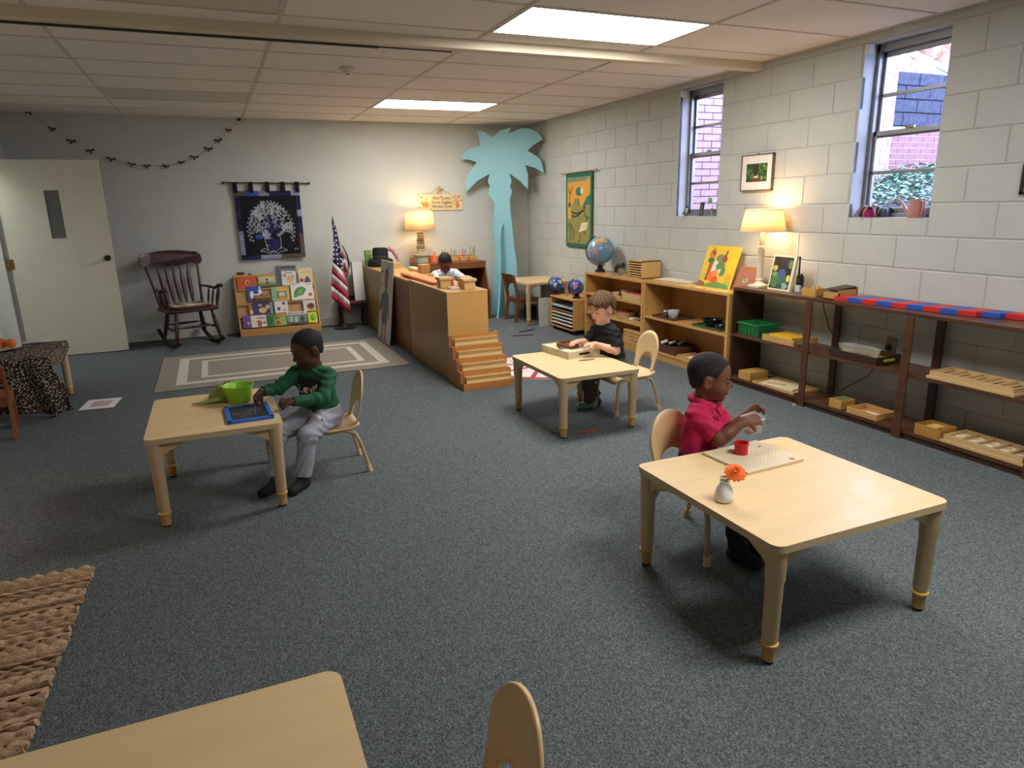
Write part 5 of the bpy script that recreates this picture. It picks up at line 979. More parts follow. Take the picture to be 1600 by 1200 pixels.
# ---- right table lamp, walkie talkie, boxes
def body2(t):
    x,y,z=-.17,-4.71,.778; m_=mat('lamp_cream','E0D4BC',.45)
    MB().box(x-.06,y-.06,z,x+.06,y+.06,z+.022).build('plinth',m_,t,bevel=.004); MB().lathe([(.05,.022),(.03,.04),(.025,.05),(.03,.058),(.03,.065),(.025,.07),(.026,.08),(.024,.28),(.027,.285),(.027,.292),(.021,.296),(.021,.30),(.026,.304),(.026,.312),(.018,.318),(.016,.40),(.012,.43)],(x,y,z),24).build('turned_column',m_,t,smooth=40)
lamp('cream column lamp with tapered shade on the dark shelf',-.17,-4.71,.778,body2,.168,.132,1.205,1.372,4.6)
t=thing('two_way_radio','black two-way radio with antenna standing on the dark shelf','radio',(-.14,-5.09,.778)); m_rd=mat('radio_black','1B1B1E',.45)
MB().box(-.155,-5.115,.80,-.125,-5.065,.90).build('radio_body',m_rd,t,bevel=.006); MB().tube([(-.14,-5.075,.90),(-.14,-5.075,.94),(-.14,-5.073,1.035)],[.008,.0065,.0055],8).build('antenna',m_rd,t,smooth=60); MB().cyl((-.14,-5.10,.90),(-.14,-5.10,.912),.008,n=10).build('dial',m_rd,t); MB().box(-.165,-5.115,.779,-.11,-5.06,.83).build('charging_base',plain('C9C8C6',.4),t,bevel=.004); MB().box(-.157,-5.105,.85,-.1545,-5.075,.88).build('speaker_grille',plain('3A3A3E'),t)
t=tray('wood_box','open wooden box of pegs on the dark shelf by the radio',-.27,-5.36,-.15,-5.24,.778,.055,wood('box_oak','CBA05A','BB8F4A',1),cat='box')
for k in range(6): tag(MB().box(-.26+.015*k,-5.33+.012*(k%3),.786,-.25+.015*k,-5.31+.012*(k%3),.84+.004*(k%3)).build('wood_chip',m_beam2,None),'thin wooden slip standing in the small box by the radio','slip','wooden slips')
t=thing('card_box','open wooden box with slanted cards on the dark shelf','box',(-.2,-5.46,.778)); m_oak=wood('box_oak','CBA05A','BB8F4A',1); MB().prism(FX(-.27,1),[(-5.56,.779),(-5.42,.779),(-5.42,.826),(-5.56,.826)],0,.008).build('front_wall',m_oak,t); MB().box(-.27,-5.56,.779,-.1,-5.552,.845).box(-.27,-5.43,.779,-.1,-5.422,.826).box(-.108,-5.56,.779,-.1,-5.422,.86).box(-.27,-5.56,.779,-.1,-5.422,.785).build('box_body',m_oak,t)
for k in range(3): tag(MB().fbox(frame((-.25,-5.44,.815+.018*k),(.95,-.1,.1),(0,-1,.0)),0,0,0,.15,.1,.012).build('wood_tablet',plain(['5A5040','6A5A44','4A4238'][k]),None,bevel=.002),['lowest dark tablet slanting in the wooden box','middle dark tablet slanting in the wooden box','top dark tablet slanting in the wooden box'][k],'tablet','dark tablets in the box')
# number rods: staircase of red and blue bars
m_rr=mat('rod_red','C8302C',.4); m_rb=mat('rod_blue','2E57B0',.4); rodlab=['nearest, shortest','second nearest','middle','second rearmost','rearmost, longest']
for k in range(5):
    n=9+k; L=.0985; o=Vector((-.272+.0345*k,-5.535-.004*k,.779)); dv=Vector((.115,-.94,0)).normalized(); F=frame(o,dv,Vector((-dv.y,dv.x,0)))
    t=thing('number_rod','red and blue segmented rod, %s of the rods on the dark shelf'%rodlab[k],'rod',o+dv*n*L/2,'red and blue number rods')
    for q in range(n): MB().fbox(F,q*L,-.0145,0,(q+1)*L-.0004,.0145,.029).build('segment',m_rr if q%2==0 else m_rb,t,bevel=.001,seg=1)
# ---- middle shelf of the long dark unit
t=thing('plastic_bin','green plastic bin on the dark shelf','bin',(-.18,-4.75,.41)); m_pl=mat('plastic_green','2E8A4E',.35,trans=.1)
def frust(mb,x0,y0,x1,y1,z0,z1,f,mi=0):
    dx,dy=(x1-x0)*f,(y1-y0)*f; return mb.add([(x0+dx,y0+dy,z0),(x1-dx,y0+dy,z0),(x1-dx,y1-dy,z0),(x0+dx,y1-dy,z0),(x0,y0,z1),(x1,y0,z1),(x1,y1,z1),(x0,y1,z1)],[(0,3,2,1),(0,1,5,4),(1,2,6,5),(2,3,7,6),(3,0,4,7)],mi)
frust(MB(),-.29,-4.86,-.07,-4.64,.412,.50,.08).build('bin_body',m_pl,t,solid=.003); MB().box(-.3,-4.87,.497,-.288,-4.63,.507).box(-.072,-4.87,.497,-.06,-4.63,.507).box(-.29,-4.87,.497,-.07,-4.858,.507).box(-.29,-4.642,.497,-.07,-4.63,.507).build('rim',m_pl,t,bevel=.002)
for k in range(5): MB().box(-.296,-4.82+.04*k,.42,-.287,-4.815+.04*k,.49).build('rib',m_pl,t)
t=tray('wood_tray','wooden tray of yellow shapes on the dark shelf',-.31,-5.24,-.07,-4.93,.41,.045,m_ct); MB().box(-.27,-5.2405,.425,-.14,-5.238,.445).build('handle_slot',plain('D8DCC0'),t)
tag(MB().box(-.27,-5.18,.43,-.1,-4.96,.458).build('yellow_case',plain('E0B02E',.4),None,bevel=.004),'flat yellow case lying in the wooden tray','case')
for k in range(5): tag(MB().prism(FZ(.42),[(-.3,-5.0-.04*k),(-.275,-5.0-.04*k),(-.275,-5.03-.04*k),(-.295,-5.025-.04*k)],0,.03).build('orange_piece',plain('D98A2A',.4),None,bevel=.003),'small orange piece, %s from the green bin, beside the yellow case'%['first','second','third','fourth','fifth'][k],'piece','orange pieces in the tray')
t=tray('dark_tray','dark brown tray lined in yellow on the dark shelf',-.315,-5.93,-.075,-5.56,.41,.05,mat('tray_dark','3A271D',.4)); MB().box(-.30,-5.92,.418,-.09,-5.575,.425).build('yellow_liner',plain('E0C83A'),t); MB().box(-.25,-5.932,.428,-.15,-5.9285,.445).build('handle_slot',plain('C9D84A'),t)
t=thing('plastic_tub','clear oval plastic tub in the dark tray','tub',(-.2,-5.72,.428)); m_cp=mat('tub_plastic','EDEBE4',.12,trans=.75,ior=1.15,alpha=.9); 
def ov(r,z,n=28): return [Vector((-.21+r*.42*math.cos(2*math.pi*i/n),-5.71+r*math.sin(2*math.pi*i/n),z)) for i in range(n)]
MB().rings([ov(.14,.427),ov(.145,.43),ov(.155,.485),ov(.16,.487),ov(.15,.485),ov(.14,.433)]).build('tub_wall',m_cp,t,smooth=50)
tag(MB().box(-.25,-5.78,.437,-.17,-5.66,.445).build('small_book',plain('3A3A2E'),None),'dark slip inside the clear oval tub','slip')
# Seguin-type number boards
def number_board(label,y0,y1,z,digits):
    t=thing('number_board',label,'board',(-.2,(y0+y1)/2,z),'wooden number boards'); w1=wood('board_pale','D9B886','CBA874',1); MB().box(-.315,y0-.012,z+.001,-.095,y1+.012,z+.018).build('base_plank',w1,t,bevel=.002); MB().box(-.305,y0,z+.018,-.105,y1,z+.030).build('frame_block',w1,t,bevel=.002)
    for b_ in ((-.305,y0,-.29,y1),(-.12,y0,-.105,y1),(-.29,y0,-.12,y0+.012),(-.29,y1-.012,-.12,y1)): MB().box(b_[0],b_[1],z+.030,b_[2],b_[3],z+.046).build('rim',w1,t,bevel=.001)
    n=len(digits); s=(y1-y0)/n; mb=MB(); mi=MB()
    F=lambda u,v,h=0:Vector((-.30+v,y1-u,z+.030+h))
    for i in range(n):
        MB().fbox(F,s*i+.010,.012,.0002,s*(i+1)-.010,.178,.003).build('number_tile',mat('recess_tan','C4A476',.6),t); mb.text(F,digits[i],.13,s*(i+.5),.095,.004,0,sx=.8,bold=.003)
        if i<n-1: MB().fbox(F,s*(i+1)-.006,.01,.0,s*(i+1)+.006,.18,.015).build('divider',w1,t)
    mb.build('numerals',plain('4A3A2A') if digits[0]=='1' else plain('EFE6D0'),t)
number_board('wooden number board on the middle tier of dark shelf',-6.75,-6.28,.41,['1']*5); number_board('wooden number board with white numerals on the lowest tier',-6.85,-6.415,.058,['6','2','2','2','2'])
# ---- lowest shelf
tag(MB().box(-.31,-4.83,.0592,-.12,-4.70,.125).build('wood_block',m_oak,None,bevel=.002),'plain wooden box at the left end of lowest dark shelf','box')
t=tray('paper_tray','flat wooden tray of papers on the lowest dark shelf',-.32,-5.29,-.06,-4.87,.058,.018,m_ct); stackpaper('white papers spread on the lowest wooden tray',-.3,-5.2,-.1,-4.92,.066,2,.3,'E6E4E8','papers'); tag(MB().tube([(-.27,-4.98,.082),(-.2,-5.1,.082)],.004,6).build('pencil',plain('C99A8A'),None),'pencil on the papers of the lowest shelf','pencil')
tag(MB().box(-.31,-5.70,.0592,-.18,-5.60,.118).build('wood_block',m_oak,None,bevel=.002),'wooden cube on the lowest dark shelf beside the paper box','box'); MB().box(-.3,-5.69,.118,-.19,-5.61,.1195).build('green_top',plain('6A6A44'),bpy.data.objects[[o.name for o in bpy.data.objects if o.name.startswith('wood_block')][-1]])
t=tray('wood_tray','open wooden tray with a white slip on the lowest dark shelf',-.315,-5.98,-.14,-5.75,.058,.04,m_bk_ if 0 else m_ct); tag(MB().box(-.28,-5.92,.0655,-.2,-5.82,.068).build('paper_slip',plain('E8E6E4'),None),'white slip in the lowest wooden tray','paper')
t=tray('wood_box','open wooden box of sticks on the lowest dark shelf',-.315,-6.40,-.17,-6.24,.058,.065,wood('box_amber','C09044','B07E38',1),cat='box')
for k in range(7): tag(MB().tube([(-.29+.015*k,-6.27-.01*(k%3),.11),(-.28+.012*k,-6.36,.118+.003*(k%2))],.004,6).build('stick',m_beam2,None),'thin wooden stick lying in the amber box','stick','wooden sticks in the box')
# ================================================================ ON THE LOW TABLES
z=TL+.0005
t=thing('green_bowl','bright lime green plastic tub on the left table','bowl',(-4.05,-5.02,z)); m_lime=mat('plastic_lime','A6E23A',.3,trans=.25)
MB().lathe([(.055,0),(.06,.003),(.075,.08),(.082,.088),(.082,.094),(.076,.094),(.07,.085),(.055,.008),(.001,.006)],(-4.035,-5.03,z),28).build('tub_wall',m_lime,t,smooth=50); MB().ball((-4.05,-5.02,z+.03),(.05,.05,.03),14,8).build('contents',plain('7FA05A'),t,smooth=60)
t=thing('green_cloth','crumpled sage green cloth on the left table','cloth',(-4.16,-4.97,z)); m_cl=mat('cloth_sage','97A65C',.9,noise=(14,.2),bump=(90,.5))
def lump(u,v,c=(-4.10,-4.93)):
    a=2*math.pi*u; r=v; k=1+.22*math.sin(3*a+1)+.15*math.sin(7*a); x=c[0]+.085*r*k*math.cos(a); y=c[1]+.075*r*k*math.sin(a); h=.06*(1-r**3)*(1+.45*math.sin(5*a+r*6))+.016*math.sin(11*a+r*9)*r*(1-r)*3
    return Vector((x,y,z+.003+max(0,h)))
MB().surf(lump,48,12).build('folds',m_cl,t,smooth=180,solid=.004); MB().tube([(-4.27,-5.0,z+.008),(-4.21,-5.02,z+.014),(-4.14,-5.01,z+.022),(-4.08,-4.97,z+.03)],[.007,.017,.026,.02],10,flat=.5).tube([(-4.12,-5.0,z+.035),(-4.1,-4.95,z+.06),(-4.06,-4.92,z+.045)],[.012,.02,.01],10,flat=.6).build('trailing_edge',m_cl,t,smooth=60)
t=thing('chalk_slate','small chalk slate with blue frame on the left table','slate',(-4.0,-5.3,z)); F=frame((-4.105,-5.455,z),(.217,.01,0),(-.01,.32,0)); SW,SH=.215,.30; m_blu=mat('slate_blue','2F6FD0',.35)
MB().fbox(F,.012,.012,.001,SW-.012,SH-.012,.008).build('slate_face',mat('slate_black','2A2E36',.6,noise=(20,.15)),t); MB().prism(F,rrect(0,0,SW,.022,.008),0,.013).prism(F,rrect(0,SH-.022,SW,SH,.008),0,.013).prism(F,rrect(0,0,.022,SH,.008),0,.013).prism(F,rrect(SW-.022,0,SW,SH,.008),0,.013).build('slate_frame',m_blu,t,bevel=.002)
mb=MB()
for k in range(14):
    u,v=rnd.uniform(.05,.16),rnd.uniform(.06,.24); a=rnd.uniform(0,6); mb.ribbon(F,[(u+.02*math.cos(a+q*.9)*(1-q*.05),v+.02*math.sin(a+q*.9)) for q in range(6)],.0022,.0088,0)
mb.build('chalk_marks',plain('9AA0A8'),t)
# middle table: white box tray
z=TM_+.0005; t=thing('box_tray','white wooden box tray on the middle table','tray',(-1.76,-4.62,z)); m_wb=mat('tray_whitewash','CFC7A8',.55,noise=(6,.12),stretch=(1,8,1)); F=frame((-1.905,-4.80,z),(.28,.03,0),(-.02,.36,0)); TW,THt=.27,.36
MB().fbox(F,0,0,.0,TW,THt,.012).build('tray_floor',m_wb,t); MB().fbox(F,0,0,.012,.012,THt,.05).build('tray_wall',m_wb,t); MB().fbox(F,TW-.012,0,.012,TW,THt,.05).build('tray_wall',m_wb,t); MB().fbox(F,.012,THt-.012,.012,TW-.012,THt,.05).build('tray_wall',m_wb,t)
MB().fbox(F,.012,0,.012,.09,.012,.05).fbox(F,.18,0,.012,TW-.012,.012,.05).fbox(F,.09,0,.012,.18,.012,.018).fbox(F,.09,0,.036,.18,.012,.05).build('tray_wall',m_wb,t); MB().fbox(F,.012,.012,.04,TW-.012,THt-.012,.046).build('lid_panel',m_wb,t)
t=thing('ring_bowl','brown oval ring lying on the white box tray','ring',(-1.78,-4.64,z+.05)); m_rg=mat('ring_brown','8A5238',.5); c=F(.13,.2,.05)
MB().lathe([(.082,0),(.082,.026),(.074,.028),(.070,.026),(.070,.004),(.001,.003)],c,32).build('ring_wall',m_rg,t,smooth=50)
for k in range(4): a=k*1.6; tag(MB().tube([c+Vector((.03*math.cos(a),.03*math.sin(a),.01)),c+Vector((.05*math.cos(a+.6),.05*math.sin(a+.6),.018))],[.007,.006],8).build('dark_bead',plain('3A241C'),None,smooth=60),'dark little piece inside the brown ring','piece','pieces in the ring')
F2=frame(F(.06,.16,.05),(.6,.4,0),(-.4,.6,0)); tag(MB().prism(F2,[(-.05,-.01),(.03,-.014),(.05,.004),(.0,.014),(-.05,.01)],0,.006).build('metal_spoon',plain('6A6A66',.4),None,bevel=.002),'grey spoon shaped piece left of the brown ring','spoon')
F2=frame((-1.88,-4.93,z),(.6,.1,0),(-.1,.6,0)); F2=frame((-1.80,-4.87,z),(.8,-.1,0),(.1,.8,0)); tag(MB().prism(F2,[(-.06,-.006),(-.02,-.012),(.05,-.008),(.06,.002),(.02,.006),(-.01,.012),(-.05,.004)],0,.004).build('leaf_cutout',plain('6A5A4E'),None),'small dark cut-out lying in front of the box tray','cut-out')
# right table
z=TR+.0005; t=thing('peg_board','pale dotted hundred board under the red cup','board',(-2.16,-6.88,z)); F=frame((-2.305,-7.005,z),(.285,.015,0),(-.01,.27,0)); BW,BH=.30,.255
MB().fbox(F,0,0,0,BW,BH,.010).build('board',mat('board_ivory','D9C9A8',.5,noise=(8,.05)),t,bevel=.002); mb=MB()
for i in range(13):
    for j in range(12): mb.disc(F,.03+.0195*i,.025+.018*j,.003,.0106,0,6)
mb.build('dot_print',plain('9A927F'),t); mb=MB(); mb.disc(F,.255,.02,.011,.0108,0).poly(F,[(.235,.185),(.26,.195),(.262,.189),(.24,.18)],.0108,1); mb.build('marks',[plain('C04A44'),plain('4A4440')],t)
t=thing('red_cup','small red cup standing on the dotted board','cup',(-2.185,-6.83,z+.011)); MB().lathe([(.026,0),(.027,.002),(.027,.038),(.03,.04),(.03,.048),(.026,.048),(.024,.036),(.024,.004),(.001,.003)],(-2.19,-6.835,z+.0105),24).build('cup_wall',plain('C81F24',.3),t,smooth=50)
t=thing('bud_vase','white bud vase with an orange flower on the large table','vase',(-2.542,-7.15,z)); MB().lathe([(.026,0),(.031,.004),(.033,.02),(.028,.045),(.018,.062),(.016,.072),(.019,.076),(.015,.075),(.012,.066),(.001,.06)],(-2.542,-7.15,z),28).build('vase_body',mat('porcelain','F0EFEE',.3),t,smooth=60)
m_pet=mat('petal_orange','F26A1A',.6,noise=(30,.15)); c=Vector((-2.512,-7.165,z+.105)); ax=Vector((-.25,-.5,.8)).normalized(); e1=ax.orthogonal().normalized(); e2=ax.cross(e1)
fl_=MB().ball(c-ax*.004,(.012,.012,.012),12,8).build('flower_centre',plain('D9861A'),t,smooth=60)
for ring,(n_,rr,li) in enumerate([(14,.036,.1),(12,.028,.45),(9,.02,.85),(6,.012,1.3)]):
    for i in range(n_):
        a=2*math.pi*i/n_+ring*.3; d=(e1*math.cos(a)+e2*math.sin(a)); P=[c,c+d*rr*.5+ax*(.006*li+.004),c+d*rr*.85+ax*(.012*li),c+d*rr*1.05+ax*(.008*li-.003)]
        MB().tube(P,[.003,.0085,.0095,.003],6,flat=.3,upv=tuple(ax)).build('petal',m_pet,t,smooth=60)
MB().tube([(-2.542,-7.15,z+.06),(-2.53,-7.155,z+.085),c-ax*.005],.003,6).build('stem',m_green,t)
for d_ in ((.05,-.035,.0),(-.02,.02,.0)): MB().tube([(-2.535,-7.155,z+.085),Vector((-2.535,-7.155,z+.09))+Vector(d_)*.5,Vector((-2.535,-7.155,z+.083))+Vector(d_)],[.002,.011,.001],8,flat=.25).build('leaf',mat('leaf_deep','4E7A44',.5),t,smooth=60)
# ================================================================ CLOTH COVERED TABLE AT THE LEFT
z=.45; tx0,tx1,ty0,ty1=-5.90,-5.255,-3.14,-2.38
ct_=table('side_table','beige table under the flowered cloth by the open door',tx0,ty0,tx1,ty1,z-.002)
m_fl=bpy.data.materials.new('cloth_flowered'); m_fl.use_nodes=True; nt=m_fl.node_tree; b=nt.nodes['Principled BSDF']; b.inputs['Roughness'].default_value=.9
tc=nt.nodes.new('ShaderNodeTexCoord'); vo=nt.nodes.new('ShaderNodeTexVoronoi'); vo.inputs['Scale'].default_value=78; rp=nt.nodes.new('ShaderNodeValToRGB'); e=rp.color_ramp.elements; e[0].position=.26; e[0].color=(*lin('CDBE9A'),1); e[1].position=.42; e[1].color=(*lin('241A1A'),1); nt.links.new(tc.outputs['Object'],vo.inputs[0]); nt.links.new(vo.outputs['Distance'],rp.inputs[0]); nt.links.new(rp.outputs[0],b.inputs['Base Color'])
cl=thing('tablecloth','dark cloth with tiny pale flowers draped over the side table','tablecloth',(-5.6,-2.77,.2)); rr0=random.Random(3)
def drape(u,v):
    # u along the near edge (X), v from far edge over the top then down the near side
    L=(ty1-ty0)-.05; d=v*(L+.40); x=tx0-.01+(tx1-tx0+.018)*u
    if d<L: return Vector((x,ty1-.05-d*1.02,z+.004+.003*(1+math.sin(u*14+v*9))*(.05<v<.55)))
    q=d-L; f=.022*min(q/.08,1)*math.sin(u*24+.6*math.sin(u*7)); return Vector((x+.10*(q/.4)*u*u+.01*math.sin(q*22+u*9),ty0-.012-f-.03*q,z+.004-q*(1+.04*math.sin(u*9))))
MB().surf(drape,60,40).build('cloth_sheet',m_fl,cl,smooth=180,solid=.003)
def drape2(u,v): q=v*.05*(1+1.2*math.sin(u*3.1)); y=ty1-.05-(ty1-ty0-.05)*u; return Vector((tx1+.006+.01*v,y,z+.005-q))
MB().surf(drape2,24,5).build('cloth_side_fall',m_fl,cl,smooth=180,solid=.003)
t=thing('white_plate','white plate holding oranges on the flowered cloth','plate',(-5.68,-2.66,z+.006)); MB().lathe([(.07,0),(.08,.003),(.155,.02),(.16,.023),(.15,.024),(.08,.009),(.001,.008)],(-5.66,-2.68,z+.006),32).build('plate_body',mat('plate_white','DCDAD6',.3),t,smooth=60)
m_org=mat('orange_peel','D9742A',.5,noise=(20,.12),bump=(200,.3))
for i,(x,y,dz,l) in enumerate([(-5.57,-2.66,0,'orange at the right edge of the white plate'),(-5.65,-2.74,0,'front orange on the white plate'),(-5.635,-2.62,.0,'rear orange in the middle of the white plate'),(-5.73,-2.68,.0,'orange at the left of the white plate by the image edge'),(-5.66,-2.68,.05,'topmost orange of the pile on the plate')]):
    t=thing('orange',l,'orange',(x,y,z+.015+dz),'oranges on the plate'); MB().ball((x,y,z+.052+dz),(.036,.036,.034),20,12).build('fruit',m_org,t,smooth=180); MB().lathe([(.004,0),(.003,.003)],(x,y,z+.085+dz),8).build('stem_button',plain('6A7A3A'),t)
t=thing('banana','greenish banana resting behind the oranges','banana',(-5.72,-2.56,z+.03)); MB().tube([(-5.6,-2.55,z+.04),(-5.66,-2.53,z+.06),(-5.74,-2.53,z+.07),(-5.82,-2.56,z+.06)],[.006,.018,.019,.008],10).build('fruit',plain('8E8A3E',.5),t,smooth=60)
tag(MB().prism(frame((-5.46,-2.44,z+.012),(1,.1,.02),(-.1,1,0)),[(-.09,-.05),(.05,-.06),(.1,-.02),(.06,.05),(-.06,.05)],0,.012).build('napkin',plain('C9C4C4'),None,bevel=.004),'pale folded napkin on the flowered cloth','napkin')

# reading lamp on a stool to the left of the jute rug, outside the photograph's left edge
ls=thing('lamp_stool','small round wooden stool under the lamp by the left wall','stool',(-5.66,-5.35,0)); MB().lathe([(.16,.43),(.165,.44),(.165,.455),(.16,.46),(.001,.46)],(-5.66,-5.35,0),28).build('seat',m_oak,ls,smooth=40)
for a in (45,165,285): MB().cyl((-5.66+.1*math.cos(R(a)),-5.35+.1*math.sin(R(a)),.43),(-5.66+.15*math.cos(R(a)),-5.35+.15*math.sin(R(a)),0),.016,.012,10).build('leg',m_oak,ls,smooth=60)
def body3(t): MB().lathe([(.07,0),(.075,.01),(.03,.03),(.06,.12),(.065,.18),(.03,.26),(.015,.29),(.012,.34)],(-5.66,-5.35,.461),24).build('lamp_base',mat('lamp_celadon','A9A98C',.4),t,smooth=60)
lamp('lamp with cream shade on the stool by the left wall',-5.66,-5.35,.461,body3,.16,.11,.80,.99,3.5)
# ================================================================ CHILDREN (bodies grown from blended limb volumes)
V3=lambda *a:np.array(a,dtype=np.float64)
def unit_(v): v=np.asarray(v,float); return v/np.linalg.norm(v)
class Field:
    def __init__(s,pts,pad,h):
        P=np.array(pts); s.lo=P.min(0)-pad; s.hi=P.max(0)+pad; s.h=h; s.n=np.ceil((s.hi-s.lo)/h).astype(int)+1
        s.D=np.full(s.n,.3,dtype=np.float32)
    def sub(s,lo,hi):
        a=np.maximum(((lo-s.lo)/s.h).astype(int),0); b=np.minimum(((hi-s.lo)/s.h).astype(int)+2,s.n)
        if (b<=a).any(): return None
        sl=tuple(slice(a[i],b[i]) for i in range(3))
        g=[(s.lo[i]+s.h*np.arange(a[i],b[i])).astype(np.float32) for i in range(3)]
        return sl,np.meshgrid(*g,indexing='ij')
    def mix(s,sl,d,k,cut=False):
        A=s.D[sl]
        if cut:
            B=-d; hh=np.maximum(k-np.abs(A-B),0)/k; s.D[sl]=np.maximum(A,B)+hh*hh*k*.25
        else:
            hh=np.maximum(k-np.abs(A-d),0)/k; s.D[sl]=np.minimum(A,d)-hh*hh*k*.25
    def cone(s,a,b,ra,rb,k=.012,clip=None):
        a,b=V3(*a),V3(*b); r=max(ra,rb)+k+2*s.h; q=s.sub(np.minimum(a,b)-r,np.maximum(a,b)+r)
        if q is None: return
        sl,(X,Y,Z)=q; d=b-a; L=d@d+1e-12; px,py,pz=X-a[0],Y-a[1],Z-a[2]; t=np.clip((px*d[0]+py*d[1]+pz*d[2])/L,0,1)
        D=np.sqrt((px-t*d[0])**2+(py-t*d[1])**2+(pz-t*d[2])**2)-(ra+(rb-ra)*t)
        if clip is not None:
            c,nn=clip; D=np.maximum(D,(X-c[0])*nn[0]+(Y-c[1])*nn[1]+(Z-c[2])*nn[2])
        s.mix(sl,D,k)
    def ell(s,c,r,ax,k=.01,cut=False):
        c=V3(*c); R_=max(r)+k+2*s.h; q=s.sub(c-R_,c+R_)
        if q is None: return
        sl,(X,Y,Z)=q; px,py,pz=X-c[0],Y-c[1],Z-c[2]; l=[(px*a[0]+py*a[1]+pz*a[2]) for a in ax]
        k0=np.sqrt(sum((l[i]/r[i])**2 for i in range(3)))+1e-9; k1=np.sqrt(sum((l[i]/r[i]**2)**2 for i in range(3)))+1e-9
        s.mix(sl,k0*(k0-1)/k1,k,cut)
    def coords(s): return np.meshgrid(*[(s.lo[i]+s.h*np.arange(s.n[i])).astype(np.float32) for i in range(3)],indexing='ij')
    def at(s,p):
        q=(np.asarray(p)-s.lo)/s.h; i=np.floor(q).astype(int)
        if (i<0).any() or (i>=s.n-1).any(): return .3
        f=q-i; v=0
        for a in (0,1):
            for b in (0,1):
                for c in (0,1): v+=s.D[i[0]+a,i[1]+b,i[2]+c]*((f[0] if a else 1-f[0])*(f[1] if b else 1-f[1])*(f[2] if c else 1-f[2]))
        return v
    def march(s,p,d,L=.4,off=0):
        p=np.asarray(p,float); d=unit_(d); t=0
        while t<L:
            v=s.at(p+d*t)
            if v<.0006: break
            t+=max(.001,min(v*.7,.01))
        return p+d*(t-off)
    def mesh(s,name,mats,parent,noise=None):
        D=s.D
        if noise is not None: D=D+noise(*s.coords())
        S=D<0; n=D.shape
        C=np.zeros([x-1 for x in n],dtype=np.int8)
        for a in (0,1):
            for b in (0,1):
                for c in (0,1): C+=S[a:n[0]-1+a,b:n[1]-1+b,c:n[2]-1+c]
        I=np.argwhere((C>0)&(C<8)); idx=-np.ones(C.shape,dtype=np.int32); idx[tuple(I.T)]=np.arange(len(I))
        acc=np.zeros((len(I),3)); cnt=np.zeros(len(I)); cr=[(a,b,c) for a in (0,1) for b in (0,1) for c in (0,1)]
        for p in cr:
            for ax in range(3):
                if p[ax]: continue
                q=list(p); q[ax]=1; vp=D[I[:,0]+p[0],I[:,1]+p[1],I[:,2]+p[2]]; vq=D[I[:,0]+q[0],I[:,1]+q[1],I[:,2]+q[2]]
                m_=(vp<0)!=(vq<0); t=np.where(m_,vp/(vp-vq+1e-12),0); pos=np.tile(np.array(p,float),(len(I),1)); pos[:,ax]=t; acc[m_]+=pos[m_]; cnt+=m_
        V=s.lo+s.h*(I+acc/np.maximum(cnt,1)[:,None]); F=[]
        for ax in range(3):
            A=np.moveaxis(S,ax,0); e=A[:-1]!=A[1:]; E=np.argwhere(e); u,v=[i for i in range(3) if i!=ax]
            sg=A[:-1][e]; full=np.zeros((len(E),3),int); full[:,ax]=E[:,0]; full[:,u]=E[:,1]; full[:,v]=E[:,2]
            ok=(full[:,u]>0)&(full[:,v]>0)&(full[:,u]<n[u]-1)&(full[:,v]<n[v]-1); full=full[ok]; sg=sg[ok]
            def ci(du,dv): g=full.copy(); g[:,u]-=du; g[:,v]-=dv; return idx[g[:,0],g[:,1],g[:,2]]
            q=np.stack([ci(1,1),ci(0,1),ci(0,0),ci(1,0)],1); flip=~sg if ax!=1 else sg; q[flip]=q[flip][:,::-1]; F.append(q)
        F=np.concatenate(F); F=F[(F>=0).all(1)]
        # light smoothing
        me=bpy.data.meshes.new(name); o=wloc(parent); W=V-np.array(o); me.from_pydata(W.tolist(),[],F.tolist()); me.validate()
        for mt in mats: me.materials.append(mt)
        me.polygons.foreach_set('use_smooth',[True]*len(me.polygons))
        ob=bpy.data.objects.new(name,me); COL.objects.link(ob); ob.parent=parent
        md=ob.modifiers.new('smooth','SMOOTH'); md.factor=.5; md.iterations=2
        return ob
def hand(Fd,w,d,n,ts,curl=(.5,.6,.4),sc=1.0,thumb=.35,spread=.012):
    w=V3(*w); d=unit_(d); n=V3(*n); n=unit_(n-d*(n@d)); l=np.cross(n,d); tips=[]
    for i,(off,ln) in enumerate(zip((-.0195,-.0065,.0065,.0195),(.037,.042,.038,.030))):
        o=off*ts*-1; kn=w+d*(.052-.004*abs(off)/.02)*sc+l*o*sc; Fd.cone(w+l*o*.55*sc,kn,.0125*sc,.0098*sc,.008)
        dd=unit_(d+l*(o*spread/.006)*.3); p=kn
        for j,q in enumerate((.46,.3,.24)):
            a=curl[j]; dd=unit_(dd*math.cos(a)+n*math.sin(a)); nn=np.cross(dd,l); b=p+dd*ln*q*sc; Fd.cone(p,b,(.0074-.0007*j)*sc,(.0067-.0007*j)*sc,.003); p=b
            n_=np.cross(l,dd); n=n  # keep curling towards the palm
            n=unit_(n-dd*(n@dd)) if np.linalg.norm(n-dd*(n@dd))>1e-3 else n
        tips.append(p); n=unit_(V3(*np.cross(d,l)))
    b0=w+d*.016*sc+l*(ts*.018)*sc; nrm=unit_(np.cross(d,l)); td=unit_(d*.62+l*ts*.6+nrm*thumb); b1=b0+td*.027*sc; td2=unit_(td+nrm*.35-l*ts*.45); b2=b1+td2*.021*sc
    Fd.cone(w+d*.006*sc,b0,.011*sc,.0105*sc,.008); Fd.cone(b0,b1,.0095*sc,.0082*sc,.006); Fd.cone(b1,b2,.0078*sc,.0066*sc,.003)
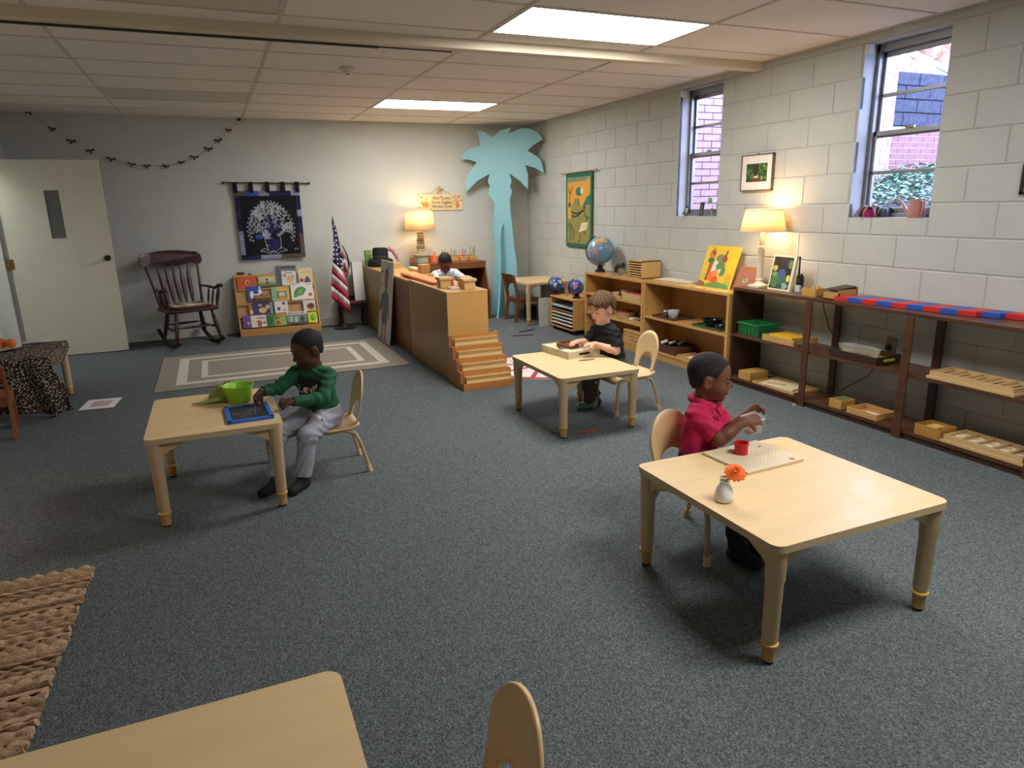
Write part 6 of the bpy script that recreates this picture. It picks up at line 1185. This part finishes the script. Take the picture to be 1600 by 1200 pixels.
def person(label,J,sk,lip,hairc,sl,bot,hairstyle,h=.0042):
    J={k:V3(*v) for k,v in J.items()}
    sc_=(J['lsh']+J['rsh'])/2
    for q in ('lsh','rsh'): J[q]=sc_+(J[q]-sc_)*1.04-V3(0,0,.006)
    t=thing('person',label,'person',(float(J['pelvis'][0]),float(J['pelvis'][1]),0))
    m_sk=mat('skin_'+sk,sk,.5,noise=(30,.05),sub=.12,spec=.35)
    pts=[v for k,v in J.items() if k not in('hf','lhd','lhn','rhd','rhn')]
    f=unit_(J['hf']); u=V3(0,0,1); u=unit_(u-f*(u@f)+J.get('hup',V3(0,0,0))*0); s=np.cross(f,u); c=J['head']; hs=sl.get('hs',1.0)
    HP=lambda x,y,z:c+(s*x+f*y+u*z)*hs
    ax=(s,f,u); B=Field(pts,.13,h)
    E=lambda x,y,z,r,k=.012,cut=False:B.ell(HP(x,y,z),[q*hs for q in r],ax,k,cut)
    E(0,-.015,.030,(.069,.085,.075)); E(0,.030,.028,(.055,.044,.046),.02); E(0,.026,-.030,(.052,.054,.066),.02)
    for q in (-1,1): E(q*.033,.044,-.034,(.023,.024,.028),.016)
    E(0,.056,-.082,(.020,.018,.016),.014)
    for q in (-1,1): E(q*.029,.086,.001,(.0155,.014,.010),.010,True)
    for q in (-1,1): E(q*.029,.0625,.000,(.0155,.0125,.0120),.004); E(q*.029,.066,.019,(.021,.011,.006),.008)
    B.cone(HP(0,.072,.004),HP(0,.0875,-.022),.0058*hs,.0100*hs,.008)
    for q in (-1,1): E(q*.0100,.080,-.0250,(.0078,.009,.0062),.004)
    E(0,.0765,-.0475,(.019,.0100,.0058),.006); E(0,.0745,-.0565,(.0165,.0100,.0064),.006); E(0,.0925,-.0520,(.022,.012,.0016),.002,True)
    for q in (-1,1):
        E(q*.070,-.014,-.012,(.0095,.019,.029),.006); E(q*.079,-.009,-.010,(.007,.010,.018),.004,True)
    B.cone(HP(0,-.024,-.045),J['neck']-V3(0,0,.02),.031,.038,.02)
    # trunk
    lft=unit_(J['lsh']-J['rsh'])
    up_=unit_(J['neck']-J['pelvis'])
    for q in (-1,1):
        B.cone(J['pelvis']+lft*q*.028,J['chest']+lft*q*.028,.052,.048,.02); B.cone(J['chest']+lft*q*.028,J['neck']-up_*.05+lft*q*.02,.048,.036,.02)
    for S in 'lr':
        B.cone(J['neck']-up_*.03,J[S+'sh'],.028,.029,.015); B.cone(J[S+'sh'],J[S+'el'],.029,.0265,.012); mid=J[S+'el']+(J[S+'wr']-J[S+'el'])*.3
        B.cone(J[S+'el'],mid,.0275,.0275,.012); B.cone(mid,J[S+'wr'],.0275,.0185,.012)
        hand(B,J[S+'wr'],J[S+'hd'],J[S+'hn'],sl['ts'][S],sl.get('curl',{}).get(S,(.5,.6,.4)),1.0,sl.get('thumb',.35))
        B.cone(J[S+'hip'],J[S+'kn'],.050,.040,.015); cal=J[S+'kn']+(J[S+'an']-J[S+'kn'])*.35-V3(0,0,0); B.cone(J[S+'kn'],cal,.041,.039,.015); B.cone(cal,J[S+'an'],.039,.025,.015)
        B.cone(J[S+'an']-V3(0,0,.015),J[S+'toe'],.026,.020,.012)
    body=B.mesh('body',[m_sk],t)
    # face details
    def onf(x,z,off=.0006):
        p=B.march(HP(x,.14,z),-f,.16); return Vector(p+f*off)
    md=mat('lash_dark','1A1210',.6)
    for q in (-1,1):
        MB().tube([onf(q*x,z) for x,z in ((.015,-.001),(.022,-.0055),(.029,-.007),(.036,-.0055),(.043,-.001))],[.0008,.0020,.0025,.0022,.0008],6).build('eyelashes',md,t,smooth=60)
        MB().tube([onf(q*x,z,.0003) for x,z in ((.013,.022),(.022,.026),(.032,.027),(.044,.022))],[.001,.0026,.0026,.0008],6).build('eyebrow',mat('brow_'+hairc,hairc,.8),t,smooth=60)
    MB().tube([onf(x,z,-.0006) for x,z in ((-.018,-.0535),(-.010,-.0495),(0,-.0505),(.010,-.0495),(.018,-.0535))],[.0006,.0032,.0036,.0032,.0006],8).tube([onf(x,z,-.0008) for x,z in ((-.015,-.0555),(-.008,-.0585),(0,-.0592),(.008,-.0585),(.015,-.0555))],[.0006,.0036,.0042,.0036,.0006],8).build('lips',mat('lips_'+lip,lip,.45),t,smooth=60)
    # hair
    Hf=Field([HP(0,0,0)],.15,.0036); m_h=mat('hair_'+hairc,hairc,.75,noise=(60,.35),bump=(160 if hairstyle!='long' else 60,.6),stretch=(1,1,1) if hairstyle!='long' else (3,3,.7))
    Hf.ell(HP(0,-.015,.030),[q*hs for q in (.069,.085,.075)],ax,.01); Hf.ell(HP(0,.030,.028),[q*hs for q in (.055,.044,.046)],ax,.02); Hf.ell(HP(0,-.045,-.02),[q*hs for q in (.045,.036,.05)],ax,.02)
    X,Y,Z=Hf.coords(); lx=((X-c[0])*s[0]+(Y-c[1])*s[1]+(Z-c[2])*s[2])/hs; ly=((X-c[0])*f[0]+(Y-c[1])*f[1]+(Z-c[2])*f[2])/hs; lz=((X-c[0])*u[0]+(Y-c[1])*u[1]+(Z-c[2])*u[2])/hs
    if hairstyle=='long': line=np.interp(ly,[-.1,-.06,-.035,-.03,-.005,.018,.04,.06,.09],[-.055,-.052,-.035,.012,.012,-.004,.022,.036,.040])+.010*np.sin(lx*70+1)
    else: line=np.interp(ly,[-.1,-.06,-.035,-.03,.0,.020,.028,.045,.06,.09],[-.052,-.050,-.03,.012,.014,.006,.03,.056,.066,.07])
    e=np.clip((lz-line)/(.014 if hairstyle!='long' else .035),0,1); e=e*e*(3-2*e)
    if hairstyle=='long':
        ang=np.arctan2(lx,ly+.01); T=(.0165+.006*np.clip(lz/.08,-.5,1))+.0040*np.sin(ang*17+lz*70+2*np.sin(lz*40))+.0022*np.sin(ang*41-lz*120)+.004*np.sin(ang*3+1.2)
    else: T=.0042+.0006*np.sin(X*900)*np.sin(Y*870)*np.sin(Z*910)
    Hf.D=(Hf.D-(-.0012+T*e)).astype(np.float32); Hf.D=np.maximum(Hf.D,(line-.004-lz)*hs).astype(np.float32); nz=None
    Hf.mesh('hair',[m_h],t,nz)
    # shirt
    m_sh=mat('shirt_'+sl['col'],sl['col'],.85,noise=(10,.10),bump=(220,.25)); Fs=Field(pts,.13,h)
    hem=J['pelvis']+up_*sl.get('hem',.0)
    for q in (-1,1):
        Fs.cone(J['pelvis']+lft*q*.034,J['chest']+lft*q*.034,.073,.066,.03,clip=(hem,-up_)); Fs.cone(J['chest']+lft*q*.034,J['neck']-up_*.045+lft*q*.032,.066,.054,.03)
    for S in 'lr':
        Fs.cone(J['neck']-up_*.022,J[S+'sh']-up_*.004,.043,.042,.022); end=J[S+'el'] if sl['sleeve']=='short' else J[S+'wr']; 
        if sl['sleeve']=='short':
            d=unit_(J[S+'el']-J[S+'sh']); e=J[S+'sh']+(J[S+'el']-J[S+'sh'])*.82; Fs.cone(J[S+'sh'],J[S+'sh']+(J[S+'el']-J[S+'sh'])*1.1,.042,.043,.010,clip=(e,d))
        else:
            Fs.cone(J[S+'sh'],J[S+'el'],.042,.035,.012); d=unit_(J[S+'wr']-J[S+'el']); e=J[S+'wr']-d*.002; Fs.cone(J[S+'el'],J[S+'wr']+d*.02,.037,.027,.012,clip=(e,d))
    nb=J['neck']+up_*.012; Fs.cone(nb,nb+up_*.0001,.001,.001,.001)
    X,Y,Z=Fs.coords(); nf=unit_(np.cross(up_,lft)*-1); 
    chf=unit_(np.cross(lft,up_))   # chest forward
    q=J['neck']-up_*.002; pl=(X-q[0])*up_[0]+(Y-q[1])*up_[1]+(Z-q[2])*up_[2]+.18*((X-q[0])*chf[0]+(Y-q[1])*chf[1]+(Z-q[2])*chf[2]); nr=np.sqrt((X-q[0])**2+(Y-q[1])**2+(Z-q[2])**2)
    Fs.D=np.maximum(Fs.D,np.where(nr<.09,pl-.010,-1)).astype(np.float32)
    wr=lambda X,Y,Z:(.0026*np.sin(75*(X*.6+Y*.5+Z*.9)+4*np.sin(22*Z)+3*np.sin(31*X))+.0024*np.sin(120*(X*-.7+Y*.4+Z*.6)+3*np.sin(40*Y))).astype(np.float32)
    Fs.D=(Fs.D+wr(X,Y,Z)).astype(np.float32); Fs.mesh('shirt',[m_sh],t)
    # collar
    if sl.get('collar'):
        q0=J['neck']-up_*.004-chf*.004
        Pc=[]
        for i in range(25):
            a=math.pi*.5+R(22)+(2*math.pi-R(44))*i/24; rx,ry=.055,.052; p=q0+lft*math.cos(a)*rx+chf*math.sin(a)*ry-up_*(.020*max(0,math.sin(a)))+up_*.012; Pc.append(Vector(p))
        MB().tube(Pc,[.008]+[.016]*23+[.008],8,flat=1.0,upv=tuple(up_)).build('collar',m_sh,t,smooth=60)
        for q in (-1,1):
            a=[Fs.march(q0+chf*.2+lft*q*x-up_*zz,-chf,.3,.006) for x,zz in ((.008,.03),(.05,.012),(.045,.05),(.02,.062))]; MB().add([Vector(x) for x in a],[(0,1,2,3)]).build('collar_point',m_sh,t,solid=.004)
        Pk=[Vector(Fs.march(q0+chf*.2-up_*zz,-chf,.3,.002)) for zz in (.035,.06,.085,.11)]; MB().tube(Pk,.009,6,flat=.25,upv=tuple(chf)).build('placket',m_sh,t,smooth=60)
    else:
        q0=J['neck']+up_*.004; Pc=[Vector(q0+lft*math.cos(a)*.048+chf*math.sin(a)*.046-up_*(.016*math.sin(a))) for a in [2*math.pi*i/24 for i in range(24)]]
        MB().tube(Pc,.0055,6,closed=True,flat=1.2).build('neckband',m_sh,t,smooth=60)
    # trousers
    m_pt=mat('pants_'+bot['col'],bot['col'],.9,noise=(8,.12),bump=(160,.3)); Fp=Field([J[k] for k in ('pelvis','lhip','rhip','lkn','rkn','lan','ran')],.12,h)
    wt=J['pelvis']+up_*.03
    for q in (-1,1): Fp.cone(J['pelvis']+lft*q*.04-up_*.02,J['pelvis']+lft*q*.038+up_*.05,.07,.068,.03,clip=(wt+up_*.012,up_))
    for S in 'lr':
        d=unit_(J[S+'an']-J[S+'kn']); e=J[S+'an']-d*bot.get('cuff',.005); Fp.cone(J[S+'hip'],J[S+'kn'],.068,.052,.025); Fp.cone(J[S+'kn'],J[S+'an']+d*.03,.051,bot.get('ra',.038),.018,clip=(e,d))
    X,Y,Z=Fp.coords(); Fp.D=(Fp.D+wr(X,Y,Z)).astype(np.float32); Fp.mesh('trousers',[m_pt],t)
    # socks or shoes
    for S in 'lr':
        Fo=Field([J[S+'an'],J[S+'toe']],.06,.0036); a,b=J[S+'an'],J[S+'toe']; hl=a-unit_((b-a)*V3(1,1,0))*.022-V3(0,0,a[2]-.022)
        Fo.cone(a+V3(0,0,.015),a-V3(0,0,.02),.030,.031,.012,clip=(a+V3(0,0,.016),V3(0,0,1))); Fo.cone(hl+V3(0,0,.004),b,.028,.024,.015); Fo.cone(a-V3(0,0,.02),b,.028,.022,.015)
        X,Y,Z=Fo.coords(); Fo.D=np.maximum(Fo.D,.002-Z).astype(np.float32)
        Fo.mesh('shoe' if bot.get('shoe') else 'sock',[mat('foot_'+bot['foot'][S],bot['foot'][S],.8,noise=(20,.15),bump=(150,.3))],t)
        if bot.get('shoe'):
            dd=unit_((b-a)*V3(1,1,0)); sd=V3(-dd[1],dd[0],0); mid=(hl+b)/2
            MB().tube([Vector(tuple(hl*(1-q)+(b+dd*.012)*q))*1 for q in (0,.3,.6,.9,1)],[.02,.031,.029,.027,.015],10,flat=.35,upv=(0,0,1)).build('sole',plain(bot['sole']),t,smooth=60)
            MB().tube([Vector(tuple(b+dd*x+V3(0,0,.006))) for x in (-.012,.004,.016)],[.024,.0245,.014],12).build('toe_cap',plain(bot['cap']),t,smooth=60)
    return t,dict(Fs=Fs,Fp=Fp,B=B,J=J,lft=lft,up=up_,chf=chf)
# child in green, left table
t1,K=person('seated child in green long-sleeved top and light grey joggers at left table',dict(pelvis=(-3.615,-5.07,.338),chest=(-3.64,-5.10,.505),neck=(-3.645,-5.105,.608),head=(-3.668,-5.115,.712),hf=(-.93,-.28,-.34),
  lsh=(-3.575,-5.16,.572),rsh=(-3.722,-5.045,.58),lel=(-3.628,-5.26,.468),lwr=(-3.79,-5.325,.487),lhd=(-.95,.1,.12),lhn=(-.2,.3,-.9),rel=(-3.835,-5.14,.522),rwr=(-3.925,-5.205,.528),rhd=(-.62,-.35,-.55),rhn=(.25,-.75,-.5),
  lhip=(-3.578,-5.105,.326),rhip=(-3.662,-5.045,.326),lkn=(-3.73,-5.305,.285),rkn=(-3.875,-5.20,.288),lan=(-3.775,-5.315,.062),ran=(-3.905,-5.285,.062),ltoe=(-3.84,-5.39,.024),rtoe=(-3.985,-5.345,.024)),
  '58382A','5E3832','15110F',dict(col='1F5A38',sleeve='long',ts={'l':-1,'r':1},curl={'l':(.9,1.1,.7),'r':(.6,.7,.5)},hem=.015),dict(col='A3A2AE',foot={'l':'1C1D24','r':'1C1D24'},cuff=.012,ra=.04),'short')
def chest_F(K,z0): 
    J=K['J']; c=J['chest']*(1-z0)+J['neck']*z0
    return lambda u,v,h=0: Vector(K['Fs'].march(c+K['lft']*u+K['up']*v+K['chf']*.098,-K['chf'],.2,.0035+h))
F=chest_F(K,.15); MB().surf(lambda u,v:F(-.07+.165*u,-.055+.10*v,-.0005),16,10).build('chest_panel',plain('16181A'),t1,smooth=180)
MB().text(F,"Levi's",.066,.010,-.008,.0045,0,bold=.0014).build('shirt_lettering',plain('E4C9BE'),t1)
J=K['J']; thn=J['lhip']*.45+J['lkn']*.55
FPn=lambda u,v,h=0:Vector(K['Fp'].march(thn+V3(.35,-.5,.75)*.15+unit_(J['lkn']-J['lhip'])*v+K['lft']*u,-V3(.35,-.5,.75),.3,.003+h))
mb=MB(); mb.disc(FPn,0,0,.024,.0,0,14,.016); mb.disc(FPn,.006,0,.014,.003,1,12,.012); mb.disc(FPn,.012,0,.007,.006,0,10,.006); mb.build('leg_emblem',[plain('E6E4E8'),plain('3A4038')],t1)
# child in black, middle table
t2,K=person('seated child in black T-shirt with brown hair at middle table',dict(pelvis=(-1.53,-4.765,.338),chest=(-1.56,-4.765,.50),neck=(-1.582,-4.748,.612),head=(-1.606,-4.735,.722),hf=(-.94,-.24,-.26),
  lsh=(-1.565,-4.835,.572),rsh=(-1.605,-4.665,.572),lel=(-1.575,-4.885,.445),lwr=(-1.70,-4.805,.492),lhd=(-.9,.25,-.02),lhn=(0,.1,-1),rel=(-1.665,-4.63,.468),rwr=(-1.755,-4.665,.49),rhd=(-.9,-.35,.0),rhn=(0,-.1,-1),
  lhip=(-1.54,-4.81,.326),rhip=(-1.555,-4.715,.326),lkn=(-1.742,-4.79,.275),rkn=(-1.735,-4.69,.275),lan=(-1.70,-4.735,.062),ran=(-1.61,-4.66,.075),ltoe=(-1.775,-4.725,.026),rtoe=(-1.655,-4.64,.026)),
  'E2B094','B5645A','664A33',dict(col='15161B',sleeve='short',ts={'l':-1,'r':1},curl={'l':(.35,.45,.3),'r':(.35,.45,.3)},hem=-.01),dict(col='54483A',foot={'l':'6FA08A','r':'2A3E86'},cuff=.0,ra=.042,shoe=1,sole='BFC8C0',cap='2A5AA8'),'long')
# child in red, right table
t3,K=person('seated child in bright red polo shirt holding a clear container',dict(pelvis=(-2.235,-6.615,.338),chest=(-2.205,-6.60,.495),neck=(-2.185,-6.585,.603),head=(-2.168,-6.598,.706),hf=(.81,-.57,-.13),
  lsh=(-2.115,-6.545,.567),rsh=(-2.258,-6.632,.565),lel=(-2.075,-6.615,.462),lwr=(-2.02,-6.675,.540),lhd=(.6,-.3,.5),lhn=(-.5,-.5,-.6),rel=(-2.215,-6.735,.472),rwr=(-2.115,-6.765,.548),rhd=(.93,-.15,.06),rhn=(.1,.55,-.75),
  lhip=(-2.195,-6.63,.326),rhip=(-2.28,-6.655,.326),lkn=(-2.125,-6.845,.285),rkn=(-2.24,-6.875,.285),lan=(-2.12,-6.88,.062),ran=(-2.235,-6.905,.062),ltoe=(-2.10,-6.96,.024),rtoe=(-2.215,-6.99,.024)),
  '6E4736','8A5348','181312',dict(col='B4164A',sleeve='short',ts={'l':-1,'r':1},curl={'l':(.75,.8,.5),'r':(.3,.45,.35)},hem=-.02,collar=1,thumb=.6,hs=1.02),dict(col='23262E',foot={'l':'1A1A1E','r':'1A1A1E'},cuff=0),'short')
# child in white behind the cabinets
t4,K=person('child in white T-shirt bending down behind the cabinet row',dict(pelvis=(-1.70,-1.60,.44),chest=(-1.765,-1.70,.66),neck=(-1.795,-1.76,.775),head=(-1.818,-1.845,.862),hf=(-.25,-.62,-.72),
  lsh=(-1.675,-1.725,.748),rsh=(-1.90,-1.745,.742),lel=(-1.60,-1.84,.655),lwr=(-1.65,-1.97,.615),lhd=(-.3,-.9,-.2),lhn=(-.2,0,-1),rel=(-1.915,-1.87,.63),rwr=(-1.88,-1.98,.60),rhd=(.2,-.9,-.2),rhn=(.2,0,-1),
  lhip=(-1.655,-1.60,.42),rhip=(-1.745,-1.605,.42),lkn=(-1.655,-1.655,.24),rkn=(-1.75,-1.66,.24),lan=(-1.655,-1.60,.062),ran=(-1.75,-1.61,.062),ltoe=(-1.665,-1.69,.024),rtoe=(-1.765,-1.70,.024)),
  '7A4C38','6A3E36','15110F',dict(col='D5D6DA',sleeve='short',ts={'l':-1,'r':1},hem=-.03),dict(col='3A3E4A',foot={'l':'2A2A2E','r':'2A2A2E'},cuff=0),'short')
# container held by the child in red
t=thing('clear_container','clear plastic container held by the child in red','container',(-2.03,-6.735,.49)); m_cc=mat('container_clear','FFFFFF',.15,trans=.85,ior=1.15)
F=frame((-2.045,-6.735,.515),(.9,-.1,.15),(-.15,-.15,.95))
MB().add([F(a*w,v,b*w) for v,w in ((-.035,.026),(.035,.034)) for a,b in ((-1,-1),(1,-1),(1,1),(-1,1))],[(0,1,2,3),(0,4,5,1),(1,5,6,2),(2,6,7,3),(3,7,4,0)]).build('container_wall',m_cc,t,solid=.0025); MB().fbox(F,-.038,.033,-.038,.038,.037,-.030).fbox(F,-.038,.033,.030,.038,.037,.038).fbox(F,-.038,.033,-.03,-.03,.037,.03).fbox(F,.03,.033,-.03,.038,.037,.03).build('rim',m_cc,t); MB().fbox(F,-.022,-.032,-.022,.022,-.022,.022).build('contents',plain('C9A08A'),t)
